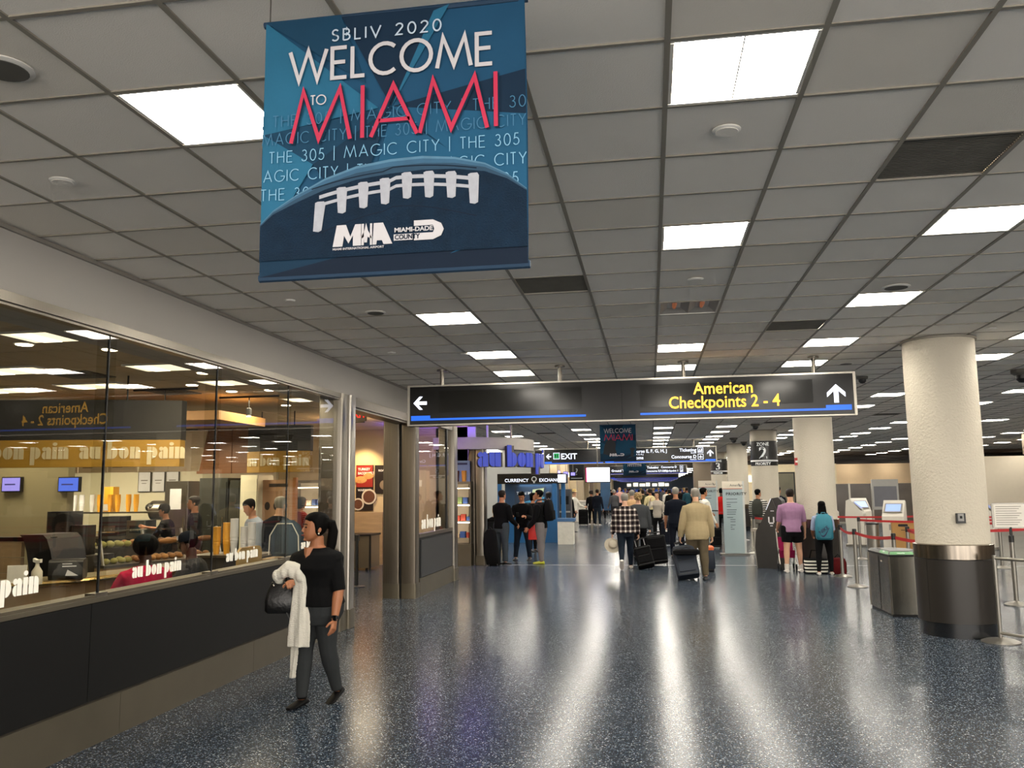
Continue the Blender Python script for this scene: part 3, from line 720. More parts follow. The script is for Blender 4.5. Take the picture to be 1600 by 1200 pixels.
# ------------------------------------------------------------------ carried things
def suitcase(lab, wheels, hand, w, d, h, m, trim=M_BLACK, four=False, rz=0., soft=True, tagm=None):
    wheels = Vector((*wheels[:2], 0)); hand = Vector(hand)
    ax = (hand - wheels); L = ax.length; ax.normalize()
    hx = Vector((math.cos(rz), math.sin(rz), 0)); hx = (hx - ax * hx.dot(ax)).normalized()
    M = frame(wheels, hx, ax.cross(hx)); o = bpy.data.objects.new('suitcase', None); COL.objects.link(o); o.matrix_world = M; tag(o, lab, 'suitcase')
    tilt = math.acos(max(-1, min(1, ax.z))); zb = .035 + d * .5 * math.sin(tilt)*.6
    b = MB(); rr = []
    for z, s in ((0, .93), (.02, .99), (.05, 1), (h * .5, 1.015), (h - .06, 1), (h - .02, .97), (h, .9)):
        rr.append([Vector(p) for p in [(q[0] * s, q[1] * s, zb + z) for q in RB(w, d, .045)]])
    b.loft(rr).build('shell', m, o, True)
    b = MB()
    for z in (.03, h - .035): b.loft([[(q[0] * 1.012, q[1] * 1.015, zb + z + e) for q in RB(w, d, .045)] for e in (-.006, .006)])
    b.build('piping', trim, o)
    b = MB().rbox(-w * .38, w * .38, -d * .5 - .022, -d * .48, zb + .07, zb + h * .5, .03, axis='y'); b.rbox(-w * .38, w * .38, -d * .5 - .018, -d * .48, zb + h * .56, zb + h * .9, .03, axis='y').build('front_pocket', m, o)
    b = MB()
    for z in (h * .485, h * .88): b.box(-w * .34, w * .34, -d * .5 - .026, -d * .5 - .017, zb + z - .004, zb + z + .004)
    b.build('zip', M_RUB, o)
    for sx in (-1, 1): MB().tube([(sx * w * .27, d * .36, zb + h - .01), (sx * w * .27, d * .36, L)], .008, 8).build('handle_rod', mat('rod_grey', '#8d8d8b', .3, .8, .05), o, True)
    MB().rbox(-w * .31, w * .31, d * .36 - .016, d * .36 + .016, L - .012, L + .018, .01).build('grip', M_RUB, o)
    MB().tube([(-.07, 0, zb + h - .005), (-.06, 0, zb + h + .028), (.06, 0, zb + h + .028), (.07, 0, zb + h - .005)], .009, 8).build('carry_handle', M_RUB, o, True)
    for sx in (-1, 1):
        for sy in ((1, -1) if four else (1,)):
            b = MB(); T_ = Matrix.Translation((sx * (w * .5 - .035), sy * d * .42, .035)) @ Matrix.Rotation(PI / 2, 4, 'Y'); b.lathe([(.02, -.014), (.034, -.01), (.034, .01), (.02, .014)], n=14, T=T_); b.build('wheel', M_RUB, o, True)
    if tagm:
        MB().box(-w * .2, -w * .08, -d * .5 - .034, -d * .5 - .026, zb + h * .55, zb + h * .7).build('luggage_tag', tagm, o)
    return o
def RB(w, d, r, n=3):
    pts = []
    for cx, cy, a0 in ((w / 2 - r, d / 2 - r, 0), (-w / 2 + r, d / 2 - r, 90), (-w / 2 + r, -d / 2 + r, 180), (w / 2 - r, -d / 2 + r, 270)):
        for k in range(n + 1):
            t = math.radians(a0 + 90 * k / n); pts.append((cx + r * math.cos(t), cy + r * math.sin(t)))
    return pts
def backpack(person, B, lab, m, m2, s=1., y=.0, dark=M_BLACK, dz=0.):
    bpy.context.view_layer.update()
    k = B.H; c = B.chest + B.fw * -(.125 * k + y) + Vector((0, 0, dz)); M = person.matrix_world @ frame(c, B.x, -B.fw)
    o = bpy.data.objects.new('backpack', None); COL.objects.link(o); o.matrix_world = M; tag(o, lab, 'backpack')
    w, d, h = .30 * s, .15 * s, .44 * s
    b = MB(); b.loft([[(q[0] * a, q[1] * c_, z * 1.) for q in RB(w, d, .04 * s)] for z, a, c_ in ((-h * .56, .8, .7), (-h * .5, .96, .95), (-h * .1, 1, 1.1), (h * .2, .95, .95), (h * .38, .8, .75), (h * .46, .5, .5))]); b.build('bag_body', m, o, True)
    b = MB(); b.loft([[(q[0] * .78 * a, q[1] * .5 + d * .5, z) for q in RB(w, d, .04 * s)] for z, a in ((-h * .5, .8), (-h * .44, 1), (-h * .12, 1), (-h * .06, .85))]); b.build('front_pocket', m2, o, True)
    MB().tube([(-.04 * s, 0, h * .44), (-.03 * s, 0, h * .52), (.03 * s, 0, h * .52), (.04 * s, 0, h * .44)], .009 * s, 8).build('top_handle', dark, o, True)
    for sx in (-1, 1):
        MB().tube([(sx * .07 * s, -d * .35, h * .40), (sx * .085 * s, -d * .5 - .02, h * .48), (sx * .09 * s, -d * .5 - .14 * s, h * .46), (sx * .10 * s, -d * .5 - .22 * s, h * .2), (sx * .11 * s, -d * .5 - .17 * s, -h * .15), (sx * .11 * s, -d * .4, -h * .35)], .018 * s, 6, flat=.45).build('shoulder_strap', dark, o, True)
    MB().tube([(-w * .42, d * .1, -h * .1), (-w * .36, d * .2, h * .22), (0, d * .25, h * .4), (w * .36, d * .2, h * .22), (w * .42, d * .1, -h * .1)], .006, 6).build('zip', dark, o, True)
    return o
F2 = lambda px, py: atz(px, py)[:2]
Cb, Cn, Cg, Cdg, Cw = cloth('black', '#0d0d0e'), cloth('navy', '#12161f'), cloth('grey', '#4c4c4e'), cloth('charcoal', '#262729'), cloth('offwhite', '#d6d2c6')
Sh_b = mat('shoe_black', '#0c0b0b', .35, 0, .1); Sh_w = mat('shoe_white', '#cfcac0', .6, 0, .08); Sh_br = mat('shoe_brown', '#3a2a20', .5)
H_b = mat('hair_black', '#060504', .6, 0, .3, 60, .3, 90, stretch=(6, 6, 1), spec=.06); H_db = mat('hair_brown', '#1d130d', .5, 0, .3, 60, .5, 90, stretch=(6, 6, 1), spec=.2); H_g = mat('hair_grey', '#8a857b', .6, 0, .2, 60, .4, 90); H_bl = mat('hair_blond', '#8f7447', .6, 0, .3, 60, .6, 90)
M_DENIM = cloth('denim', '#1a222c'); M_KHAKI = cloth('khaki', '#5b5140'); M_TAN = cloth('tan_jacket', '#a39270')

# --- the walking woman -------------------------------------------------------
BW = Body(1.56, hs=1.13, arms=((2, 22, 106, 64), (4, 15, 14, 4)), legs=((9, 5, 0), (-6, 16, 0)), lean=3, head=(-38, 2), build=1.46, fem=True)
wx, wy = -2.80, 6.93
shoeW = mat('shoe_heel_black', '#080707', .55, 0, .1, spec=.12)
wo = dress(wx, wy, math.radians(-14), 'person in a black buttoned blouse and grey trousers walking past the bakery window', BW, cloth('black_blouse', '#0a0a0b'), cloth('grey_slacks', '#2e3031'), 'pony', H_b, SK['deep'], shoeW, sleeve=.6, hem=-.03, vox=.008, hands=(80, 25), face=True, fine=True, tloose=1.07, loose=.004, belly=.012)
bpy.context.view_layer.update()
WM = wo.matrix_world
def wl(v): return Vector(v)
for i in (0, 1):       # ankle straps and block heels
    hp, kn, an, q = BW.legs[i]
    b = MB(); b.lathe([(.036, -.012), (.040, -.006), (.040, .006), (.036, .012)], n=16, T=Matrix.Translation(an + Vector((0, 0, .0)))); b.build('ankle_strap', shoeW, wo, True)
    MB().tube([an + Vector((0, .035, -.045)), an + Vector((0, .04, -.065))], [.022, .016], 10).build('shoe_heel', shoeW, wo, True)
w = BW.arms[1]; dd = w[3]
b = MB(); b.lathe([(.030, -.012), (.034, -.008), (.034, .008), (.030, .012)], n=18, T=Matrix.Translation(w[2] - dd * .015) @ dd.to_track_quat('Z', 'Y').to_matrix().to_4x4()); b.build('watch_strap', M_RUB, wo, True)
MB().rbox(-.02, .02, -.006, .006, -.022, .022, .006, T=Matrix.Translation(w[2] - dd * .015 + Vector((.02, -.028, 0)))).build('watch_face', mat('watch_glass', '#0a0a0c', .08), wo)
n0 = BW.pel + BW.up * .294 * 1.6
b = MB(); b.tube([n0 + BW.x * (.068 * math.cos(t)) + BW.fw * (.060 * math.sin(t) + .030) - BW.up * (.012 + .03 * max(0, math.sin(t))) for t in [PI * k / 14 - .0 for k in range(15)]], .0035, 6); b.build('necklace', mat('gold', '#e0c28a', .2, 1, 0), wo, True)
for sx in (-1, 1): MB().ball(BW.HP(sx * .089, .004, -.036), .007, n=8, m=6).build('earring', mat('pearl', '#e6dccb', .2), wo, True)
skb = MB(); vz = BW.pel + BW.up * .268 * 1.6 + BW.fw * .108 * 1.34
skb.add([tuple(vz + BW.x * a + BW.up * u + BW.fw * f) for a, u, f in ((-.05, .055, -.036), (.05, .055, -.036), (.0, -.075, .022), (0, .05, -.012))], [(0, 3, 2), (3, 1, 2)]); skb.build('open_neckline', SK['deep'], wo)
for k in range(5):
    p = BW.pel + BW.up * (.235 - .038 * k) * 1.6 + BW.fw * (.140 + .006 * k); MB().ball(p + BW.fw * .0, .007, n=8, m=6).build('button', M_WHITE, wo, True)
# cardigan over the forearm and the handbag hanging below it
hw = hand_world(wo, BW, 0); ew = WM @ BW.arms[0][1]
M_KNIT = mat('white_knit', '#d8d3c6', .9, 0, .06, 5, 1., 60, stretch=(1, 1, 5))
kb = MB(); rs = random.Random(5)
def drape(mb, cx, top, bot, w0, w1, th, y, sway=0, n=9, m=18):
    rr = []
    for j in range(n + 1):
        t = j / n; z = top + (bot - top) * t; w_ = w0 + (w1 - w0) * min(1, t * 1.3); c = cx + sway * t; ring = []
        for q in range(m):
            a = 2 * PI * q / m; f = .012 * math.sin(5 * a + 3 * t) * (.4 + t)
            ring.append((c + (w_ / 2 + f) * math.cos(a), y + (th / 2 + f) * math.sin(a), z))
        rr.append(ring)
    mb.loft(rr)
px = lambda x, y, Y=None: at(x, y, Y or hw.y + .07)
yk = hw.y + .07; a0, a1 = px(470, 896), px(468, 1011); drape(kb, a0.x, a0.z, a1.z, .12, .18, .06, yk, -.005)
a2, a3 = px(459, 1000), px(455, 1062); drape(kb, a2.x - .01, a2.z, a3.z, .07, .045, .035, yk + .05, -.015)
q = [px(434, 912), px(437, 897), px(450, 887), px(466, 889), px(472, 902)]; kb.tube([Vector((v.x, yk + .02, v.z)) for v in q], [.034, .055, .066, .060, .05], 12, flat=.9)
for k_ in range(7): kb.ball((q[0].x + .035 * k_ - .01, yk - .01 + .02 * math.sin(3 * k_), q[2].z - .03 - .008 * abs(k_ - 3) ** 1.3), .034, .04, .05, 10, 6)
tag(link(remesh(kb, .007, 3, 'cardigan'), 'cardigan'), 'white knitted cardigan draped over the forearm of the walking woman', 'cardigan').data.materials.append(M_KNIT)
hb = px(439, 958, 6.78); M_BAG = mat('black_leather', '#0b0a0a', .35, 0, .2, 8, .4, 30)
bg = thing('handbag', 'black leather handbag hanging under the white cardigan', 'handbag', (hb.x - .01, 6.80, hb.z), math.radians(10))
MB().loft([[(q[0] * a + .02 * z, q[1] * c_, z) for q in RB(.26, .13, .04)] for z, a, c_ in ((0, .85, .8), (.02, .98, 1), (.1, 1, 1), (.19, .86, .72), (.25, .66, .32))]).build('bag_body', M_BAG, bg, True)
for sx in (-1, 1): MB().tube([(-.06, sx * .02, .235), (-.045, sx * .02, .33), (.0, sx * .015, .37), (.05, sx * .02, .33), (.065, sx * .02, .235)], .007, 8).build('handle', M_BAG, bg, True)
for sx in (-1, 1): MB().ball((sx * .055, -.035, .225), .011, n=8, m=6).build('buckle', M_CHROME, bg, True)
MB().tube([(.05, -.05, .03), (.11, -.06, -.09), (.16, -.04, -.12), (.13, -.03, .1)], .006, 6).build('long_strap', M_BAG, bg, True)

# --- people further down the hall -------------------------------------------
st = lambda **k: Body(**k)
R_ = math.radians
def P(px_, py_, rz, lab, H, top, tr, hair, hm, sk, sh, pose=None, **k):
    B = Body(H, **(pose or {})); x, y = F2(px_, py_)
    return dress(x, y, R_(rz), lab, B, top, tr, hair, hm, SK[sk], sh, **k), B
m1, B1 = P(784, 882, 150, 'person in a black jacket and grey trousers with back turned, nearest the currency booth corner', 1.76, Cb, cloth('slate', '#3c4247'), 'short', H_db, 'tan', Sh_b, dict(arms=((12, 8, 45, 5), (18, 8, 60, 10))), jacket=True, hem=-.09, loose=.012, tloose=1.3, cuff=.062)
m2, B2 = P(817, 875, -6, 'person in a black jacket looking down at a phone in front of the currency booth', 1.72, Cb, M_DENIM, 'short', H_b, 'tan', Sh_b, dict(arms=((20, 10, 82, 22), (20, 10, 82, 22)), head=(0, -28), legs=((4, 0, 7), (-2, 0, 7))), jacket=True, hem=-.09, loose=.015, tloose=1.25, cuff=.058, face=True)
ph = thing('phone', 'small dark phone held in both hands before the currency booth', 'phone', hand_world(m2, B2, 0).lerp(hand_world(m2, B2, 1), .5) + Vector((0, -.03, .03)))
MB().rbox(-.035, .035, -.005, .005, -.06, .07, .01, axis='y', T=Matrix.Rotation(.6, 4, 'X')).build('case', M_BLACK, ph); MB().box(-.03, .03, .005, .007, -.052, .06, T=Matrix.Rotation(.6, 4, 'X')).build('screen', emis('phone_glow', '#8fa5c8', .5), ph)
m3, B3 = P(846, 881, -100, 'person in profile with black jacket, grey track pants and bright yellow trainers', 1.76, Cb, mat('track_pants', '#6d6766', .7, 0, .15, 8, .5, 10), 'short', H_b, 'tan', mat('yellow_trainer', '#b7bd2e', .5, 0, .3, 30), dict(arms=((12, 6, 20, 0), (10, 8, 30, 0)), legs=((3, 0, 3), (-3, 0, 3)), head=(4, 6)), jacket=True, hem=-.07, loose=.014, tloose=1.35, cuff=.055)
backpack(m3, B3, 'black backpack on the back of the person in yellow trainers', Cb, Cb, 1.12)
h3 = hand_world(m3, B3, 0)
rb = thing('shopping_bag', 'bright red bag hanging beside the grey track pants', 'bag', at(834, 843, 20.15) - Vector((0, 0, .0)), 0)
M_RED = mat('red_bag', '#b3180f', .5, 0, .1)
MB().loft([[(q[0] * a, q[1], z) for q in RB(.25, .1, .02)] for z, a in ((0, 1), (.1, 1.02), (.28, .95), (.33, .6), (.345, .3))]).build('bag_body', M_RED, rb, True); MB().tube([(-.03, 0, .33), (0, 0, .43), (.03, 0, .33)], .008, 6).build('handle', M_RED, rb, True)
sb = thing('suitcase_stack', 'tall dark soft garment bag standing beside the person with grey trousers', 'luggage', (*F2(772, 884), 0), 0); sb.scale = (.85, .9, .88)
MB().loft([[(q[0] * a - .1 * math.sin(z * 2.2), q[1] * a, z) for q in RB(.40, .3, .1)] for z, a in ((0.0, .7), (.05, .95), (.3, 1.05), (.6, .98), (.85, .8), (.95, .5))]).build('bag_body', Cb, sb, True)
MB().tube([(-.12, -.05, .9), (-.1, -.1, 1.02), (.0, -.05, .93)], .012, 6).build('handle', M_RUB, sb, True)
for sx in (-1, 1): MB().lathe([(.03, -.012), (.03, .012)], n=12, T=Matrix.Translation((sx * .12, -.13, .03)) @ Matrix.Rotation(PI / 2, 4, 'Y')).build('wheel', M_RUB, sb, True)
P(833, 862, 60, 'person in dark clothes half hidden between the phone reader and the red bag', 1.66, Cb, Cb, 'bob', H_b, 'tan', Sh_b, sleeve=1)
P(858, 846, 170, 'person in black leggings behind the yellow trainers', 1.66, cloth('plum', '#2b2326'), Cb, 'bob', H_db, 'tan', Sh_w, dict(legs=((6, 4, 2), (-8, 12, 2))))
m7, B7 = P(887, 833, 165, 'person wearing a large black backpack near the white pedestals', 1.70, Cb, M_DENIM, 'short', H_b, 'tan', Sh_b, dict(lean=6), jacket=True, hem=-.08)
backpack(m7, B7, 'large black backpack on the person near the white pedestals', Cb, Cb, 1.25)
m8, B8 = P(897, 831, 60, 'person in a white shirt and pale sun hat', 1.72, Cw, Cn, 'short', H_g, 'light', Sh_b, dict(arms=((10, 10, 40, 0), (30, 10, 50, 10)), legs=((4, 0, 2), (-14, 40, 2))))
def hat(person, B, lab, m, brim=.17):
    bpy.context.view_layer.update(); o = bpy.data.objects.new('sun_hat', None); COL.objects.link(o); o.matrix_world = person.matrix_world @ Matrix.Translation(B.HP(0, 0, .085)); tag(o, lab, 'hat')
    MB().lathe([(brim, -.015), (brim, -.008), (.095, .005), (.088, .07), (.06, .095), (.01, .098)], n=24).build('crown', m, o, True); MB().lathe([(.099, .0), (.097, .025)], n=24).build('band', M_KHAKI, o, True)
hat(m8, B8, 'pale straw sun hat worn beside the large backpack', mat('straw', '#d9bc7c', .8, 0, .15, 30))
P(925, 820, 200, 'person in black standing behind a black suitcase at the far left shops', 1.68, Cb, Cb, 'curly', H_db, 'tan', Sh_w, hem=-.09, jacket=True)
m10, B10 = P(934, 821, 160, 'person in a long dark coat beside the far black suitcase', 1.74, Cn, M_DENIM, 'short', H_db, 'tan', Sh_w, jacket=True, hem=-.09)
p = atz(921, 820); suitcase('black suitcase standing by the two people at the far shops', (p.x - .25, p.y - .5), (p.x - .25, p.y - .45, .95), .45, .28, .72, Cb)
P(969, 808, 175, 'tall bald person in a pale pink shirt far down the walkway', 1.84, cloth('pink', '#c99c90'), Cdg, 'bald', H_b, 'light', Sh_b, dict(build=1.1), sleeve=.6)
P(990, 858, 185, 'person with thinning hair in a peach shirt ahead of the plaid shirt', 1.72, cloth('peach', '#cfa77c'), M_KHAKI, 'fringe', H_g, 'light', Sh_b, sleeve=.6)
mp, Bp = P(979, 889, 182, 'person in a black and white checked shirt walking away with a hat in hand', 1.68, None or cloth('plaid_base', '#1b1416'), M_DENIM, 'short', H_g, 'light', Sh_w, dict(arms=((2, 12, 16, 0), (0, 14, 22, 0)), legs=((16, 6, 1), (-12, 38, 1)), build=1.12), hem=-.06, long_hem=.02, loose=.012)
# woven check on the shirt
def plaid():
    m = MATS['cloth_plaid_base']; nt = m.node_tree; b = nt.nodes['Principled BSDF']; N = nt.nodes.new; L = nt.links.new
    tc = N('ShaderNodeTexCoord'); sp = N('ShaderNodeSeparateXYZ'); L(tc.outputs['Object'], sp.inputs[0])
    def band(out, per, ph_, lo):
        a = N('ShaderNodeMath'); a.operation = 'MULTIPLY_ADD'; a.inputs[1].default_value = 1 / per; a.inputs[2].default_value = ph_; L(out, a.inputs[0])
        f = N('ShaderNodeMath'); f.operation = 'FRACT'; L(a.outputs[0], f.inputs[0]); g = N('ShaderNodeMath'); g.operation = 'LESS_THAN'; g.inputs[1].default_value = lo; L(f.outputs[0], g.inputs[0]); return g.outputs[0]
    x, z = band(sp.outputs[0], .105, .2, .36), band(sp.outputs[2], .115, 0, .34); s_ = N('ShaderNodeMath'); s_.operation = 'ADD'; L(x, s_.inputs[0]); L(z, s_.inputs[1])
    r = N('ShaderNodeValToRGB'); r.color_ramp.interpolation = 'CONSTANT'; e = r.color_ramp.elements; e[0].color = (*col('#171114'), 1); e[1].position = .45; e[1].color = (*col('#6d625e'), 1); q_ = e.new(.9); q_.color = (*col('#d9d2c8'), 1)
    dv = N('ShaderNodeMath'); dv.operation = 'MULTIPLY'; dv.inputs[1].default_value = .5; L(s_.outputs[0], dv.inputs[0]); L(dv.outputs[0], r.inputs[0]); L(r.outputs[0], b.inputs['Base Color'])
plaid()
hp_ = hand_world(mp, Bp, 1); M_HATG = mat('hat_felt', '#a89f8d', .8, 0, .1, 20)
ho = bpy.data.objects.new('sun_hat', None); COL.objects.link(ho); tag(ho, 'wide brimmed grey straw hat carried low at the side of the checked shirt', 'hat')
hq = at(957, 852, 18.95); ho.matrix_world = Matrix.Translation(hq) @ Matrix.Rotation(R_(-12), 4, 'Y') @ Matrix.Rotation(R_(62), 4, 'X') @ Matrix.Rotation(R_(20), 4, 'Y')
MB().lathe([(.175, -.012), (.18, -.005), (.10, .008), (.085, .07), (.05, .09), (.01, .092)], n=28).build('crown', M_HATG, ho, True); MB().lathe([(.10, -.012), (.085, -.03), (.01, -.03)], n=24).build('lining', Cw, ho, True)
hl = hand_world(mp, Bp, 0); p = atz(1012, 890)
suitcase('small black carry-on pulled by the person in the checked shirt', (p.x, p.y - .05), (hl.x, hl.y, hl.z), .36, .24, .45, Cb)
mg, Bg = P(1000, 876, 180, 'person in a dark grey sweater with curly blond hair pulling a large black suitcase', 1.66, cloth('grey_knit', '#3e4042'), Cb, 'curly', H_bl, 'light', Sh_b, dict(arms=((2, 10, 12, 0), (0, 12, 30, 0)), legs=((10, 4, 1), (-8, 24, 1)), build=1.18), hem=-.08, loose=.018)
hl = at(1021, 831, 20.0); p = atz(1029, 884)
suitcase('large black soft suitcase behind the curly blond hair', (p.x, p.y), (hl.x, hl.y, hl.z), .47, .30, .62, Cb)
mc, Bc = P(1029, 846, -8, 'person in a pale jacket holding a phone up while facing this way', 1.64, cloth('stone', '#aaa194'), Cb, 'bob', H_db, 'light', Sh_b, dict(arms=((55, 16, 118, 20), (12, 12, 35, 5)), fem=True), jacket=True, hem=-.06, face=True)
p = atz(1046, 853); suitcase('dark suitcase with a white tag in front of the navy shirt', (p.x - .02, p.y), (p.x - .02, p.y + .1, 1.0), .42, .28, .68, Cn, four=True, tagm=M_WHITE)
mn, Bn = P(1059, 872, 178, 'person in a navy short sleeved shirt ahead of the beige blazer', 1.78, Cn, Cn, 'short', H_g, 'tan', Sh_b, dict(arms=((14, 10, 30, 0), (8, 10, 15, 0)), build=1.15), sleeve=.58, hem=-.07)
mbz, Bz = P(1092, 905, 184, 'grey haired person in a beige blazer and brown trousers pulling a navy suitcase', 1.76, M_TAN, M_KHAKI, 'fringe', H_g, 'light', Sh_b, dict(arms=((4, 13, 14, 0), (-2, 15, 20, 0)), legs=((-6, 6, 2), (5, 2, 2)), build=1.1, lean=4), jacket=True, hem=-.10, long_hem=.016, loose=.02, tloose=1.35, cuff=.062, collar=M_TAN)
hb_ = hand_world(mbz, Bz, 1); p = atz(1077, 905)
suitcase('upright navy soft suitcase pulled by the person in the beige blazer', (p.x, p.y - .25), (hb_.x + .02, hb_.y, hb_.z), .42, .27, .60, mat('navy_fabric', '#1b2431', .7, 0, .15, 20))
p = at(1072, 861, 16.75); tb = thing('travel_bag', 'flat black bag lying on top of the navy suitcase', 'bag', (p.x, p.y, p.z - .03)); MB().loft([[(q[0] * a, q[1] * a, z) for q in RB(.50, .26, .06)] for z, a in ((-.04, .85), (-.02, 1), (.04, 1), (.06, .85))]).build('bag_body', Cb, tb, True); MB().tube([(-.1, 0, .055), (0, 0, .11), (.1, 0, .055)], .009, 6).build('handle', M_RUB, tb, True)
mwh, Bwh = P(1101, 868, 120, 'bearded person in a white hooded top beside the priority signs', 1.76, Cw, Cn, 'short', H_b, 'tan', Sh_b, dict(arms=((10, 10, 20, 0), (30, 14, 50, 0))), hem=-.07)
backpack(mwh, Bwh, 'dark backpack strapped over the white hooded top', Cb, Cb, .8)
p = atz(1119, 857); suitcase('slim black suitcase standing before the tall pale blue sign', (p.x, p.y), (p.x + .02, p.y + .12, 1.08), .32, .24, .55, Cb)
p = at(1107, 862, 18.6); db = thing('duffel_bag', 'small navy bag with an orange top beyond the beige blazer', 'bag', (p.x, p.y, .0)); MB().loft([[(q[0] * a, q[1] * a, z) for q in RB(.26, .2, .05)] for z, a in ((.04, .8), (.08, 1), (.4, .95), (.44, .8))]).build('bag_body', mat('navy_fabric', '#1b2431'), db, True); MB().loft([[(q[0] * a, q[1] * a, z) for q in RB(.24, .2, .05)] for z, a in ((.44, .9), (.50, .95), (.53, .6))]).build('orange_top', mat('orange', '#c85f2c', .6), db, True); MB().lathe([(.03, -.1), (.03, .1)], n=12, T=Matrix.Translation((0, -.06, .03)) @ Matrix.Rotation(PI / 2, 4, 'Y')).build('wheel', M_RUB, db, True)
P(1130, 842, 170, 'person in a red polo shirt between the two priority signs', 1.74, cloth('red', '#b01c18'), Cb, 'short', H_b, 'dark', Sh_b, sleeve=.58)
ms, Bs = P(1188, 857, 165, 'person in a black and white striped shirt facing the zone two column', 1.70, cloth('stripe_base', '#d8d4ca'), cloth('grey_pants', '#76736b'), 'short', H_b, 'tan', Sh_w, dict(arms=((14, 8, 40, 5), (14, 8, 40, 5)), legs=((4, 0, 4), (-3, 0, 4)), head=(-40, 0)), hem=-.03, loose=.01)
m = MATS['cloth_stripe_base']; nt = m.node_tree; wv = nt.nodes.new('ShaderNodeTexWave'); wv.bands_direction = 'Z'; wv.inputs['Scale'].default_value = 5.2; wv.inputs['Distortion'].default_value = .3
tcn = nt.nodes.new('ShaderNodeTexCoord'); nt.links.new(tcn.outputs['Object'], wv.inputs[0]); rp = nt.nodes.new('ShaderNodeValToRGB'); rp.color_ramp.interpolation = 'CONSTANT'; rp.color_ramp.elements[0].color = (.008, .008, .008, 1); rp.color_ramp.elements[1].position = .52; rp.color_ramp.elements[1].color = (.62, .6, .54, 1); nt.links.new(wv.outputs['Fac'], rp.inputs[0]); nt.links.new(rp.outputs[0], nt.nodes['Principled BSDF'].inputs['Base Color'])
backpack(ms, Bs, 'olive green backpack over the striped shirt', mat('olive', '#23261b', .7), mat('olive', '#23261b'), 1.0, dz=-.06)
md, Bd = P(1219, 842, 150, 'person in a dark suit standing beyond the leaning grey kiosk', 1.76, Cn, Cn, 'short', H_b, 'tan', Sh_b, dict(head=(-20, 0)), jacket=True, hem=-.09)
ml, Bl = P(1241, 894, 180, 'person in a lilac t-shirt and black shorts with white trainers', 1.72, cloth('lilac', '#94708c'), Cb, 'short', H_db, 'light', Sh_w, dict(arms=((6, 10, 10, 0), (14, 8, 40, 0)), legs=((3, 0, 5), (-3, 0, 5)), build=1.12), sleeve=.56, shorts=True, hem=-.05, loose=.014)
b = MB()
for i in (0, 1):
    an = Bl.legs[i][2]; MB().tube([an + Vector((0, 0, .10)), an + Vector((0, 0, -.02))], [.047, .044], 12).build('sock', Sh_w, ml, True)
for i in (0, 1): MB().tube([Bl.HP(.0, .02, -.07) + Vector(((i * 2 - 1) * .03, .02, .0)), Bl.HP((i * 2 - 1) * .045, -.01, -.13)], [.012, .008], 6).build('hair_strand', H_db, ml, True)
mgl, Bgl = P(1290, 898, 176, 'young person with long black hair and a teal backpack', 1.46, cloth('pale_blue', '#9aa5bd'), Cb, 'long', H_b, 'tan', Sh_w, dict(arms=((8, 10, 60, 10), (8, 10, 50, 10)), legs=((3, 0, 5), (-3, 2, 5)), fem=True), sleeve=.5, hem=-.06)
TEAL = mat('teal_nylon', '#217182', .6, 0, .12, 10, .3, 20)
bk = backpack(mgl, Bgl, 'teal backpack with a dark blue emblem and lettering', TEAL, TEAL, 1.12, dark=mat('teal_dark', '#1d5f70', .6), dz=-.09)
Mb = Matrix.Translation((.055, .155, -.17)) @ Matrix.Rotation(PI, 4, 'Z') @ Matrix.Rotation(PI / 2, 4, 'X') @ Matrix.Rotation(R_(35), 4, 'Z')
text('lettering', 'NIKE', .095, Mb @ Matrix.Translation((-.03, .02, 0)), mat('navy_print', '#101a45', .5), bk, 'LEFT', .02)
b = MB(); b.prism([(-.06, .06), (-.05, -.01), (-.02, -.03), (.03, -.02), (.17, .06), (.03, .005), (-.01, .0), (-.035, .015)], 0, .002, 'z', Mb @ Matrix.Translation((.02, -.03, 0))); b.build('emblem', mat('navy_print', '#101a45'), bk)
# distant crowd down the walkway
rc = random.Random(11)
tops = [Cb, Cn, Cdg, Cw, cloth('maroon', '#4a1c1e'), cloth('olive2', '#3a3a28'), cloth('sand', '#9b8768'), Cb, cloth('teal2', '#20404a'), Cg]
hairs = [('short', H_b), ('bob', H_db), ('short', H_g), ('curly', H_db), ('bob', H_bl), ('short', H_db)]
proto = []
for k in range(6):
    B = Body(1.66 + .025 * k, legs=((8, 4, 2), (-10, 22, 2)) if k % 2 else ((2, 0, 4), (-2, 0, 4)), build=1 + .06 * (k % 3), arms=((8, 10, 25, 0), (4, 12, 30, 0)))
    proto.append((B, k))
spots = [(942, 812, 'b'), (951, 803, 'n'), (961, 816, 'g'), (963, 800, 'k'), (978, 800, 'm'), (985, 806, 's'), (999, 802, 'b'), (1006, 812, 'o'), (1013, 806, 'b'), (1018, 826, 'c'), (1022, 800, 'n'), (1036, 800, 'g'), (1042, 806, 'w'), (1048, 812, 'b'), (1053, 803, 'm'), (1064, 806, 'b'), (1070, 800, 'n'), (1075, 812, 't'), (955, 790, 'b'), (972, 788, 's'), (992, 788, 'b'), (1010, 787, 'g'), (1030, 789, 'b'), (1044, 788, 'n'), (1060, 789, 'k'), (940, 795, 'n'), (967, 794, 'b'), (982, 792, 'm'), (1002, 793, 's'), (1017, 792, 'b'), (1038, 794, 't'), (1056, 795, 'b'), (1083, 800, 'b')]
cm = dict(b=Cb, n=Cn, g=Cg, k=Cdg, m=tops[4], s=tops[6], o=tops[5], c=cloth('cream', '#c9bb8e'), w=Cw, t=tops[8])
cn_ = dict(b='black', n='navy', g='grey', k='charcoal', m='maroon', s='sand coloured', o='olive', c='cream', w='white', t='teal')
made = {}
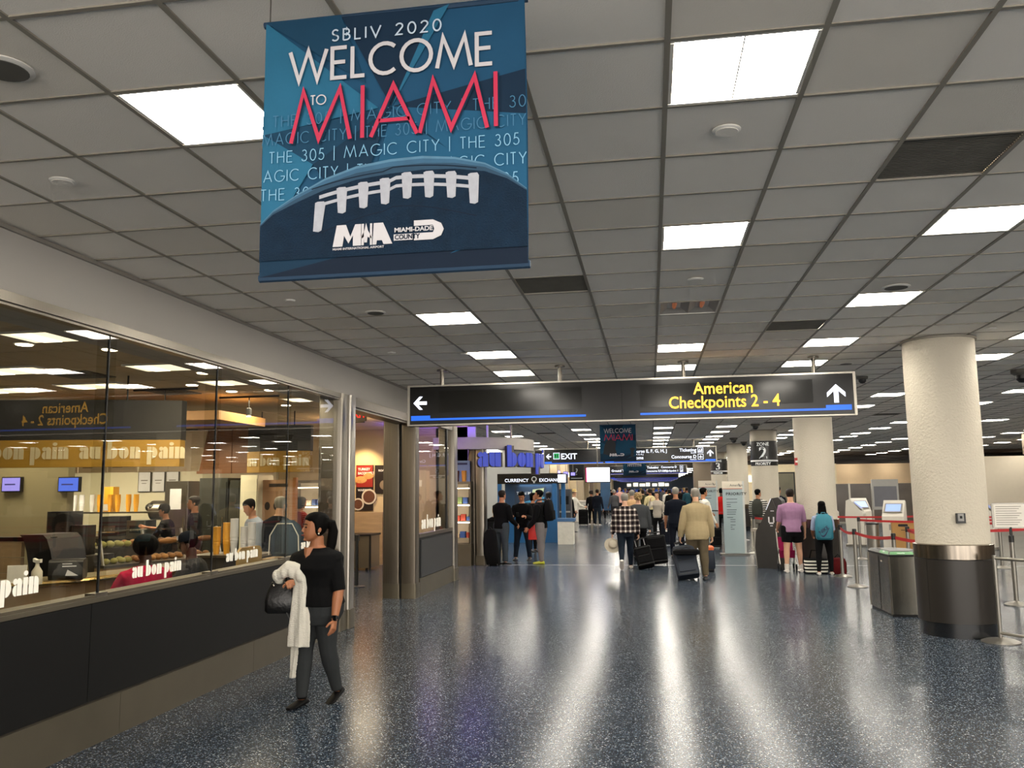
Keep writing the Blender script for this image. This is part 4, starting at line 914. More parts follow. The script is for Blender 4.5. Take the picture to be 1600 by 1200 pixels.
for k, (x_, y_, c_) in enumerate(spots):
    kind = k % 6; fx, fy = F2(x_, y_)
    rank = sorted(q[0] for q in spots).index(x_); lab = 'distant person in a %s top, %s from the shop side in the far crowd' % (cn_[c_], (ORD[1:] + ['twenty-%s' % w_ for w_ in ('fifth', 'sixth', 'seventh', 'eighth', 'ninth')] + ['thirtieth', 'thirty-first', 'thirty-second', 'thirty-third', 'thirty-fourth'])[rank] if rank else 'first')
    if kind not in made:
        B = proto[kind][0]; hs, hm = hairs[kind]
        o = dress(fx, fy, R_(180 + rc.uniform(-30, 30)), lab, B, cm[c_], [Cb, M_DENIM, Cdg][k % 3], hs, hm, SK[['tan', 'light', 'brown'][k % 3]], Sh_b, group='distant crowd', vox=.014)
        made[kind] = o
    else:
        o = copy_tree(made[kind]); o.matrix_world = Matrix.Translation((fx, fy, 0)) @ Matrix.Rotation(R_(180 + rc.uniform(-40, 40)), 4, 'Z'); o['label'] = lab
        for ch in o.children:
            if ch.name.startswith('shirt'): ch.material_slots[0].link = 'OBJECT'; ch.material_slots[0].material = cm[c_]
        o.scale = (1,) * 3
# ------------------------------------------------------------------ overhead signs
FZ = lambda x, y, z: frame((x, y, z), (1, 0, 0), (0, 0, 1))      # faces the viewer (-Y)
M_SIGN = mat('sign_black', '#0b0b0b', .22, 0, .2, 3)
M_ALU = mat('sign_aluminium', '#b3aea3', .35, .7, .05)
def arrow(mb, M, ang, s=.11):
    R2 = M @ Matrix.Rotation(ang, 4, 'Z')
    mb.prism([(0, s), (s * .95, .1 * s), (s * .95, -.38 * s), (.24 * s, .28 * s), (.24 * s, -s), (-.24 * s, -s), (-.24 * s, .28 * s), (-.95 * s, -.38 * s), (-.95 * s, .1 * s)], 0, .003, 'z', R2)
def bars(o, M, segs, z, m=M_BLUE):
    b = MB()
    for x0, x1, big in segs:
        b.box(x0, x1, z, z + .028, 0, .003, M)
        if big: b.box(big[0], big[1], z + .028, z + .075, 0, .003, M)
    b.build('blue_bar', m, o)
def sign(y, x0, x1, z0, z1, rods, lab, depth=.22):
    o = thing('overhead_sign', lab, 'sign', ((x0 + x1) / 2, y, z1)); w = (x1 - x0) / 2; h = z1 - z0
    MB().box(-w + .03, w - .03, -depth / 2, depth / 2, -h + .02, -.02).build('housing', M_SIGN, o)
    MB().box(-w, w, -depth / 2 - .008, depth / 2 + .008, -.022, 0).box(-w, w, -depth / 2 - .008, depth / 2 + .008, -h, -h + .018).build('edge_rail', M_ALU, o)
    for sx in (-1, 1): MB().box(sx * w, sx * (w - .035), -depth / 2 - .010, depth / 2 + .010, -h, 0).build('end_cap', M_ALU, o)
    for rx in rods:
        MB().cyl(rx - (x0 + x1) / 2, 0, -.002, CEIL - .008 - z1, .028, 14).build('hanging_rod', M_STEEL, o, True)
        MB().lathe([(.075, CEIL - .03 - z1), (.075, CEIL - .008 - z1)], rx - (x0 + x1) / 2, 0, 18).build('rod_flange', M_STEEL, o, True)
    return o, FZ(-w, -depth / 2 - .001, -h), 2 * w, h      # lettering plane: origin at lower left corner (local)
so, SM, sw, sh = sign(12.0, -3.47, 2.77, 2.69, 3.28, (-2.982, -1.238, .504, 2.26), 'wide black overhead sign with amber checkpoint lettering and two arrows')
SC = 6.24 / 693.
b = MB(); arrow(b, SM @ Matrix.Translation((.19, .33, .001)), PI / 2, .10); b.build('arrow', M_TEXT, so); b = MB(); arrow(b, SM @ Matrix.Translation((5.98, .30, .001)), 0, .125); b.build('arrow', M_TEXT, so)
b = MB(); b.box(.055, 2.60, .075, .103, .001, .004, SM); b.box(.055, .34, .103, .145, .001, .004, SM); b.box(3.36, 6.17, .075, .103, .001, .004, SM); b.box(5.84, 6.17, .103, .145, .001, .004, SM); b.build('blue_bar', M_BLUE, so)
b = MB(); b.box(.47, 2.55, .18, .50, .001, .0035, SM); b.box(3.36, 5.68, .18, .50, .001, .0035, SM); b.build('led_window', mat('led_window', '#121210', .15, 0, .1), so)
MB().box(3.105, 3.115, .02, .57, .001, .003, SM).build('panel_joint', M_ALU if False else M_RUB, so)
text('lettering', 'American', .235, SM @ Matrix.Translation((4.50, .345, .0045)), M_AMBER, so, 'CENTER', .010, .001, .88)
text('lettering', 'Checkpoints 2 - 4', .235, SM @ Matrix.Translation((4.50, .155, .0045)), M_AMBER, so, 'CENTER', .010, .001, .88)
WH = emis('sign_white', '#e9efff', 1.1)
o2, M2, w2_, h2 = sign(32.0, -3.98, 2.43, 2.68, 3.26, (-2.3, -.7, .55, 1.62), 'black overhead EXIT and Concourse D sign behind the second banner')
def icon(o, M, x, y, s, kind, m=WH):
    b = MB(); t = s * .07
    for a in ((0, s, 0, t), (0, s, s - t, s), (0, t, t, s - t), (s - t, s, t, s - t)): b.box(x + a[0], x + a[1], y + a[2], y + a[3], .001, .003, M)
    if kind == 'plane':
        b.prism([(x + s * .5 + p * s, y + s * .5 + q * s) for p, q in ((0, .36), (.05, .1), (.34, -.06), (.34, -.14), (.05, -.06), (.04, -.25), (.14, -.34), (0, -.3), (-.14, -.34), (-.04, -.25), (-.05, -.06), (-.34, -.14), (-.34, -.06), (-.05, .1))], .001, .003, 'z', M)
    elif kind == 'desk':
        b.box(x + .15 * s, x + .55 * s, y + .2 * s, y + .42 * s, .001, .003, M); b.box(x + .6 * s, x + .8 * s, y + .2 * s, y + .75 * s, .001, .003, M); b.box(x + .25 * s, x + .4 * s, y + .5 * s, y + .7 * s, .001, .003, M)
    b.build('icon', m, o)
b = MB(); arrow(b, M2 @ Matrix.Translation((.2, .30, .001)), PI / 2, .10); b.build('arrow', WH, o2); b = MB(); arrow(b, M2 @ Matrix.Translation((6.18, .33, .001)), 0, .12); b.build('arrow', WH, o2)
bars(o2, M2 @ Matrix.Translation((0, 0, .001)), [(.05, 2.25, (.05, .32)), (2.33, 4.65, (2.33, 2.65)), (4.72, 6.36, (6.0, 6.36))], .03)
GR = emis('exit_green', '#1fae5b', .8); icon(o2, M2, .38, .2, .24, ''); MB().box(.41, .59, .23, .41, .001, .0025, M2).build('green_square', GR, o2)
b = MB(); b.box(.44, .49, .26, .38, .0026, .004, M2); b.box(.52, .56, .26, .38, .0026, .004, M2); b.build('door_mark', M_SIGN, o2)
text('lettering', 'EXIT', .30, M2 @ Matrix.Translation((.66, .2, .001)), WH, o2, 'LEFT', .02)
text('lettering', 'Concourse E, F, G, H, J', .165, M2 @ Matrix.Translation((4.62, .385, .001)), WH, o2, 'RIGHT', .015)
text('lettering', 'Puertas E, F, G, H, J', .07, M2 @ Matrix.Translation((3.75, .30, .001)), WH, o2, 'RIGHT', .01)
text('lettering', 'Customs', .165, M2 @ Matrix.Translation((3.75, .145, .001)), WH, o2, 'RIGHT', .015)
text('lettering', 'Ticketing', .165, M2 @ Matrix.Translation((5.68, .40, .001)), WH, o2, 'RIGHT', .015); text('lettering', 'Boletos', .065, M2 @ Matrix.Translation((5.68, .325, .001)), WH, o2, 'RIGHT', .01)
text('lettering', 'Concourse D', .165, M2 @ Matrix.Translation((5.68, .155, .001)), WH, o2, 'RIGHT', .015); text('lettering', 'Puerta D', .065, M2 @ Matrix.Translation((5.68, .085, .001)), WH, o2, 'RIGHT', .01)
icon(o2, M2, 5.73, .345, .2, 'desk'); icon(o2, M2, 5.73, .1, .2, 'plane')
o3, M3, w3, h3_ = sign(56.0, -3.4, 2.35, 2.66, 3.24, (-2.2, 0, 1.6), 'distant black sign listing Ground Transportation and Ticketing')
text('lettering', 'Ground Transportation', .2, M3 @ Matrix.Translation((.9, .18, .001)), WH, o3, 'LEFT', .02); text('lettering', 'Ticketing', .2, M3 @ Matrix.Translation((3.2, .36, .001)), WH, o3, 'LEFT', .02); text('lettering', 'Concourse E,F,G,H,J', .17, M3 @ Matrix.Translation((3.1, .14, .001)), WH, o3, 'LEFT', .02)
text('lettering', 'Concourse D', .18, M3 @ Matrix.Translation((5.1, .38, .001)), WH, o3, 'RIGHT', .02); text('lettering', 'Checkpoint 1', .17, M3 @ Matrix.Translation((5.2, .14, .001)), WH, o3, 'RIGHT', .02)
b = MB(); arrow(b, M3 @ Matrix.Translation((.2, .3, .001)), PI / 2, .1); b.build('arrow', WH, o3); icon(o3, M3, .6, .14, .2, 'desk'); icon(o3, M3, 5.3, .34, .2, 'plane'); icon(o3, M3, 5.3, .1, .2, 'desk')
DB = emis('far_blue', '#1a38b8', .7); bars(o3, M3, [(.05, 5.7, (.05, .4))], .03, DB)
for k, (Y, x0, x1) in enumerate(((68, -3.2, 2.2), (78, -3.4, 2.4), (88, -3.4, 2.4), (99, -3.5, 2.4))):
    q, MM, ww, hh = sign(Y, x0, x1, 2.5 , 3.02, (), ['first', 'second', 'third', 'last'][k] + ' of the blue edged far signs beneath the low ceiling'); bars(q, MM, [(.05, ww - .05, (.05, .4))], .03, DB)
    for rx in (-1.2, 1.2): MB().cyl(rx, 0, 0, .1, .03, 8).build('hanging_rod', M_STEEL, q)

# ------------------------------------------------------------------ banners
def banner(X, Y, Z0, w, h, lab, full=1):
    o = thing('banner', lab, 'banner', (X + w / 2, Y, Z0 + h)); M = FZ(-w / 2, -.006, -h)      # local plane: u to the right, v up, metres
    blues = ['#103750', '#194c6b', '#0b2338', '#215c7a', '#0b2a40', '#164260', '#08182a'] if full == 1 else ['#0e2f45', '#123a52', '#0a2236', '#15435c', '#0c2c42', '#103650', '#081a2b']
    ms = [mat('banner_blue_%s%s' % ('abcdefg'[i], full), c, .75, 0, .15, 5, .25, 12, spec=.2) for i, c in enumerate(blues)]
    n = 40; b = MB()
    def wav(u, v): return .002 * math.sin(u * 9 + v * 4) + .0015 * math.sin(v * 17 + 2 * u) * (1 - v)
    G = {}
    vs = []; 
    for j in range(n + 1):
        for i in range(n + 1): u, v = i / n, j / n; vs.append((u * w - .004 * math.sin(v * PI) * (1 - 2 * u), v * h, wav(u, v)))
    tri = [((0, 1), (.45, .62), (.0, .55), 3), ((.3, 1), (.5, .62), (.72, 1), 2), ((.5, .62), (1, .72), (1, 1), 5), ((.5, .62), (.72, 1), (.66, .98), 3), ((0, .55), (.5, .62), (.2, .42), 0), ((.5, .62), (1, .55), (1, .72), 2), ((.0, 1), (.3, 1), (.4, .72), 0), ((.5, .62), (1, .55), (1, .2), 1), ((.2, .42), (.5, .62), (.35, .2), 4), ((0, .55), (.2, .42), (0, .1), 3), ((.5, .6), (.9, .3), (.4, .2), 1), ((.0, 0), (0, .2), (1, .2), 4), ((0, 0), (1, .2), (1, 0), 6), ((.72, .05), (1, .13), (1, .2), 1)]
    for j in range(n):
        for i in range(n):
            a = j * (n + 1) + i; b.mi = 5; b.add([vs[a], vs[a + 1], vs[a + n + 2], vs[a + n + 1]], [(0, 1, 2, 3)], M)
    b.build('cloth', ms, o, True)
    b = MB()
    for k, t in enumerate(tri):
        b.mi = t[3]; ps = [(p[0] * w, p[1] * h, .005 + .0003 * k) for p in t[:3]]
        if (ps[1][0] - ps[0][0]) * (ps[2][1] - ps[0][1]) - (ps[1][1] - ps[0][1]) * (ps[2][0] - ps[0][0]) < 0: ps = ps[::-1]
        b.add(ps, [(0, 1, 2)], M)
    b.build('facet_print', ms, o)
    MB().tube([(-w / 2 - .01, 0, -.004), (w / 2 + .01, 0, -.004)], .012, 8).build('top_pole', mat('banner_hem', '#123049', .8), o, True)
    MB().tube([(-w / 2 - .005, 0, -h), (w / 2 + .005, 0, -h)], .014, 8).build('bottom_pole', mat('banner_hem', '#123049'), o, True)
    for sx in (-1, 1): MB().tube([(sx * (w / 2 - .01), 0, 0), (sx * (w / 2 - .01), 0, CEIL - (Z0 + h) - .006)], .0025, 6).build('hanging_wire', M_STEEL, o, True)
    L = lambda k: M @ Matrix.Translation((0, 0, .012 + .0012 * k))
    WHT = mat('banner_white', '#b4b2b6', .7, 0, .03); PNK = mat('banner_pink', '#b01d43' if full == 1 else '#5e2038', .7, 0, .03); LT = mat('banner_pale_text', '#6fa2c0', .7, 0, .03); LT2 = mat('banner_faint_text', '#2f6688', .7, 0, .03)
    if full == 1:
        b = MB(); T1 = L(1)
        word(b, 'SBLIV 2020', .27 * w, .895 * h, .044 * h, .0055, 0, T1, .36, fit=.42 * w); b.build('lettering', mat('banner_soft_white', '#a9b9c9', .7), o)
        b = MB(); word(b, 'WELCOME', .105 * w, .748 * h, .118 * h, .0142, 0, T1, .2, fit=.775 * w); b.build('lettering', WHT, o)
        b = MB(); word(b, 'TO', .19 * w, .648 * h, .036 * h, .0042, 0, L(3), .15); b.build('lettering', WHT, o)
        sb_ = MB(); b = MB()
        for mbx, dx, dz, T_ in ((sb_, .005, -.005, L(1)), (b, 0, 0, L(2))):
            def mm(x0, x1, y0=.505, y1=.705):
                ww = x1 - x0; stroke(mbx, [((x0 + p * ww) * w + dx, (y0 + q * (y1 - y0)) * h + dz) for p, q in ((0, 0), (.2, 1), (.47, .05), (.82, 1), (1, 0))], .0138, 0, T_)
            mm(.115, .345)
            stroke(mbx, [(.392 * w + dx, .505 * h + dz), (.392 * w + dx, .708 * h + dz)], .0138, 0, T_)
            stroke(mbx, [(.425 * w + dx, .505 * h + dz), (.51 * w + dx, .70 * h + dz), (.60 * w + dx, .505 * h + dz)], .0138, 0, T_); stroke(mbx, [(.455 * w + dx, .565 * h + dz), (.572 * w + dx, .565 * h + dz)], .013, 0, T_)
            mm(.61, .86); stroke(mbx, [(.892 * w + dx, .508 * h + dz), (.892 * w + dx, .715 * h + dz)], .0138, 0, T_)
        sb_.build('letter_shadow_print', ms[2], o); b.build('lettering', PNK, o)
        for s_, u, v, m_, f in (('THE 305 | MAGIC CITY | THE 305', .03, .434, LT, .945), ('AGIC CITY | THE 305 | MAGIC CITY', .01, .362, LT, .99), ('THE 305 | MAGIC CITY | THE 305', .0, .29, LT, .97), ('MAGIC CITY | THE 305 | MAGIC CITY', .0, .505, LT2, 1.0), ('| THE 305 | MAGIC CITY | THE 30', .0, .575, LT2, 1.0)):
            b = MB(); word(b, s_, u * w, v * h, .043 * h, .0032, 0, L(.3), .3, fit=f * w); b.build('lettering', m_, o)
        # printed ball
        top = [(0, .2), (.05, .25), (.14, .305), (.25, .36), (.37, .398), (.5, .415), (.62, .418), (.74, .405), (.85, .375), (.93, .33), (1, .27)]
        ball_m = mat('ball_print', '#0a2033', .8, 0, .4, 22, .6, 160, spec=.2); b = MB(); b.add([(u * w, v * h, 0) for u, v in top] + [(w, .06 * h, 0), (0, .06 * h, 0)], [tuple(range(len(top) + 2))[::-1]], L(.8)); b.build('ball_print', ball_m, o)
        for k, (m_, a, c) in enumerate((('#47708a', 0, .012), ('#2a5470', .010, .030), ('#173a52', .028, .055))):
            b = MB()
            for p, q in zip(top, top[1:]):
                f = lambda u: max(.15, math.sin(PI * min(1, max(0, u))) ** .7)
                b.add([(p[0] * w, (p[1] - a * f(p[0])) * h, 0), (q[0] * w, (q[1] - a * f(q[0])) * h, 0), (q[0] * w, (q[1] - c * f(q[0])) * h, 0), (p[0] * w, (p[1] - c * f(p[0])) * h, 0)], [(3, 2, 1, 0)], L(1 + .1 * k))
            b.build('ball_highlight_print', mat('ball_tone_%s' % 'abc'[k], m_, .8, 0, .2, 30), o)
        b = MB(); arc = lambda u: .262 + .062 * math.sin(PI * min(1, (u - .17) / .78)) ** .8 + (.012 if u > .5 else 0)
        us = [.23 + .585 * k / 20 for k in range(21)]
        for e0, e1 in ((.0, .014), (-.03, -.018)):
            for p, q in zip(us, us[1:]): b.add([(p * w, (arc(p) + e0) * h, 0), (q * w, (arc(q) + e0) * h, 0), (q * w, (arc(q) + e1) * h, 0), (p * w, (arc(p) + e1) * h, 0)], [(0, 1, 2, 3)], L(2.2))
        for k in range(8):
            u = .215 + .082 * k; y1 = arc(u) + .024 - (.03 if k == 0 else 0); hh = .115 if k in (0, 7) else .10
            b.prism([(u * w + p * w, (y1 - q) * h) for p, q in ((0, .004), (.01, 0), (.034, 0), (.04, .01), (.036 - (.01 if k == 0 else 0), hh - .006), (.024 - (.01 if k == 0 else 0), hh), (.006 - (.012 if k == 0 else 0), hh - .004))], 0, .0012, 'z', L(2.4))
        b.build('lace_print', mat('lace_print', '#9a9da6', .8, 0, .15, 60), o)
        b = MB(); us2 = [.2 + .62 * k / 16 for k in range(17)]
        stroke(b, [(u * w, (arc(u) - .115 - .015 * math.sin(9 * u)) * h) for u in us2], .004, 0, L(1.6)); stroke(b, [(u * w, (arc(u) + .048) * h) for u in us2], .004, 0, L(1.6)); b.build('seam_print', ms[6], o)
    elif full == 2:
        b = MB(); word(b, 'WELCOME', .12 * w, .78 * h, .11 * h, .014, 0, L(1), .2, fit=.76 * w); b.build('lettering', WHT, o)
        b = MB(); word(b, 'MIAMI', .12 * w, .56 * h, .17 * h, .016, 0, L(1), .14, fit=.78 * w); b.build('lettering', PNK, o)
        b = MB(); rr = random.Random(4)
        b.prism([(x * w, y * h) for x, y in ((.08, .2), (.12, .42), (.2, .56), (.3, .6), (.4, .55), (.44, .44), (.42, .34), (.46, .2), (.36, .14), (.2, .16))], 0, .001, 'z', L(2)); b.prism([(x * w, y * h) for x, y in ((.84, .1), (.86, .26), (.82, .34), (.9, .36), (.98, .33), (.93, .26), (.92, .1))], 0, .001, 'z', L(2)); b.build('dark_print', mat('dark_print', '#070d16', .7), o)
    else:
        b = MB(); top = [(0, .42), (.25, .56), (.5, .6), (.75, .56), (1, .42)]
        stroke(b, [(u * w, v * h) for u, v in top], .03, 0, L(1)); b.build('ball_highlight_print', mat('ball_tone_b', '#34678a'), o)
        b = MB(); stroke(b, [(u * w, v * h) for u, v in ((.2, .44), (.5, .5), (.8, .44))], .03, 0, L(2))
        for k in range(8): b.box((.2 + .08 * k) * w, (.23 + .08 * k) * w, .38 * h, .5 * h, 0, .001, L(2))
        b.build('lace_print', WHT, o)
    # airport and county marks
    s_, v0 = (1, .115) if full == 1 else (1.15, .10)
    b = MB(); T2 = L(3); U = lambda x, y: ((x if full == 1 else x - .03) * w, (y - (.028 if full == 1 else 0)) * h)
    def poly(ps, T_=T2): b.prism([U(*p) for p in ps], 0, .0008, 'z', T_)
    y0, y1 = .125, .205
    poly([(.285, y0), (.30, y1), (.335, y1), (.352, .16), (.37, y1), (.392, y1), (.392, y0), (.362, y0), (.362, .165), (.345, y0 + .01), (.328, .165), (.322, y0)]); poly([(.436, y0), (.44, y1), (.475, y1), (.51, y0), (.477, y0), (.471, .14), (.452, .14), (.45, y0)])
    poly([(.394, y0), (.394, y1), (.403, y1), (.403, y0)]); poly([(.426, y0), (.426, y1), (.434, y1), (.434, y0)]); poly([(.411, y1 + .002), (.418, .18), (.432, .155), (.432, .148), (.417, .156), (.415, .135), (.405, .135), (.403, .156), (.393, .148), (.393, .155), (.405, .18)])
    poly([(.515, .135), (.515, .158), (.585, .158), (.585, .135)]); poly([(.59, .132), (.59, .158), (.66, .158), (.665, .17), (.66, .185), (.59, .185), (.59, .205), (.66, .205), (.69, .19), (.70, .168), (.69, .145), (.66, .132)])
    b.build('logo', WHT, o)
    if full == 1:
        text('lettering', 'MIAMI-DADE', .021, L(4) @ Matrix.Translation((.517 * w, .138 * h, 0)), WHT, o, 'LEFT', .03, .0003, 1.1); text('lettering', 'COUNTY', .022, L(4) @ Matrix.Translation((.519 * w, .111 * h, .0006)), ms[6], o, 'LEFT', .03, .0003, .92)
        text('lettering', 'MIAMI INTERNATIONAL AIRPORT', .0105, L(4) @ Matrix.Translation((.285 * w, .084 * h, 0)), WHT, o, 'LEFT', .02, .0003, 1.13)
    return o
banner(-1.293, 2.65, 2.477, .925, .925, 'large hanging blue banner reading Welcome to Miami above a printed ball')
banner(-1.258, 22.0, 2.46, .92, .93, 'second blue Miami banner, hanging in front of the EXIT sign', 2)
banner(-1.08, 34.6, 2.27, .92, .93, 'third small blue banner with ball laces below the EXIT sign', 3)

# ------------------------------------------------------------------ litter bin
o = thing('recycling_bin', 'six sided steel recycling bin with a green labelled rim beside the thick column', 'bin', (3.36, 12.85, 0))
hexp = [(-.245, .42), (-.215, -.57), (.13, -.555), (.30, -.3), (.30, .25), (.1, .45)]
M_BIN = mat('bin_reflection_steel', '#8a867c', .25, .95, .55, 2.5, 0, stretch=(6, 6, .2))  # reflections painted into the base colour as upright streaks
MB().prism([(p[0] * .97, p[1] * .97) for p in hexp], .0, .03).build('base_plinth', M_RUB, o)
MB().prism(hexp, .03, .79).build('body', M_BIN, o)
MB().loft([[(p[0] * a, p[1] * a, z) for p in hexp] for z, a in ((.79, 1.01), (.815, 1.015), (.85, .88))]).build('rim', M_BLACK, o)
MB().prism([(p[0] * .7, p[1] * .7) for p in hexp], .85, .856).build('lid', mat('lid_grey', '#3a3936', .4, .5), o)
b = MB()
for i in range(6):
    p, q = Vector((*hexp[i], 0)), Vector((*hexp[(i + 1) % 6], 0)); d_ = (q - p).normalized(); b.tube([p + Vector((0, 0, .03)), p + Vector((0, 0, .79))], .012, 6)
b.build('corner_trim', M_STEEL, o, True)
p, q = Vector((*hexp[0], .815)), Vector((*hexp[1], .815)); p2, q2 = Vector((*hexp[1], .815)), Vector((*hexp[2], .815))
GRN = mat('green_label', '#2f7a35', .4, 0, .1)
def rimlab(a, c, t0, t1, m, nm, s=None):
    A, C = a.lerp(c, t0), a.lerp(c, t1); i_ = Vector((0, 0, .035)); sc = .87
    b = MB(); b.quad(A * 1.0 + Vector((0, 0, .006)), C + Vector((0, 0, .006)), Vector((C.x * sc, C.y * sc, .853)), Vector((A.x * sc, A.y * sc, .853))); b.build(nm, m, o)
    if s:
        ux = (C - A).normalized(); uy = (Vector((A.x * sc, A.y * sc, .853)) - A).normalized(); text('lettering', s, .035, frame(A.lerp(C, .3) + Vector((0, 0, .009)) + uy * .02, ux, (uy - ux * uy.dot(ux)).normalized()), M_PRINTW, o, 'LEFT', .01, .0004)
rimlab(p, q, .55, .97, GRN, 'label', 'bottles'); rimlab(p2, q2, .03, .97, GRN, 'label', 'recycle')
fm_ = (p + q) / 2; nn = Vector((q.y - p.y, -(q.x - p.x), 0)).normalized(); MB().lathe([(.022, 0), (.022, .006)], n=14, T=Matrix.Translation(p.lerp(q, .62) + Vector((0, 0, -.12)) + nn * .001) @ nn.to_track_quat('Z', 'Y').to_matrix().to_4x4()).build('lock', M_CHROME, o, True)
b = MB(); mid = p.lerp(q, .5); b.tube([mid + Vector((0, 0, -.78)) + nn * .002, mid + Vector((0, 0, -.04)) + nn * .002], .004, 5); b.build('door_gap', M_RUB, o)

# ------------------------------------------------------------------ belt barriers
M_POST = mat('post_grey', '#8b877f', .35, .8, .08); M_BELT = mat('red_belt', '#a81d1e', .6, 0, .12, 12)
SP = {}
def post_(key, px_, py_, lab, m=M_POST, h=1.0, xy=None):
    x, y = xy or F2(px_, py_); SP[key] = (x, y)
    o = thing('barrier_post', lab, 'barrier post', (x, y, 0), group='belt barrier posts')
    MB().lathe([(.17, 0), (.17, .012), (.14, .028), (.05, .045), (.034, .06)], n=24).build('base', m, o, True)
    MB().lathe([(.032, .04), (.032, h - .1)], n=16).build('pole', m, o, True)
    MB().lathe([(.036, h - .1), (.036, h - .008), (.028, h)], n=16).build('belt_head', M_BLACK, o, True)
    SP[key + 'o'] = o; return o
def belt(a, c, sag=.04, h=.93, w=.05):
    A, C = Vector((*SP[a], h)), Vector((*SP[c], h)); d_ = (C - A).normalized(); A = A + d_ * .036; C = C - d_ * .036; b = MB(); n_ = Vector((-d_.y, d_.x, 0)) * .0015; rr = []
    for k in range(9):
        t = k / 8; p_ = A.lerp(C, t) - Vector((0, 0, sag * 4 * t * (1 - t))); rr.append([p_ + n_ + Vector((0, 0, w / 2)), p_ - n_ + Vector((0, 0, w / 2)), p_ - n_ - Vector((0, 0, w / 2)), p_ + n_ - Vector((0, 0, w / 2))])
    b.loft(rr); q = b.build('belt', M_BELT, None); par = SP[a + 'o']; bpy.context.view_layer.update(); q.parent = par; q.matrix_parent_inverse = par.matrix_world.inverted()
post_('a', 1340, 917, 'barrier post nearest the recycling bin with red belts both ways')
post_('b', 1317, 901, 'barrier post beside the young person with the teal backpack')
post_('c', 0, 0, 'barrier post just behind the recycling bin', xy=(3.75, 14.3))
post_('d', 0, 0, 'barrier post hidden mostly by the thick column', xy=(4.35, 13.2))
belt('b', 'a'); belt('a', 'c'); belt('c', 'd')
post_('e', 1316, 872, 'barrier post standing behind the first belt line', xy=(4.9, 21.6)); post_('f', 1370, 855, 'barrier post in front of the brown box kiosk', xy=(6.5, 20.4)); post_('g', 1415, 850, 'grey barrier post left of the thick column edge', xy=(7.2, 19.4)); post_('h', 0, 0, 'barrier post at the back line by the white kiosks', xy=(4.5, 24.2)); post_('i', 0, 0, 'barrier post between the white kiosks and screen', xy=(7.1, 24.0)); post_('j', 0, 0, 'barrier post ending the second belt line', xy=(9.6, 23.2))
belt('e', 'f', .02); belt('f', 'g', .02); belt('h', 'i', .02); belt('i', 'j', .02)
post_('k', 1186, 866, 'barrier post beside the striped shirt', xy=(2.68, 23.5)); post_('l', 0, 0, 'barrier post behind the leaning grey kiosk', xy=(3.4, 22.6)); post_('m', 0, 0, 'barrier post between the priority signs', xy=(1.9, 29.8)); post_('n', 0, 0, 'barrier post under the zone two column', xy=(3.0, 29.2)); belt('k', 'l', .02); belt('m', 'n', .02)
post_('o', 1578, 945, 'barrier post carrying the framed notice right of the column', xy=(5.20, 13.6)); post_('p', 0, 0, 'barrier post at the picture edge with red belt', xy=(7.0, 17.0)); post_('q', 0, 0, 'barrier post behind the notice post', xy=(4.6, 16.6)); post_('r', 0, 0, 'far barrier post before the check-in counter', xy=(9.8, 20.0)); post_('s', 0, 0, 'far barrier post outside the column shadow', xy=(7.5, 21.5)); belt('q', 'p', .03); belt('s', 'r', .03); belt('d', 'q', .03)
# framed notice on its post
o = thing('notice_board', 'small white framed notice on top of the barrier post right of the column', 'notice', (5.20, 13.6, 1.04), 0)
MB().rbox(-.24, .24, -.012, .012, .06, .43, .02, axis='y').build('frame', M_POST, o); MB().box(-.215, .215, -.016, -.011, .08, .41).build('sheet', mat('notice_sheet', '#cfcac0', .5), o); MB().cyl(0, 0, -.04, .08, .02, 10).build('stem', M_BLACK, o, True)
b = MB()
for k in range(9): b.box(-.19, .16 - .03 * (k % 3), -.0175, -.016, .375 - .033 * k, .384 - .033 * k)
b.build('text_lines', mat('grey_ink', '#77736c', .7), o)
# clear panel rail at the picture edge
o = thing('glass_barrier', 'steel framed clear barrier panel standing at the foot of the thick column', 'barrier', (0, 0, 0))
A, C = Vector((3.80, 10.45, 0)), Vector((5.1, 8.35, 0))
MB().tube([A + Vector((0, 0, .0)), A + Vector((0, 0, .95))], .022, 10).build('frame_post', M_POST, o, True); MB().tube([A + Vector((0, 0, .92)), C + Vector((0, 0, .92))], .018, 10).build('top_rail', M_POST, o, True); MB().tube([A + Vector((0, 0, .10)), C + Vector((0, 0, .10))], .018, 10).build('bottom_rail', M_POST, o, True); MB().tube([C + Vector((0, 0, .0)), C + Vector((0, 0, .95))], .022, 10).build('frame_post', M_POST, o, True)
b = MB(); b.quad(A + Vector((0, 0, .12)), C + Vector((0, 0, .12)), C + Vector((0, 0, .9)), A + Vector((0, 0, .9))); b.build('clear_panel', M_GLASS2, o)
for p in (A, C): MB().lathe([(.20, 0), (.20, .01), (.15, .03), (.03, .05)], p.x, p.y, 24).build('base', M_POST, o, True)

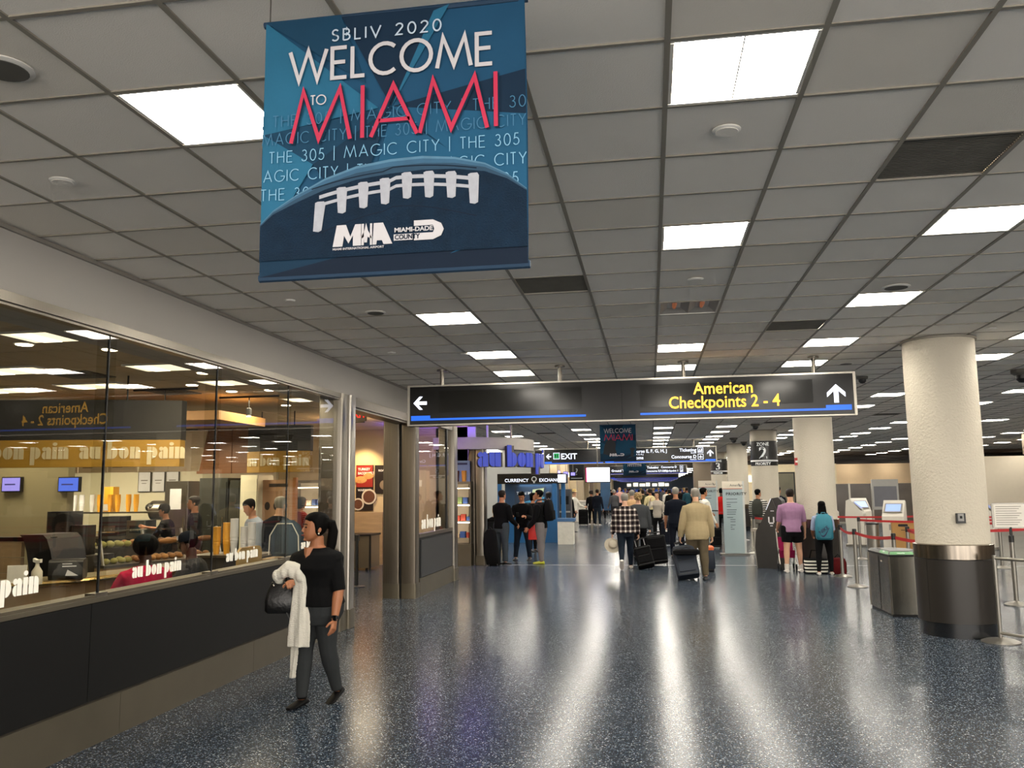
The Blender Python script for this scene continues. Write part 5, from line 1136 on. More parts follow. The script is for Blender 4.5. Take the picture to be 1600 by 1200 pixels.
# ------------------------------------------------------------------ priority signs
def totem(x0p, x1p, yb, yt, lab):
    a, c = atz(x0p, yb), atz(x1p, yb); Y = (a.y + c.y) / 2; x0 = at(x0p, yb, Y).x; x1 = at(x1p, yb, Y).x; zt = at((x0p + x1p) / 2, yt, Y).z
    w = (x1 - x0) / 2; o = thing('totem_sign', lab, 'sign', ((x0 + x1) / 2, Y, 0), group='priority signs')
    pale = mat('totem_blue', '#98a9ac', .5, 0, .03); cream = mat('totem_cream', '#cfc6b4', .5, 0, .03); zm = zt * .895
    MB().rbox(-w - .12, w + .12, -.18, .2, 0, .04, .03).build('foot_plate', mat('foot_grey', '#6f6c66', .4, .5), o)
    MB().box(-w, w, -.03, .03, .04, zm).build('panel', pale, o); MB().box(-w - .004, w + .004, -.034, .034, zm, zt).build('header', cream, o); MB().box(-w, w, -.036, -.03, zm - .004, zm + .012).build('red_line', mat('faded_red', '#a65548', .6), o)
    MB().box(w, w + .05, -.03, .03, .04, zt).build('side_edge', mat('totem_edge', '#b9bcb8', .5), o)
    ink = mat('totem_ink', '#3f464c', .7); F = FZ(-w, -.0365, 0)
    text('lettering', 'PRIORITY', .10, F @ Matrix.Translation((.08, zm - .16, 0)), mat('totem_dark', '#1b1d22', .6), o, 'LEFT', .02, .0005, 1.1, 1.15); text('lettering', 'American', .085, F @ Matrix.Translation((w * .75, zm + .07, 0)), ink, o, 'LEFT', 0, .0005)
    b = MB(); b.prism([(w * 1.62, zm + .13), (w * 1.68, zm + .14), (w * 1.86, zm + .05), (w * 1.80, zm + .05)], 0, .001, 'z', F)
    rr = random.Random(2); z = zm - .27
    for k in range(13):
        l = rr.uniform(.25, .75) * 1.5 * w; b.box(.09 + (.08 if k > 7 else 0), min(.09 + l, 1.85 * w), z, z + .014, 0, .0006, F); z -= .055 if k % 3 else .085
    b.build('text_lines', ink, o); return o
totem(1133, 1164, 867, 752, 'nearer pale blue priority sign panel standing in front of the columns')
totem(1095, 1122, 849, 751, 'farther pale blue priority sign panel behind the white hooded top')
# ------------------------------------------------------------------ leaning grey kiosk
kx, ky = 2.72, 19.0
o = thing('check_in_kiosk', 'tall curved charcoal kiosk leaning beside the person in lilac', 'kiosk', (2.58, 19.4, 0), math.radians(-20))
o.scale = (.92, .9, 1)
M_KIO = mat('kiosk_grey', '#2f2d2b', .45, 0, .1)
prof = [(-.30, 0), (.30, 0), (.34, .3), (.36, .8), (.34, 1.2), (.30, 1.45), (.22, 1.52), (.08, 1.50), (-.06, 1.22), (-.18, .98), (-.30, .80), (-.34, .45)]
MB().prism(prof, -.2, .2, 'y').build('body', M_KIO, o); MB().prism([(p[0] * 1.03 - .005, p[1] * 1.003) for p in prof if p[1] < 1.0 or p[0] < .2], -.215, -.2, 'y').build('side_trim', mat('kiosk_trim', '#3a3835', .35, .2), o)
b = MB(); b.add([(.05, -.16, 1.485), (.05, .16, 1.485), (-.07, .16, 1.24), (-.07, -.16, 1.24)], [(0, 1, 2, 3)], Matrix.Translation((-.012, 0, .006))); b.build('screen', emis('kiosk_screen', '#c6cbd2', .9), o)
MB().rbox(-.46, -.30, -.16, .16, .78, .84, .02).build('shelf', M_ALU, o); b = MB(); b.tube([(-.36, -.17, .78), (-.38, -.17, .4), (-.32, -.17, .0)], .014, 8); b.build('side_rail', M_ALU, o, True)
b = MB(); Fk = FZ(0, -.217, 0); b.box(-.02, .01, .98, 1.10, 0, .002, Fk); b.box(.09, .12, .98, 1.10, 0, .002, Fk); b.box(-.0, .10, .95, .985, 0, .002, Fk); b.box(.02, .08, .9, .92, 0, .002, Fk); b.box(.04, .12, 1.22, 1.235, 0, .002, Fk); b.build('printed_mark', M_PRINTW, o)
MB().box(.30, .42, -.1, .1, 1.18, 1.20, Matrix.Rotation(-.3, 4, 'Y')).build('paper_slip', M_PRINTW, o)
# stroller, striped bag, red bag near them
p = F2(1222, 888)
o = thing('stroller', 'small folding stroller with a pink seat by the kiosk foot', 'stroller', (p[0] + .05, p[1] - .42, 0), 0)
M_PINK = cloth('magenta', '#8a1c46')
for sx in (-.16, .16):
    MB().tube([(sx, -.15, .08), (sx, .12, .5), (sx, .25, .85)], .012, 8).build('frame_tube', M_ALU, o, True); MB().tube([(sx, .2, .08), (sx, -.05, .45)], .012, 8).build('frame_tube', M_ALU, o, True)
    for y_ in (-.15, .2): MB().lathe([(.05, -.015), (.07, -.01), (.07, .01), (.05, .015)], n=14, T=Matrix.Translation((sx, y_, .07)) @ Matrix.Rotation(PI / 2, 4, 'Y')).build('wheel', M_RUB, o, True)
MB().loft([[(x_, y_ + q, z_) for x_, q in ((-.15, -.02), (.15, -.02), (.15, .02), (-.15, .02))] for y_, z_ in ((-.12, .42), (-.06, .26), (.08, .28), (.16, .5), (.2, .68))]).build('seat', M_PINK, o, True)
p = F2(1276, 897)
o = thing('tote_bag', 'black and white striped bag on the floor at the young traveller\'s feet', 'bag', (p[0] + .02, p[1] + .12, 0), 0)
b1, b2 = MB(), MB()
for k in range(9): (b1 if k % 2 else b2).loft([[(q[0] * (1 + .1 * math.sin(z * 9)), q[1], z) for q in RB(.42, .22, .08)] for z in (.0 + .033 * k, .033 * (k + 1))])
b1.build('white_stripes', Cw, o, True); b2.build('black_stripes', Cb, o, True); MB().tube([(-.12, 0, .3), (-.08, 0, .46), (.08, 0, .46), (.12, 0, .3)], .012, 8).build('handle', Cb, o, True)
p = F2(1307, 895); o = thing('travel_bag', 'dark red bag on the floor behind the young traveller', 'bag', (p[0] + .02, p[1] - .1, 0), 0)
MB().loft([[(q[0] * a, q[1] * a, z) for q in RB(.30, .24, .05)] for z, a in ((0, .92), (.03, 1), (.22, 1), (.29, .85), (.31, .6))]).build('bag_body', cloth('dark_red', '#4d1012'), o, True); MB().tube([(-.07, 0, .3), (0, 0, .38), (.07, 0, .3)], .01, 8).build('handle', Cb, o, True)
p = F2(1258, 889); o = thing('travel_bag', 'black bag on the floor between the two travellers at the column', 'bag', (p[0] + .1, p[1] - .35, 0), 0)
MB().loft([[(q[0] * a, q[1] * a, z) for q in RB(.40, .26, .06)] for z, a in ((0, .92), (.03, 1), (.2, 1), (.27, .8))]).build('bag_body', Cb, o, True); MB().tube([(-.09, 0, .25), (0, 0, .34), (.09, 0, .25)], .01, 8).build('handle', Cb, o, True)

# ------------------------------------------------------------------ self service kiosks beyond the belts
def kiosk(x, y, rz, lab, lit=1.):
    o = thing('self_service_kiosk', lab, 'kiosk', (x, y, 0), math.radians(rz), 'white self service kiosks'); KW = mat('kiosk_white', '#c9c4b8', .45, 0, .04)
    MB().prism([(-.26, 0), (.2, 0), (.24, .85), (.20, 1.32), (.10, 1.36), (-.26, .95)], -.26, .26, 'x').build('body', KW, o)
    MB().box(-.28, .28, -.30, .26, 0, .06).build('foot', M_POST, o)
    A_ = Matrix.Translation((0, -.09, 1.16)) @ Matrix.Rotation(math.radians(-49), 4, 'X')
    MB().rbox(-.22, .22, -.014, .0, -.17, .17, .02, A_, axis='y').build('screen_bezel', mat('bezel_grey', '#8d8b86', .4), o); MB().box(-.18, .18, -.019, -.0145, -.13, .13, A_).build('screen', emis('kiosk_display_%d' % int(lit * 10), '#8ea4e8', lit), o)
    MB().box(-.1, .1, -.27, -.262, .6, .75).build('slot_panel', mat('bezel_grey', '#8d8b86'), o); return o
kiosk(6.25, 23.6, -25, 'white kiosk with a lit blue screen behind the red belts'); kiosk(5.9, 26.4, 70, 'first white kiosk seen side on beside the lit screen', .3); kiosk(5.4, 27.6, 70, 'rear white kiosk overlapping the one seen side on', .3); kiosk(6.5, 28.4, 10, 'white kiosk with a pale paper sheet on top', 1.6); kiosk(9.0, 25.2, 60, 'white kiosk touching the edge of the thick column', .2); kiosk(9.2, 29.5, 5, 'small kiosk with a blue screen in the back row', .8)
o = thing('brown_box', 'brown cardboard fronted bin below the lit blue screen', 'box', (6.1, 22.4, 0), math.radians(-10)); M_CB = mat('cardboard', '#a37b45', .8, 0, .08)
MB().box(-.25, .25, -.15, .15, .0, .86).build('box_body', M_CB, o); MB().rbox(-.11, .11, -.155, -.149, .74, .80, .02, axis='y').build('hand_hole', M_RUB, o); MB().box(-.05, .05, -.155, -.149, .65, .665).build('printed_mark', M_RUB, o)
for k, (x, y) in enumerate(((5.45, 22.6), (7.0, 22.9))):
    o = thing('bin', ['slim grey bin left of the brown box', 'slim grey bin right of the brown box'][k], 'bin', (x, y, 0)); MB().lathe([(.13, 0), (.15, .02), (.15, .78)], n=18).build('body', M_POST, o, True); MB().lathe([(.155, .78), (.155, .82), (.10, .84)], n=18).build('lid', M_BLACK, o, True)
o = thing('info_stand', 'grey framed information stand behind the kiosks', 'sign', (7.7, 30.0, 0)); MB().rbox(-.42, .42, -.03, .03, .95, 1.95, .02, axis='y').build('frame', mat('bezel_grey', '#8d8b86'), o); MB().box(-.36, .36, -.035, -.03, 1.05, 1.72).build('panel', mat('slate_panel', '#5a5a60', .5), o); MB().cyl(0, 0, .0, .95, .05, 12).build('stem', M_WHITE, o, True); MB().lathe([(.3, 0), (.3, .03)], n=18).build('base', M_POST, o, True)
# smoked glass partition with mullions
o = struct(MB().box(5.2, 14.2, 42.0, 42.06, .0, .08).build('wall_partition', M_POST)); MG = mat('smoked_panel', '#57504a', .25, 0, .5, .9)
for k in range(9): MB().box(5.24 + k, 6.16 + k, 42.02, 42.05, .08, 1.84).build('smoked_panel', MG, o); MB().box(5.16 + k, 5.24 + k, 41.98, 42.08, .08, 1.86).build('mullion', M_ALU, o)
# wall behind and check-in counters at the picture edge
for k, (x, y) in enumerate(((11.3, 26.0), (13.3, 26.0), (15.3, 26.0))):
    o = thing('check_in_counter', ['first', 'second', 'third'][k] + ' cream check-in counter right of the thick column', 'counter', (x, y, 0), 0, 'check-in counters')
    MB().rbox(-.85, .85, -.35, .35, 0, 1.05, .08).build('body', mat('counter_tan', '#a07f5e', .6, 0, .1), o); MB().rbox(-.9, .9, -.42, .38, 1.05, 1.10, .1).build('worktop', mat('counter_top', '#b9b2a4', .4), o); MB().rbox(-.45, .2, -.30, .1, 1.10, 1.42, .04).build('printer', mat('printer_cream', '#c2baa6', .6), o)
    MB().rbox(.35, .75, .0, .04, 1.16, 1.5, .02, axis='y').build('monitor', M_BLACK, o); MB().cyl(.55, .03, 1.1, 1.2, .03, 8).build('monitor_stand', M_BLACK, o)
o = thing('hanging_sign', 'small dark hanging sign before the cream wall at the picture edge', 'sign', (14.7, 30.0, 2.62)); MB().box(-.65, .65, -.04, .04, -.2, .12).build('board', mat('sign_brown', '#2b251f', .5), o)
for sx in (-.5, .5): MB().cyl(sx, 0, .12, .16 + .3, .012, 8).build('hanging_rod', M_STEEL, o)
struct(MB().box(13, 24, 29.8, 32, 3.08, 3.5).build('trim_4', M_TAUPE))
p_ = F2(1560, 905); suitcase('black suitcase standing behind the framed notice', (5.65, 16.2), (5.65, 16.25, .98), .36, .24, .58, Cb)
for k, (x, z, lab) in enumerate(((6.9, 2.75, 'dark hanging screen beyond the zone two column'), (9.6, 3.0, 'dark square sign hanging on the far peach wall'))):
    Y_ = (38, 50)[k]; o = thing('hanging_screen', lab, 'screen', (x, Y_, z)); MB().box(-.5, .5, -.05, .05, -.35, .35).build('housing', M_SIGN, o); MB().box(-.42, .3, -.056, -.05, -.02, .06).build('display', mat('dim_text', '#55595c', .5), o); MB().cyl(0, 0, .35, CEIL - z - .008, .02, 8).build('hanging_rod', M_STEEL, o)
# bright service desk wall seen beside the zone two column
struct(MB().box(4.6, 9.5, 46.0, 46.2, 0, 2.9).build('wall_service_desk', mat('warm_wall', '#d8c8a6', .7))); struct(MB().box(4.8, 6.6, 45.9, 46, 2.0, 2.35).build('window_3', emis('lit_window_band', '#fff0cf', 1.3)))
o = thing('framed_picture', 'grey framed picture behind the person in the dark suit', 'picture', (5.75, 40, 1.65)); MB().box(-.7, .7, -.03, .03, -.75, .75).build('frame', M_BLACK, o); MB().box(-.64, .64, -.035, -.03, -.69, .69).build('print', mat('faded_print', '#6f6a58', .6, 0, .5, 1.5), o)
struct(MB().box(5.0, 6.6, 40.04, 40.2, 0, 2.45).build('wall_behind_picture', mat('warm_wall', '#d8c8a6')))
# ------------------------------------------------------------------ bakery interior
CC = 3.27
M_CT = mat('cafe_tile', '#cdbd9f', .9, 0, .06, 1.5); M_WOOD = mat('plank_wood', '#a98c66', .6, 0, .3, 2.2, .1, 20, stretch=(1, 1, 7)); M_DWOOD = mat('walnut_panel', '#6d4423', .45, 0, .25, 3, stretch=(1, 1, .3)); M_CREAM = mat('kitchen_cream', '#d9d3b8', .6, 0, .03)
M_YEL = mat('yellow_band', '#a9812a', .6, 0, .08, 1.); M_SOF = mat('soffit_charcoal', '#24221f', .7, 0, .08)
cc = struct(MB().box(-16, -4.7, .5, 20.3, CC + .05, CC + .12).build('ceiling_bakery', M_CT))
ct = MB().box(.012, 1.208, .012, 1.208, 0, .02).mesh('ceiling_tile', M_CT)
for i in range(9):
    for j in range(16): link(ct, 'ceiling_tile', cc).location = (-4.72 - 1.22 * (i + 1), .6 + 1.22 * j, CC)
for nm, a, m in (('wall_bakery_back', (-16, -4.4, 20.3, 20.45, 0, CC + .1), mat('cafe_wall', '#c9b48c', .7, 0, .05)), ('wall_bakery_side', (-16.1, -16, .5, 20.3, 0, CC + .1), M_CREAM), ('wall_bakery_front', (-16, -4.3, .4, .5, 0, CC + .1), M_WOOD), ('wall_kitchen', (-13.6, -9.3, 17, 17.1, 0, 2.9), M_CREAM), ('wall_kitchen_side', (-9.4, -9.3, 17.1, 20.3, 0, 2.9), M_CREAM)): wallbox(nm, a, m)
def troffer(px_, py_, lab, w=.98, d=.5):
    p = atz(px_, py_, CC); o = thing('ceiling_light', lab, 'ceiling light', (p.x, p.y, CC - .006), group='bakery ceiling lights')
    MB().box(-w / 2, w / 2, -d / 2, d / 2, -.02, 0).build('lamp_frame', M_WHITE, o); b = MB()
    for s in (-1, 1): b.box(s * w * .25 - w * .10, s * w * .25 + w * .10, -d * .44, d * .44, -.026, -.02)
    b.build('diffuser', M_DIFF_C, o); MB().box(-w * .46, w * .46, -d * .46, d * .46, -.0215, -.0195).build('reflector', emis('lamp_reflector', (1, .85, .6), 1.1), o)
for px_, py_, lab in ((95, 522, 'cream double tube ceiling light nearest the bakery glass'), (268, 571, 'second double tube ceiling light along the bakery glass'), (370, 595, 'third double tube ceiling light along the bakery glass'), (20, 577, 'double tube ceiling light in the inner bakery row, near end'), (150, 601, 'double tube ceiling light in the inner bakery row, far end'), (10, 608, 'deep double tube ceiling light above the dark soffit'), (490, 622, 'double tube ceiling light by the end post')): troffer(px_, py_, lab)
for px_, py_ in ((172, 544), (318, 581), (362, 610), (422, 608), (447, 632), (38, 536), (572, 648), (300, 600)):
    p = atz(px_, py_, CC); o = thing('downlight', 'small round warm downlight in the bakery ceiling', 'downlight', (p.x, p.y, CC - .004), group='bakery downlights')
    MB().lathe([(.10, 0), (.10, -.01), (.085, -.012)], n=18).build('rim', M_WHITE, o, True); MB().lathe([(.08, -.012), (.075, -.018)], n=18).build('lamp', emis('downlight_glow', (1, .82, .55), 14.), o, True)
for px_, py_ in ((270, 612), (125, 585)):
    p = atz(px_, py_, CC); o = thing('ceiling_vent', 'dark square air diffuser in the bakery ceiling', 'vent', (p.x, p.y, CC), group='bakery air diffusers'); MB().box(-.3, .3, -.3, .3, -.012, 0).build('frame', M_VENT, o)
    b = MB()
    for k in range(3): b.box(-.25 + .08 * k, .25 - .08 * k, -.25 + .08 * k, .25 - .08 * k, -.018 - .006 * k, -.012 - .006 * k)
    b.build('louvre', M_VENT, o)
# curved dark soffit with the yellow lettered band
def band(pts, z0, z1, z2, lab, words, hgt):
    o = thing('canopy_band', lab, 'canopy', (0, 0, 0)); n = len(pts)
    def strip(a, c, m, nm, off=0.):
        b = MB(); rr = []
        for p in pts: rr.append([(p[0], p[1] + off, a), (p[0], p[1] + .12 + off, a), (p[0], p[1] + .12 + off, c), (p[0], p[1] + off, c)])
        b.loft(rr); b.build(nm, m, o)
    strip(z1, z2, M_SOF, 'soffit'); strip(z0, z1, M_YEL, 'yellow_band', -.015)
    for p in pts[1::2]: MB().tube([(p[0], p[1] + .06, z2), (p[0], p[1] + .06, CC)], .012, 6).build('hanging_rod', M_BLACK, o)
    L = [0]
    for p, q in zip(pts, pts[1:]): L.append(L[-1] + math.hypot(q[0] - p[0], q[1] - p[1]))
    b = MB(); x = .1 * hgt
    while x < L[-1] - 3.0 * hgt: x = fat(words, b, x, 0, hgt, 0, .006, Matrix.Identity(4)) + hgt * .75
    vs = []
    for (x, y, z) in b.v:       # bend along the band
        k = 0
        while k < len(L) - 2 and L[k + 1] < x: k += 1
        t = (x - L[k]) / (L[k + 1] - L[k]); p, q = pts[k], pts[k + 1]; d_ = Vector((q[0] - p[0], q[1] - p[1], 0)).normalized(); n_ = Vector((d_.y, -d_.x, 0))
        v = Vector((p[0], p[1], 0)).lerp(Vector((q[0], q[1], 0)), t) + n_ * (.017 + z) + Vector((0, 0, z0 + (z1 - z0) * .30 + y)); vs.append(tuple(v))
    b.v = vs; b.build('lettering', mat('band_letters', '#cfc09a', .6, 0, .03), o); return o
cv = [(-11.2, 9.35), (-10.2, 9.2), (-9.2, 9.2), (-8.3, 9.35), (-7.4, 9.55), (-6.6, 9.8), (-5.95, 10.05)]
band(cv, 2.10, 2.44, 2.95, 'long curved yellow band lettered au bon pain under a charcoal soffit', 'au bon pain', .15)
cv2 = [(-7.5, 15.0), (-7.2, 14.88), (-6.9, 14.84), (-6.55, 14.88), (-6.25, 15.0)]
band(cv2, 2.13, 2.52, 3.0, 'shorter yellow lettered band deeper in the bakery beside the walnut panel', 'au bon pain', .15)
# walnut panel, menu boards, curved wood raft
struct(MB().box(-9.1, -7.5, 16.0, 16.15, 2.15, 3.1).box(-8.35, -8.34, 15.98, 16.0, 2.15, 3.1).build('wall_walnut', M_DWOOD))
o = thing('ceiling_raft', 'curved pale wood ceiling raft lit from above behind the soffit', 'ceiling panel', (0, 0, 0)); MB().loft([[(x, 11.6 + .25 * math.sin((x + 8) * 1.2), 2.86), (x, 13.4, 2.86), (x, 13.4, 3.0), (x, 11.6 + .25 * math.sin((x + 8) * 1.2), 3.0)] for x in (-9.2, -8.6, -8.0, -7.4, -6.8, -6.4)]).build('raft', mat('raft_wood', '#c9975f', .5, 0, .1), o, True)
p0, p1 = at(245, 676, 13), at(312, 688, 13)
o = thing('menu_board', 'row of slanted cream menu panels hanging over the bakery counter', 'menu board', (0, 0, 0))
for k in range(5):
    x0 = -10.1 + .55 * k; b = MB(); b.box(x0, x0 + .53, 13.0, 13.03, 2.12, 2.26 if k < 3 else 2.78, Matrix.Identity(4) if k < 3 else Matrix(((1, 0, .35, -.75), (0, 1, -.25, .55), (0, 0, 1, 0), (0, 0, 0, 1)))); b.build('menu_panel', mat('menu_cream', '#cbb79a' if k < 3 else '#b3aa94', .6, 0, .05), o)
    b = MB()
    for j in range(1 if k < 3 else 0): b.box(x0 + .08, x0 + .08 + .3 * (.6 + .4 * ((j * 7) % 5) / 4), 12.995, 13.0, 2.2 + .05 * j, 2.215 + .05 * j)
    b.build('menu_text', mat('menu_ink', '#8a7a62', .7), o)
for k in range(3): MB().tube([(-10.2 + .9 * k, 13.02, 2.36), (-10.2 + .9 * k, 13.02, CC)], .012, 6).build('hanging_rod', M_WHITE, o)
# track spots
for k, (x, y) in enumerate(((-6.9, 11.2), (-6.2, 12.4), (-6.6, 17.6))):
    o = thing('track_spot', ['black track spotlight nearest the curved raft', 'black track spotlight above the condiment stand', 'black track spotlight aimed at the sandwich poster'][k], 'spotlight', (x, y, CC)); zz = -.22 if k < 2 else -.3
    MB().box(-.5, .5, -.015, .015, -.03, 0).build('track', M_BLACK, o); MB().cyl(0, 0, zz, -.03, .008, 8).build('stem', M_BLACK, o); MB().lathe([(.02, zz - .1), (.045, zz - .08), (.04, zz + .02), (.01, zz + .03)], n=14).build('spot_head', M_BLACK, o, True); MB().lathe([(.03, zz - .106), (.035, zz - .101)], n=12).build('spot_lamp', M_SPOT, o)
for k, (x, y, e, sz, z) in enumerate(((-5.5, 7.1, 60, .9, 3.2), (-5.5, 9.2, 60, .9, 3.2), (-7.5, 10.6, 70, .9, 3.2), (-11.2, 14.7, 190, 1.6, 2.8), (-8.6, 14.6, 110, 1.0, 2.8), (-6.3, 17.6, 90, 1.2, 3.2), (-9.6, 10.7, 60, .9, 3.2), (-6.0, 12.6, 70, .9, 3.2))):
    L_ = bpy.data.lights.new('bakery_fill', 'AREA'); L_.energy = e * .55; L_.color = (1, .86, .62); L_.size = sz; lo = bpy.data.objects.new('bakery_fill', L_); COL.objects.link(lo); lo.location = (x, y, z)  # added area lights that brighten the bakery, several placed at its troffers
# booth wall with planks, screens and counter by the window
bw = struct(MB().box(-12.5, -8.65, 11.55, 11.7, 0, 2.9).build('wall_plank', mat('olive_wall', '#8b8263', .7, 0, .15, 1.2)))
for k in range(6):
    for j in range(2): MB().box(-12.4 + 1.15 * j + .2 * (k % 2), -12.4 + 1.15 * (j + 1) + .2 * (k % 2) - .01, 11.52, 11.55, .25 + .2 * k, .44 + .2 * k).build('plank', M_WOOD, bw)
for k, (a, c) in enumerate(((6, 32), (94, 123))):
    A, C = at(a, 747, 11.5), at(c, 767, 11.5); o = thing('wall_screen', ['lilac wall screen inside the bakery, at the far left edge', 'blue wall screen inside the bakery'][k], 'screen', ((A.x + C.x) / 2, 11.5, (A.z + C.z) / 2)); w_ = (C.x - A.x) / 2; h_ = (A.z - C.z) / 2
    MB().box(-w_ - .015, w_ + .015, -.02, .04, -h_ - .015, h_ + .015).build('housing', M_BLACK, o); MB().box(-w_, w_, -.026, -.02, -h_, h_).build('display', emis('screen_%d' % k, ('#8f86d8', '#4a66d0')[k], .9), o)
    b = MB(); b.box(-w_ * .7, w_ * .5, -.028, -.026, -.01, .01).build('screen_text', mat('screen_ink', '#3a3a80', .6), o)
# partition with dark rail
o = thing('booth_partition', 'plank clad booth partition with a dark metal rail', 'partition', (0, 0, 0))
for k in range(4): MB().box(-9.0, -7.3, 9.0, 9.06, .5 + .18 * k, .67 + .18 * k).build('plank', M_WOOD, o)
MB().box(-9.1, -6.9, 8.98, 9.08, 1.22, 1.27).build('rail', M_PANEL, o); MB().box(-7.75, -7.7, 8.97, 9.09, .4, 1.22).build('rail_post', M_PANEL, o)
MB().loft([[(-6.95 + .22 * t, 8.9, 1.30 - .75 * t * t), (-6.95 + .22 * t, 9.5, 1.30 - .75 * t * t), (-7.25 + .2 * t, 9.5, 1.30 - .75 * t * t), (-7.25 + .2 * t, 8.9, 1.30 - .75 * t * t)] for t in (0, .25, .5, .75, 1)]).build('curved_end', M_BLACK, o)
# window bar with metal edge
o = thing('window_bar', 'curved window bar top with a shiny metal edge', 'bar counter', (0, 0, 0)); c_ = [(-8.6, 6.5), (-7.4, 6.85), (-6.4, 7.35), (-5.85, 8.0), (-5.6, 8.8), (-5.5, 9.6)]
MB().loft([[(x - .42, y + .3, .86), (x, y, .86), (x, y, .9), (x - .42, y + .3, .9)] for x, y in c_]).build('worktop', mat('bar_top', '#7f7358', .3, 0, .2), o)
MB().tube([(x + .01, y - .01, .875) for x, y in c_], .028, 8).build('metal_edge', mat('warm_metal', '#b89b63', .25, .9, .1), o, True); MB().loft([[(x - .2, y + .15, 0), (x - .12, y + .1, 0), (x - .12, y + .1, .86), (x - .2, y + .15, .86)] for x, y in c_]).build('bar_front', M_WOOD, o)
o = thing('menu_holder', 'blank white card holder standing on the window bar', 'card holder', (*at(27, 890, 7.6)[:2], .9), math.radians(30)); MB().box(-.085, .085, -.01, .01, 0, .17).build('card', Cw, o); MB().box(-.09, .09, -.03, .03, 0, .008).build('foot', M_WHITE, o)
q_ = at(58, 890, 7.5); o = thing('spray_bottle', 'white spray bottle with black trigger on the window bar', 'bottle', (q_.x, q_.y, .9)); MB().lathe([(.05, 0), (.052, .02), (.05, .12), (.02, .17), (.016, .2)], n=14).build('bottle', mat('translucent_white', '#cfc8b4', .3), o, True); MB().loft([[(x, -.015, z), (x, .015, z), (x, .015, z + .035), (x, -.015, z + .03)] for x, z in ((-.04, .215), (0, .2), (.04, .205))]).build('spray_head', Cw, o); MB().tube([(-.03, 0, .21), (-.05, 0, .17)], .007, 6).build('trigger', M_BLACK, o)
q_ = at(44, 893, 7.5); o = thing('cleaning_cloth', 'crumpled white cloth beside the spray bottle', 'cloth', (q_.x, q_.y, .9)); b = MB(); b.ball((0, 0, .02), .07, .05, .022); b.ball((.05, .02, .018), .05, .04, .018); b.ball((-.05, 0, .015), .04, .03, .014); b.build('folded_cloth', Cw, o, True)
q_ = at(107, 880, 8.0); o = thing('napkin_dispenser', 'black napkin dispenser with white printing on the window bar', 'dispenser', (q_.x, q_.y, .9), math.radians(25)); MB().rbox(-.16, .16, -.12, .12, 0, .20, .05, axis='x').build('housing', M_BLACK, o)
b = MB(); b.box(-.03, .1, -.125, -.121, .13, .14).box(-.03, .06, -.125, -.121, .155, .163).prism([(.0, .04), (.12, .04), (.02, .10)], -.125, -.121, 'y').build('printed_mark', M_PRINTW, o)
# seated guests at the bar
def seated(x, y, rz, lab, top, hair, hm, sk, **k):
    B = Body(1.7, arms=((38, 12, 60, 14), (38, 12, 60, 14)), legs=((82, 84, 4), (82, 84, 4)), lean=k.pop('lean', 8), head=k.pop('head', (0, -12)), build=1.12); dz = .46 - (B.pel.z - .06)
    o = dress(x, y, math.radians(rz), lab, B, top, Cb, hair, hm, SK[sk], Sh_b, loose=.014, vox=.011, **k); o.location.z = max(0, dz); return o, B
s1, _ = seated(-4.98, 7.9, -128, 'seated person in a bright pink hooded top seen from behind through the glass', cloth('hot_pink', '#b3173f'), 'afro', H_b, 'dark', hem=-.05)
s2, S2 = seated(-4.98, 8.85, -75, 'seated person in a dark jacket and navy cap behind the bakery glass', mat('cloth_dark_track', '#17171c', .8), 'short', H_b, 'dark', jacket=True, hem=-.05)
bpy.context.view_layer.update()
def cap_(person, B, lab, m, patch=True):
    o = bpy.data.objects.new('baseball_cap', None); COL.objects.link(o); o.matrix_world = person.matrix_world @ Matrix.Translation(B.HP(0, 0, .05)) @ B.HR.to_4x4(); tag(o, lab, 'cap')
    MB().lathe([(.098, -.01), (.10, .02), (.09, .06), (.06, .09), (.01, .10)], n=20).build('crown', m, o, True); MB().loft([[(x, -.07 - .11 * math.sqrt(max(0, 1 - (x / .085) ** 2)) * t, .0 - .02 * t) for x in (-.08, -.05, 0, .05, .08)] + [(x, -.07, -.012) for x in (.08, 0, -.08)] for t in (1.0, .98)]).build('brim', m, o)
    if patch: MB().box(-.035, .035, -.102, -.095, .02, .065).build('badge', M_PRINTW, o)
cap_(s2, S2, 'navy cap with a white badge on the seated guest', Cn)
# bakery display case
A, C = at(161, 885, 11.0), at(345, 850, 13.0)
o = thing('bakery_case', 'low glass bakery case filled with loaves and rolls', 'display case', (0, 0, 0)); ux = Vector((C.x - A.x, C.y - A.y, 0)); LL = ux.length; Mc = frame((A.x, A.y, 0), ux, (-ux.y, ux.x, 0)); o.matrix_world = Mc
MB().box(0, LL, 0, .8, 0, .72).build('cabinet', M_WOOD, o); MB().box(0, LL, -.02, .82, .72, .76).build('worktop', M_STEEL, o); MB().box(0, LL, .1, .7, .98, .995).build('glass_shelf', M_GLASS2, o); MB().box(0, LL, .1, .7, 1.2, 1.215).build('top_shelf', M_GLASS2, o)
for k in range(4): MB().tube([(LL * k / 3, -.0, .76), (LL * k / 3, .12, 1.22)], .022, 6).build('shelf_upright', M_ALU, o)
b = MB(); b.quad((0, -.005, .77), (LL, -.005, .77), (LL, .115, 1.2), (0, .115, 1.2)); b.build('front_glass', M_GLASS2, o)
bread = [mat('crust_%d' % k, c, .6, 0, .2, 30) for k, c in enumerate(('#9a6a35', '#b5824a', '#7a4f28', '#8f8a45'))]
pr_ = {}
rb_ = random.Random(8)
bpy.context.view_layer.update()
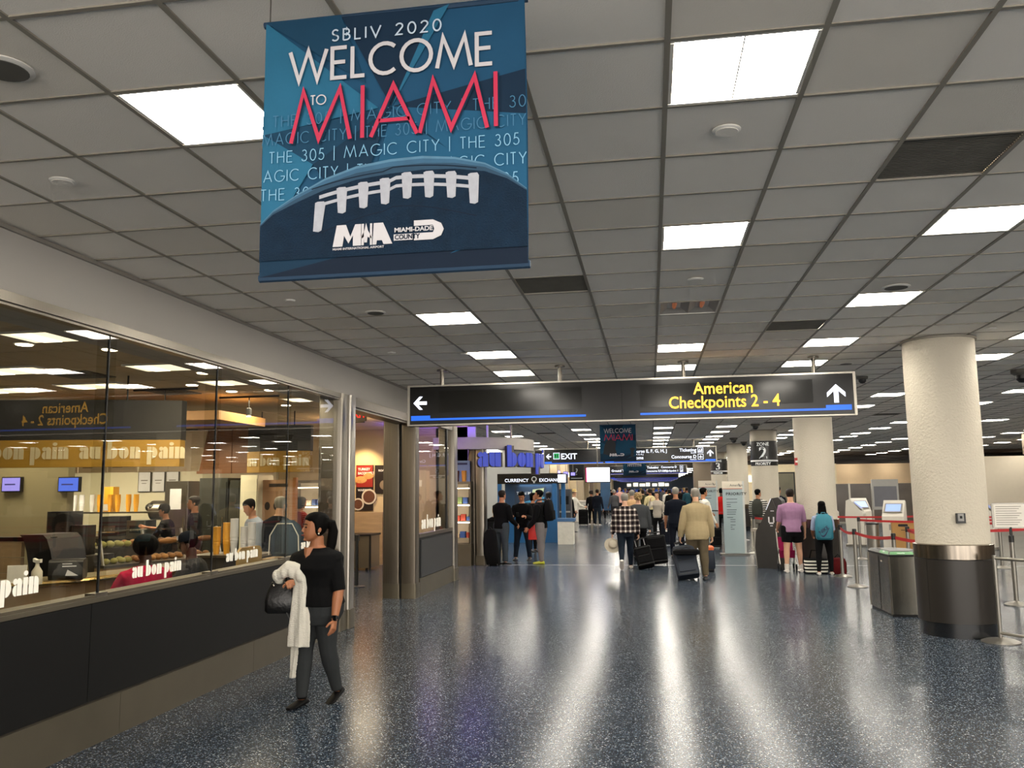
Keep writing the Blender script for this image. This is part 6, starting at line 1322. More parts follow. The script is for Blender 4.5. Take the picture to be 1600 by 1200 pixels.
for row, (zz, yy) in enumerate(((.76, .2), (.76, .42), (.995, .25), (.995, .48))):
    x = .12; nb = 0
    while x < LL - .1:
        kd = 'loaf' if (row == 2 and x > LL * .35) else 'roll'
        L_ = .17 if kd == 'loaf' else .055; m_ = bread[rb_.randrange(3)] if x > LL * .3 else bread[3]
        key = (kd, m_.name)
        if key not in pr_:
            b = MB(); b.ball((0, 0, .04), L_, .06, .042, 12, 7); pr_[key] = b.mesh('bread', m_, True)
        q = link(pr_[key], 'bread_' + kd); q.matrix_world = Mc @ Matrix.Translation((x + L_, yy + rb_.uniform(-.02, .02), zz)) @ Matrix.Rotation(rb_.uniform(-.2, .2), 4, 'Z')
        nb += 1; tag(q, '%s %s, %s from the near end in the %s of the bakery case' % ('green' if m_ is bread[3] else 'golden', 'loaf' if kd == 'loaf' else 'roll', ORD[min(nb, 23)] if nb > 1 else 'first', ('front lower tray', 'rear lower tray', 'front upper shelf', 'rear upper shelf')[row]), 'bread', 'bread in the bakery case'); x += 2 * L_ + .02
# back counter, cups, brewers, fridge, hood, notices
o = thing('back_counter', 'steel kitchen counter behind the bakery staff', 'counter', (-11.0, 15.6, 0)); MB().box(-1.9, 1.4, -.4, .4, 0, .9).build('cabinet', mat('kitchen_dark', '#2f2b26', .5), o); MB().box(-1.9, 1.42, -.42, .42, .9, .95).build('worktop', M_STEEL, o); MB().box(-1.5, 1.5, -.1, .35, 1.38, 1.41).build('shelf', M_STEEL, o); MB().box(-1.5, -1.46, -.1, .35, .95, 1.38).box(1.46, 1.5, -.1, .35, .95, 1.38).build('shelf_bracket', M_STEEL, o)
cupw, cupy = mat('cup_white', '#cfd0d4', .5), mat('cup_yellow', '#d79a28', .5)
st_ = {c: MB().lathe([(.035, 0), (.045, .11), (.048, .112), (.045, .13), (.05, .135), (.047, .16), (.052, .165), (.05, .34), (.053, .345), (.01, .345)], n=12).mesh('cup_stack', c, True) for c in (cupw, cupy)}
for k in range(11):
    c = cupw if k < 6 else cupy; q = link(st_[c], 'cup_stack'); q.location = (-12.15 + .2 * k, 15.6 + .05 * (k % 2), 1.41); tag(q, '%s stack of %s paper cups along the kitchen shelf' % ((['first'] + ORD[1:])[k], 'white' if k < 6 else 'yellow'), 'cups', 'paper cups on the kitchen shelf')
o = thing('yellow_box', 'yellow printed carton behind the stacked yellow cups', 'box', (-10.9, 15.9, 1.41)); MB().box(-.1, .1, -.1, .1, 0, .5).build('carton', cupy, o); MB().box(-.1, .1, -.105, -.1, .02, .15).build('label', cupw, o)
for k, x in enumerate((-12.2, -10.4, -9.85)):
    o = thing('coffee_brewer', ['tall black coffee brewer at the left end of the kitchen', 'black coffee brewer under the kitchen shelf', 'steel toaster with two slots near the server'][k], 'coffee machine', (x, 15.35, .95)); MB().rbox(-.2, .2, -.2, .2, 0, (.75, .38, .3)[k], .03).build('body', (M_BLACK, M_BLACK, M_STEEL)[k], o); MB().box(-.12, .12, -.21, -.2, .06, .2).build('front_panel', M_STEEL if k < 2 else M_BLACK, o)
    for s in (-.07, .07): MB().cyl(s, -.23, .1, .14, .015, 8).build('tap', M_CHROME, o)
o = thing('dark_urn', 'large dark drink dispenser behind the window joint', 'dispenser', (-8.4, 11.2, .9)); MB().rbox(-.18, .18, -.18, .18, 0, .62, .05).build('body', M_BLACK, o); MB().rbox(.18, .42, -.15, .15, 0, .42, .05).build('side_tank', M_BLACK, o); MB().box(-.05, .05, -.185, -.18, .1, .14).build('badge', M_PRINTW, o)
struct(MB().box(-8.7, -7.8, 10.9, 11.5, 0, .9).build('trim_5', mat('kitchen_dark', '#2f2b26')))
for k in range(3): 
    o = thing('framed_notice', ['first', 'second', 'third'][k] + ' of three white framed notices on the kitchen wall', 'notice', (-10.86 + .33 * k, 16.97, 2.02), 0, 'kitchen wall notices'); MB().box(-.15, .15, -.01, .02, -.22, .22).build('frame', M_BLACK, o); MB().box(-.135, .135, -.014, -.01, -.205, .205).build('sheet', cupw, o); MB().box(-.08, .08, -.016, -.014, .02, .04).box(-.06, .05, -.016, -.014, -.04, -.025).build('text_lines', mat('grey_ink', '#77736c'), o)
o = thing('extractor_hood', 'steel oven with a black rounded hood in the kitchen', 'oven', (-9.85, 16.2, 1.42)); MB().lathe([(.02, -.3), (.2, -.3), (.2, .25), (.02, .25)], n=20, T=Matrix.Rotation(PI / 2, 4, 'Y')).build('drum', M_STEEL, o, True); MB().ball((-.25, 0, .06), .2, .2, .12).build('hood', M_BLACK, o, True)
for k, (x, w_, h_, m_, lab) in enumerate(((-9.2, .5, 2.0, M_STEEL, 'steel kitchen cabinet with a paper notice'), (-8.42, .6, 2.05, mat('fridge_grey', '#33352f', .4, .3), 'tall dark grey refrigerator beyond the window joint'), (-7.98, .2, 2.0, mat('fridge_grey', '#33352f'), 'narrow dark cabinet beside the refrigerator'), (-7.68, .36, 2.1, M_CREAM, 'cream tall cabinet near the promotional panel'))):
    o = thing('refrigerator' if k == 1 else 'tall_cabinet', lab, 'fridge' if k == 1 else 'cabinet', (x, 15.8, 0)); MB().rbox(-w_ / 2, w_ / 2, -.35, .35, 0, h_, .02).build('body', m_, o); MB().box(-w_ * .46, w_ * .46, -.37, -.35, .1, h_ - .08).build('door', m_, o); MB().box(w_ * .36, w_ * .40, -.40, -.37, .8, 1.3).build('handle', M_CHROME, o)
    if k == 0: MB().box(-.12, .12, -.375, -.37, 1.45, 1.85).build('paper_notice', cupw, o)
o = thing('promo_panel', 'tan promotional panel with three bowls printed on it', 'poster', (-7.15, 15.7, 1.4)); o.scale = (.55, 1, .8); MB().box(-.75, .6, -.03, .03, -.55, .75).build('panel', mat('promo_tan', '#b08a68', .6), o); MB().box(.5, .62, -.05, .05, -1.4, .8).build('orange_post', mat('orange_wood', '#a3672c', .5), o); b = MB()
for k in range(6): b.lathe([(.1, 0), (.1, .004)], n=14, T=Matrix.Translation((-.45 + .33 * (k % 3), -.031, .12 - .42 * (k // 3))) @ Matrix.Rotation(PI / 2, 4, 'X'))
b.build('bowl_print', mat('bowl_dark', '#2b211a', .6), o); MB().box(-.4, .3, -.034, -.03, .58, .66).build('title_print', mat('bowl_dark', '#2b211a'), o)
# open refrigerated shelf, bright
def shelf_case(x, y, rz, lab, w=1.0, lit='#ffe9c8', s=3.0, hz=1.95):
    o = thing('display_fridge', lab, 'display case', (x, y, 0), math.radians(rz)); MB().box(-w / 2, w / 2, -.3, .35, 0, .5).build('base', M_KICK, o); MB().box(-w / 2, w / 2, .3, .35, .5, hz).build('back_panel', mat('case_white', '#d8cfbc', .5), o)
    for sx in (-1, 1): MB().box(sx * w / 2, sx * (w / 2 - .03), -.3, .35, .5, hz).build('side_frame', M_STEEL, o)
    n = 3
    for k in range(n):
        z = .62 + (hz - .7) / n * k; MB().box(-w / 2 + .03, w / 2 - .03, -.26, .3, z, z + .02).build('shelf', M_GLASS2, o); zt = z + (hz - .7) / n - .03; MB().box(-w / 2 + .05, w / 2 - .05, -.22, -.16, zt, zt + .02).build('strip_lamp', emis('case_lamp', lit, s * 3), o)
    MB().box(-w / 2, w / 2, -.32, .35, hz, hz + .06).build('top_cap', M_STEEL, o)
    rr = random.Random(int(abs(x) * 10)); cs = [mat('pack_%d' % i, c, .6) for i, c in enumerate(('#c9b28a', '#9a3b2a', '#d5cdbb', '#c7933f', '#6a7f4f', '#2b4a86'))]
    for k in range(n):
        z = .64 + (hz - .7) / n * k; xx = -w / 2 + .1; nb = 0
        while xx < w / 2 - .1:
            ww = rr.uniform(.07, .14); hh = rr.uniform(.06, .16); q = MB().rbox(-ww / 2, ww / 2, -.08, .08, 0, hh, .02).build('food_pack', cs[rr.randrange(6)]); q.matrix_world = Matrix.Translation((x, y, 0)) @ Matrix.Rotation(math.radians(rz), 4, 'Z') @ Matrix.Translation((xx + ww / 2, -.05, z)); nb += 1; tag(q, '%s food pack from the left on the %s shelf of the %s' % ((['first'] + ORD[1:])[nb - 1], ('bottom', 'middle', 'top')[k], 'open chilled case' if 'chilled' in lab else 'tall pastry case'), 'food pack', 'packs in ' + lab[:30]); xx += ww + .02
    return o
shelf_case(-7.15, 17.6, 0, 'open chilled food shelf deep in the bakery', 1.1, hz=1.95); shelf_case(-4.55, 19.95, 0, 'tall lit pastry case at the end of the bakery front', .72, s=8., hz=1.9)
o = thing('poster', 'small upright poster of iced drinks on top of the lit pastry case', 'poster', (-4.5, 19.9, 1.96)); MB().box(-.24, .24, -.01, .02, 0, .5).build('board', mat('drink_blue', '#6f86a3', .6), o); MB().lathe([(.05, 0), (.065, .26)], -.08, -.02, 12).build('dark_drink', mat('dark_drink', '#4b1f14', .4), o, True); MB().lathe([(.05, 0), (.065, .26)], .1, -.02, 12).build('amber_drink', mat('amber_drink', '#c98b2c', .4), o, True); MB().box(-.18, .18, -.014, -.01, .40, .45).build('title_print', mat('navy_print', '#101a45'), o)
# bakery people standing
sv, SV = P(0, 0, -70, 'placeholder', 1.62, Cb, Cb, 'short', H_b, 'tan', Sh_b) if False else (None, None)
def stand(x, y, rz, lab, H, top, hair, hm, sk, pose=None, **k):
    B = Body(H, **(pose or {})); return dress(x, y, math.radians(rz), lab, B, top, k.pop('tr', Cdg), hair, hm, SK[sk], Sh_b, **k), B
sv, SV = stand(-8.55, 14.2, -80, 'bakery worker in black with a cap reaching out over the counter', 1.58, Cb, 'short', H_b, 'tan', dict(arms=((70, 12, 30, 0), (30, 12, 40, 0)), lean=10), sleeve=.5, hem=-.08); cap_(sv, SV, 'black work cap on the reaching bakery worker', Cb, False)
mm_, MM_ = stand(-7.95, 14.0, -60, 'person with short hair in a dark jacket over a red shirt at the bakery counter', 1.72, Cdg, 'short', H_db, 'tan', jacket=True, hem=-.08, face=True)
stand(-5.85, 12.2, -40, 'person in a pale blue shirt bending at the condiment stand', 1.70, cloth('sky_shirt', '#8d98a8'), 'short', H_b, 'tan', dict(lean=16, head=(0, -25)))
stand(-5.35, 11.6, 170, 'bald person in a dark navy suit behind the bakery glass', 1.72, Cn, 'fringe', H_g, 'light', dict(lean=10), jacket=True, hem=-.09)
stand(-4.75, 12.3, 180, 'person in a slate blue coat behind the bakery glass', 1.60, cloth('slate_coat', '#3d4854'), 'short', H_b, 'tan', jacket=True, hem=-.1)
stand(-7.0, 16.3, 150, 'person in a red top before the chilled food shelf', 1.66, cloth('crimson', '#7d1f1c'), 'bob', H_db, 'tan')
# condiment stand
o = thing('condiment_stand', 'dark stand of paper cups and lids behind the bakery glass', 'stand', (-5.25, 10.35, 0)); MB().box(-.5, .35, -.3, .3, 0, .95).build('cabinet', mat('kitchen_dark', '#2f2b26'), o); MB().box(-.52, .37, -.32, .32, .95, .98).build('worktop', M_STEEL, o)
for k in range(5):
    q = link(st_[cupy if k < 2 else cupw], 'cup_stack'); q.location = (-5.52 + .12 * k, 10.25 + .04 * (k % 2), .98); q.scale = (1, 1, 1.0 + .15 * (k % 3)); tag(q, '%s tall %s cup stack on the condiment stand behind the glass' % ((['first'] + ORD[1:])[k], 'yellow' if k < 2 else 'white'), 'cups', 'cup stacks on the condiment stand')
o = thing('cafe_chair', 'pale wood chair back just inside the glass beside the walking woman', 'chair', (-4.72, 9.55, 0), math.radians(90)); MB().rbox(-.30, .30, -.015, .015, .78, 1.12, .09, axis='y').build('backrest', mat('birch', '#b3935c', .5, 0, .1), o); MB().rbox(-.21, .21, .02, .44, .44, .47, .05).build('seat', mat('birch', '#b3935c'), o)
for sx in (-.17, .17):
    for yy in (.04, .4): MB().tube([(sx, yy, .44), (sx * 1.15, yy * 1.05 - .01, 0)], .014, 8).build('leg', M_CHROME, o, True)
o = thing('blue_backpack', 'rounded blue grey backpack with pale piping behind the glass', 'backpack', (-4.6, 10.35, .95)); MB().loft([[(q[0] * a, q[1] * c_, z) for q in RB(.42, .22, .08)] for z, a, c_ in ((0, .9, .8), (.05, 1, 1), (.25, .98, 1), (.38, .75, .8), (.45, .35, .4))]).build('bag_body', cloth('slate_coat', '#3d4854'), o, True); MB().tube([(-.2, -.11, .02), (-.19, -.11, .26), (-.1, -.1, .41), (.1, -.1, .41), (.19, -.11, .26), (.2, -.11, .02)], .008, 6).build('piping', Cw, o, True)
o = thing('side_table', 'small wooden table carrying the blue grey backpack', 'table', (-4.6, 10.35, 0)); MB().rbox(-.26, .26, -.2, .3, .90, .93, .04).build('tabletop', M_WOOD, o); MB().cyl(0, 0, .02, .90, .03, 10).build('leg', M_STEEL, o, True); MB().lathe([(.22, 0), (.2, .02)], n=18).build('base', M_STEEL, o)
# beyond the doorway: counters, posters
def poster(x, y, w, h, z, lab, dark=False):
    o = thing('poster', lab, 'poster', (x, y, z)); MB().box(-w / 2, w / 2, -.01, .02, -h / 2, h / 2).build('board', mat('poster_dark', '#1c1210', .4), o)
    if dark: MB().lathe([(.12, 0), (.12, .003)], n=18, T=Matrix.Translation((0, -.012, -h * .2)) @ Matrix.Rotation(PI / 2, 4, 'X')).build('plate_print', mat('plate_print', '#7a6a55', .6), o); text('lettering', 'ROASTED', .07, FZ(0, -.012, h * .28), M_PRINTW, o, 'CENTER', .02); return o
    MB().box(-w / 2 + .01, w / 2 - .01, -.013, -.01, .02, h / 2 - .01).build('red_print', mat('poster_red', '#8f2014', .5), o); b = MB(); b.ball((-.1, -.012, .2), .17, .006, .09); b.ball((.1, -.012, .3), .14, .006, .09); b.build('sandwich_print', mat('sandwich', '#c08a50', .6, 0, .5, 30), o, True)
    b = MB()
    for cx_, cz_, r in ((.12, -.22, .19), (-.16, -.40, .15)): b.lathe([(r, 0), (r, .004)], n=24, T=Matrix.Translation((cx_, -.0135, cz_)) @ Matrix.Rotation(PI / 2, 4, 'X'))
    b.build('bowl_print', mat('bowl_white', '#c9bfae', .6), o); b = MB()
    for cx_, cz_, r in ((.12, -.22, .15), (-.16, -.40, .115)): b.lathe([(r, 0), (r, .006)], n=24, T=Matrix.Translation((cx_, -.0145, cz_)) @ Matrix.Rotation(PI / 2, 4, 'X'))
    b.build('soup_print', mat('soup', '#5a3420', .6, 0, .6, 40), o)
    text('lettering', 'TURKEY', .085, FZ(-w / 2 + .05, -.0145, h / 2 - .13), M_PRINTW, o, 'LEFT', .03); text('lettering', 'BACON MELT', .085, FZ(-w / 2 + .05, -.0145, h / 2 - .23), M_PRINTW, o, 'LEFT', .03, sx=.8); text('lettering', 'WARM UP', .075, FZ(-w / 2 + .05, -.0145, -.08), M_PRINTW, o, 'LEFT', .03)
    return o
A, C = at(557, 727, 20.28), at(583, 798, 20.28); poster((A.x + C.x) / 2, 20.27, C.x - A.x, A.z - C.z, (A.z + C.z) / 2, 'red and black sandwich and soup poster lit from above past the doorway')
A, C = at(592, 727, 20.28), at(604, 771, 20.28); poster((A.x + C.x) / 2 + .05, 20.27, .5, A.z - C.z, (A.z + C.z) / 2, 'narrow dark poster partly behind the bronze pilaster', True)
L_ = bpy.data.lights.new('poster_spot', 'SPOT'); L_.energy = 90; L_.color = (1, .72, .38); L_.spot_size = 1.5; L_.spot_blend = .8; L_.shadow_soft_size = .05; lo = bpy.data.objects.new('poster_spot', L_); COL.objects.link(lo); A = at(570, 700, 20.28); lo.location = (A.x, 19.6, 3.0); lo.rotation_euler = (R_(34), 0, 0)
A, C = at(552, 802, 20.0), at(590, 833, 20.0); b = MB(); b.box(-8.2, -6.45, 19.95, 20.1, 0, 1.25); tag(b.build('knee_wall', M_WOOD), 'plank clad knee wall under the lit sandwich poster', 'wall panel')
o = thing('steel_cabinet', 'brushed steel serving cabinet with black edge seen through the doorway', 'cabinet', (-6.75, 18.75, 0)); MB().box(-.7, .5, -.3, .4, .06, .76).build('body', mat('warm_steel', '#7f7461', .35, .6, .1), o); MB().box(-.72, .52, -.32, .42, .76, .80).build('worktop', M_BLACK, o); MB().box(.49, .53, -.32, -.28, 0, .8).box(-.72, -.68, -.32, -.28, 0, .8).build('corner_trim', M_BLACK, o)
for sx in (-.6, .4): MB().lathe([(.03, 0), (.03, .06)], sx, -.2, 10).build('caster', M_BLACK, o)
p_ = atz(557, 917); o = thing('barrier_post', 'black belt post standing in the bakery doorway', 'barrier post', (p_.x, p_.y, 0)); MB().lathe([(.16, 0), (.16, .012), (.03, .03)], n=20).build('base', M_BLACK, o, True); MB().lathe([(.03, .03), (.03, .86)], n=14).build('pole', M_BLACK, o, True); MB().box(-.04, .04, -.045, .045, .84, .95).build('belt_head', M_BLACK, o)
MB().box(-.6, -.04, -.005, .005, .86, .91).build('belt', M_BLACK, o)
o = thing('exit_sign', 'red lettered exit sign hanging inside the bakery doorway', 'exit sign', (at(559, 648, 13.5).x, 13.5, at(559, 648, 13.5).z)); MB().box(-.15, .15, -.02, .02, -.11, .11).build('housing', mat('exit_box', '#5a4a3a', .4), o); text('lettering', 'EXIT', .15, FZ(0, -.022, -.05), emis('exit_red', '#d81c12', 1.6), o, 'CENTER', .02); MB().cyl(0, 0, .11, .4, .008, 8).build('hanging_rod', M_STEEL, o)
L2 = bpy.data.lights.new('doorway_light', 'POINT'); L2.energy = 25; L2.color = (1, .62, .32); L2.shadow_soft_size = .2; lo = bpy.data.objects.new('doorway_light', L2); COL.objects.link(lo); lo.location = (-6.2, 16.6, 3.05)
# corner canopy with the bakery name, steel column and lit edge
o = thing('corner_canopy', 'curved pale canopy ring at the bakery corner carrying blue dimensional letters', 'canopy', (0, 0, 0)); cx_, cy_, r_ = -4.75, 21.35, 1.85; aa = [-100 + 100 * k / 24 for k in range(25)]
MB().loft([[(cx_ + rr_ * math.cos(R_(a)), cy_ + rr_ * math.sin(R_(a)), z) for rr_, z in ((r_, 2.72), (r_, 3.0), (r_ - .3, 3.0), (r_ - .3, 2.72))] for a in aa]).build('canopy_ring', mat('canopy_paint', '#a9a39a', .5), o, True)
for k in range(2): MB().cyl(-3.9 + .5 * k, 20.3 + .5 * k, 2.98, CEIL - .008, .03, 10).build('hanging_rod', M_WHITE if k == 0 else M_STEEL, o, True)
b = MB(); fat('au bon pain', b, 0, 0, .34, 0, .03, Matrix.Identity(4)); bk_ = MB(); fat('au bon pain', bk_, 0, 0, .34, 0, .2, Matrix.Identity(4))
def bend(mb_, r0, z0, a0):
    mb_.v = [(cx_ + (r0 + z) * math.cos(a0 + x / r0), cy_ + (r0 + z) * math.sin(a0 + x / r0), z0 + y) for x, y, z in mb_.v]
bend(b, r_ + .20, 2.30, R_(-68)); bend(bk_, r_ + .0, 2.29, R_(-68)); bk_.build('letter_sides', mat('letter_grey', '#55504a', .4, .4), o); b.build('letter_faces', emis('letter_blue', '#3a49b0', .55), o)
o = thing('steel_column', 'polished steel clad corner column at the end of the lit pastry case', 'column', (-4.02, 20.05, 0)); MB().rbox(-.12, .12, -.18, .18, 0, 2.75, .05).build('casing', M_STEEL, o, True); MB().rbox(-.30, -.12, -.06, .18, 0, 2.75, .04).build('side_casing', M_BRONZE, o, True); MB().rbox(-.13, .13, -.19, .19, 0, .22, .04).build('foot_casing', M_KICK, o)
wallbox('wall_bakery_corner', (-5.2, -4.2, 20.3, 20.4, 0, 3.3), mat('white_wall', '#d8d8d4'))
L3 = bpy.data.lights.new('violet_cove', 'AREA'); L3.energy = 60; L3.color = (.22, .12, 1); L3.size = 1.6; lo = bpy.data.objects.new('violet_cove', L3); COL.objects.link(lo); lo.location = (-4.9, 19.0, 3.05); lo.rotation_euler = (PI, 0, 0)

# ------------------------------------------------------------------ currency booth and the bay
Yb = 28.2; A, C = at(777, 742, Yb), at(879, 755, Yb); o = thing('currency_booth', 'blue currency exchange booth with a black lettered header', 'booth', (0, 0, 0)); x0, x1, zt, zb = A.x, C.x, A.z, C.z
BB = mat('booth_blue', '#1d5f93', .45, 0, .06); BD = mat('booth_deep_blue', '#123f63', .5)
MB().box(x0, x1, Yb, Yb + 1.8, zb, zt + .03).build('header', M_SIGN, o); MB().box(x0, x0 + .13, Yb, Yb + .15, 0, zb).build('frame_post', BB, o); MB().box(x1 - .35, x1 - .2, Yb, Yb + .15, 0, zb).build('frame_post', BB, o); MB().box(x1 - .16, x1 - .02, Yb + 1.0, Yb + 1.15, 0, zb).build('frame_post', BB, o)
MB().box(x0, x1 - .3, Yb + 1.5, Yb + 1.6, 0, zb).build('back_panel', BD, o); MB().box(x0 + .13, x1 - .35, Yb + .05, Yb + .4, 0, .95).build('counter', BB, o); MB().box(x0 + .1, x1 - .3, Yb, Yb + .45, .95, 1.0).build('counter_top', M_WHITE, o); MB().box(x0 + .13, x1 - .35, Yb + .06, Yb + .07, 1.0, zb).build('booth_glass', M_GLASS2, o)
MB().box(x0 + .35, x1 - .75, Yb + 1.45, Yb + 1.5, 1.25, 1.85).build('travel_poster', mat('poster_navy', '#12304a', .4), o); text('lettering', 'Travel Money', .14, FZ(x0 + .42, Yb + 1.44, 1.58), M_PRINTW, o, 'LEFT', .01); b = MB(); b.prism([(x0 + .95, 1.45), (x0 + 1.35, 1.5), (x0 + 1.4, 1.8), (x0 + 1.0, 1.75)], Yb + 1.425, Yb + 1.435, 'y'); b.build('card_print', mat('pale_card', '#a9b48a', .5), o); b = MB(); b.prism([(x0 + .6, 1.3), (x1 - .8, 1.3), (x1 - .8, 1.5), (x0 + .9, 1.38)], Yb + 1.43, Yb + 1.44, 'y'); b.build('swoosh_print', mat('sky_print', '#3f8fb5', .5), o)
text('lettering', 'CURRENCY', .155, FZ(x0 + .25, Yb - .003, zb + .06), WH, o, 'LEFT', .004, .001, 1.0); text('lettering', 'EXCHANGE', .155, FZ(x0 + 1.42, Yb - .003, zb + .06), WH, o, 'LEFT', .004, .001, .92)
b = MB(); b.lathe([(.09, 0), (.09, .004)], n=18, T=FZ(x0 + 1.25, Yb - .002, zb + .15)); b.box(x0 + 1.22, x0 + 1.28, Yb - .006, Yb - .002, zb + .02, zb + .05); b.build('emblem', mat('emblem_white', '#c9c9c9', .5), o); MB().lathe([(.06, 0), (.06, .006)], n=18, T=FZ(x0 + 1.25, Yb - .004, zb + .15)).build('emblem_face', M_SIGN, o)
MB().box(x1 - .15, x1 + .1, Yb - .01, Yb + .1, zb + .03, zt - .02).build('lit_panel', emis('lit_white', '#f2f2ff', 1.6), o)
o = thing('white_pedestal', 'white pedestal counter with a blue top beside the booth', 'counter', (x1 + .15, 27.6, 0)); MB().box(-.25, .25, -.25, .25, 0, .72).build('body', Cw, o); MB().box(-.27, .3, -.27, .27, .72, .82).build('blue_top', mat('pale_blue_top', '#4a6f9a', .4), o)
o = thing('cash_machine', 'dark grey cash machine past the booth', 'machine', (at(884, 800, 31.5).x, 31.5, 0)); MB().rbox(-.22, .22, -.3, .3, 0, 1.75, .04).build('body', mat('atm_grey', '#3d3f44', .4), o); MB().box(-.15, .15, -.31, -.3, 1.2, 1.5).build('screen', M_PANEL, o); MB().box(-.2, .2, -.32, -.3, .9, .96).build('keypad_ledge', M_ALU, o)
L_ = bpy.data.lights.new('booth_fill', 'AREA'); L_.energy = 14; L_.size = 1.2; lo = bpy.data.objects.new('booth_fill', L_); COL.objects.link(lo); lo.location = ((x0 + x1) / 2, Yb + .9, zb - .02)  # area light added under the header to brighten the booth inside
# seats with a seated traveller
p_ = atz(762, 868)
o = thing('bench_seat', 'dark grey bench seats against the steel corner column', 'bench', (-4.4, 22.6, 0))
for k in range(2): MB().rbox(-.55 + .55 * k, -.05 + .55 * k, -.25, .22, .40, .46, .04).build('seat', Cdg, o); MB().rbox(-.55 + .55 * k, -.05 + .55 * k, -.27, -.22, .48, .92, .05, axis='y').build('backrest', Cdg, o)
for sx in (-.5, .45): MB().tube([(sx, -.2, 0), (sx, -.2, .4)], .02, 8).build('leg', M_CHROME, o, True); MB().tube([(sx, .2, 0), (sx, .2, .4)], .02, 8).build('leg', M_CHROME, o, True)
B = Body(1.7, arms=((30, 10, 60, 10), (30, 10, 60, 10)), legs=((82, 84, 3), (82, 84, 3)), lean=-4, head=(40, 0)); sd_ = dress(-4.15, 22.6, PI, 'bald person seated on the dark bench seen over its back', B, Cb, Cb, 'bald', H_b, SK['light'], Sh_b); sd_.location.z = max(0, .46 - (B.pel.z - .06))
# left side beyond the booth: beige shop fronts, lavender light, screens
lw = struct(MB().box(-5.0, -4.75, 37.2, 112, 0, CEIL).build('wall_left_far', mat('far_shop_beige', '#a8977c', .7, 0, .1)))
MB().box(-4.75, -4.4, 37.2, 37.6, 0, CEIL).build('pier', mat('far_shop_beige', '#a8977c'), lw)
for k in range(8):
    y = 40 + 5.2 * k; MB().box(-4.75, -4.35, y, y + .45, 0, CEIL - .01).build('pier', mat('pier_cream', '#b9a98c', .6, 0, .05), lw)
    MB().box(-4.75, -4.70, y + .8, y + 4.6, .2, 2.4).build('shop_opening', [mat('shop_dark', '#3a2c22', .4), mat('shop_warm', '#c79b62', .5), mat('shop_blue', '#2c4a66', .4)][k % 3], lw)
    MB().box(-4.75, -4.66, y + 1.0, y + 4.4, 2.45, 2.7).build('shop_light', emis('shop_light_%d' % (k % 2), ('#ffe8c8', '#9a8cff')[k % 2 == 0], 2.2), lw)
o = thing('wall_sign', 'small black question mark information sign', 'sign', (at(901, 738, 38.0).x, 38, at(901, 738, 38).z)); MB().box(-.33, .33, -.05, .05, -.36, .36).build('housing', M_SIGN, o); text('lettering', '?', .42, FZ(0, -.053, -.12), mat('sign_dim_white', '#8f9296', .5), o, 'CENTER', .0); MB().box(-.25, .25, -.054, -.05, -.28, -.25).build('text_line', mat('sign_dim_white', '#8f9296'), o); MB().cyl(0, 0, .36, CEIL - .01 - o.location.z, .015, 8).build('hanging_rod', M_STEEL, o)
for k, px_ in enumerate((884, 892)):
    q_ = at(px_, 740, 36.0); o = thing('lit_sign', ['first', 'second'][k] + ' small lavender lit sign over the pale shopfront', 'sign', (q_.x, 36 + k, q_.z)); MB().box(-.1, .1, -.04, .04, -.08, .08).build('housing', M_SIGN, o); MB().box(-.09, .09, -.045, -.04, -.065, .065).build('display', emis('lavender_glow', '#8f86ff', 1.2), o); MB().cyl(0, 0, .08, CEIL - .01 - q_.z, .01, 6).build('hanging_rod', M_STEEL, o)
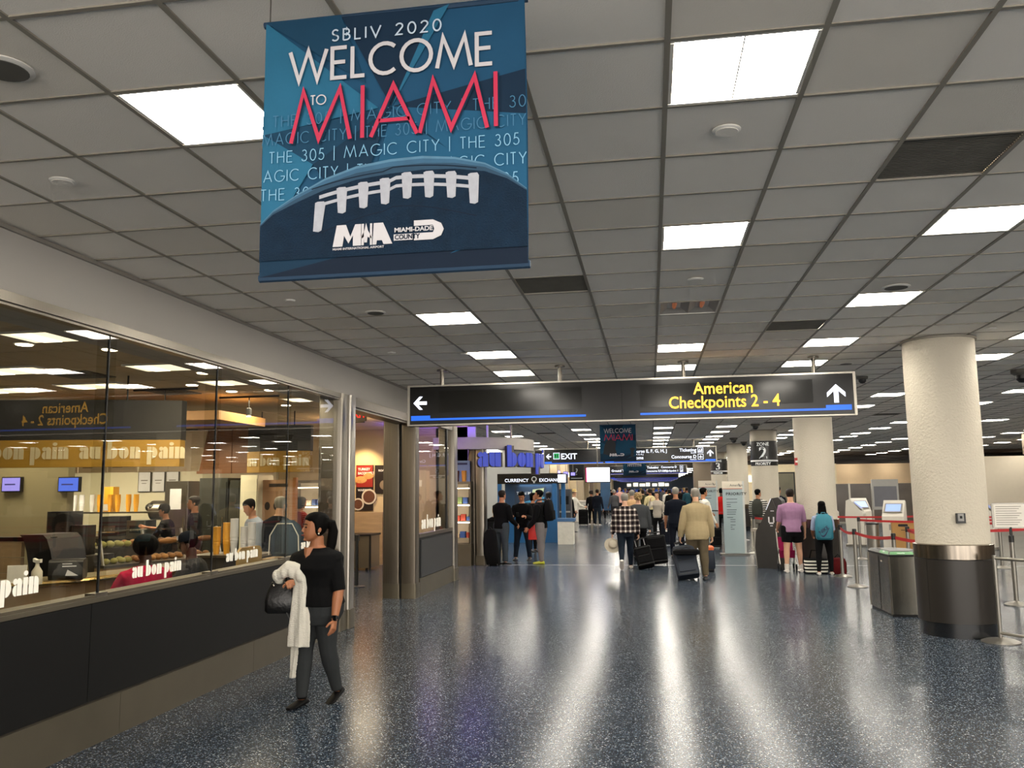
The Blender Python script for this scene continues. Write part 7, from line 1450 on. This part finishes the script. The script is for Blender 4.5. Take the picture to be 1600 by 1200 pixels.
A, C = at(915, 731, 30.5), at(953, 752.5, 30.5); o = thing('large_screen', 'big white glowing screen with a red edge below the EXIT sign', 'screen', ((A.x + C.x) / 2, 30.5, (A.z + C.z) / 2)); w_, h_ = (C.x - A.x) / 2, (A.z - C.z) / 2; MB().box(-w_ - .03, w_ + .03, -.04, .05, -h_ - .03, h_ + .03).build('housing', M_BLACK, o); MB().box(-w_ + .04, w_, -.045, -.04, -h_, h_).build('display', emis('white_glow', '#f1ecff', 2.0), o); MB().box(-w_, -w_ + .04, -.045, -.04, -h_, h_).build('red_strip', emis('red_glow', '#c0275a', 1.0), o); MB().cyl(0, 0, h_, CEIL - .01 - o.location.z, .02, 8).build('hanging_rod', M_STEEL, o)
for k in range(3):
    q_ = atz((905, 912, 945)[k], (815, 812, 800)[k]); o = thing('shop_counter', ['pale counter unit nearest the far shops', 'beige counter unit behind it', 'dark panelled counter by the far walkway'][k], 'counter', (q_.x + .15, q_.y, 0)); MB().box(-.4, .4, -.4, .4, 0, 1.05).build('body', (Cw, mat('pier_cream', '#b9a98c'), mat('shop_dark', '#3a2c22'))[k], o); MB().box(-.55, .45, -.45, .45, 1.05, 1.1).build('worktop', mat('counter_top', '#b9b2a4'), o)
# blue poster and far lights at the end of the walkway
o = thing('wall_poster', 'tall blue poster on the shop side far down the walkway', 'poster', (at(946, 765, 46).x, 46, 1.7)); MB().box(-.26, .26, -.04, .04, -1.1, .85).build('board', mat('poster_blue', '#2d4f6e', .4, 0, .6, 1.5), o)
fe = bpy.data.objects['wall_far_end']
for k in range(7): MB().box(-3.0 + .8 * k, -2.5 + .8 * k + .1 * (k % 3), 110.85, 110.98, 2.0, 2.35 + .1 * (k % 2)).build('far_lit_window', emis('far_window', '#fff2d8', 1.3), fe)
MB().box(-4.4, 4, 110.8, 110.95, 1.25, 1.6).build('far_blue_band', emis('far_blue2', '#2b4a9a', .5), fe)
for k in range(7):
    for i in (-3, 0, 3):
        o = thing('ceiling_light', 'narrow lit panel in the low ceiling at the far end', 'ceiling light', (i, 62 + 7 * k, 3.118), group='far low ceiling lights'); MB().box(-.6, .6, -.3, .3, -.02, 0).build('lamp_frame', M_WHITE, o); MB().box(-.55, .55, -.26, .26, -.025, -.02).build('diffuser', M_DIFF, o)
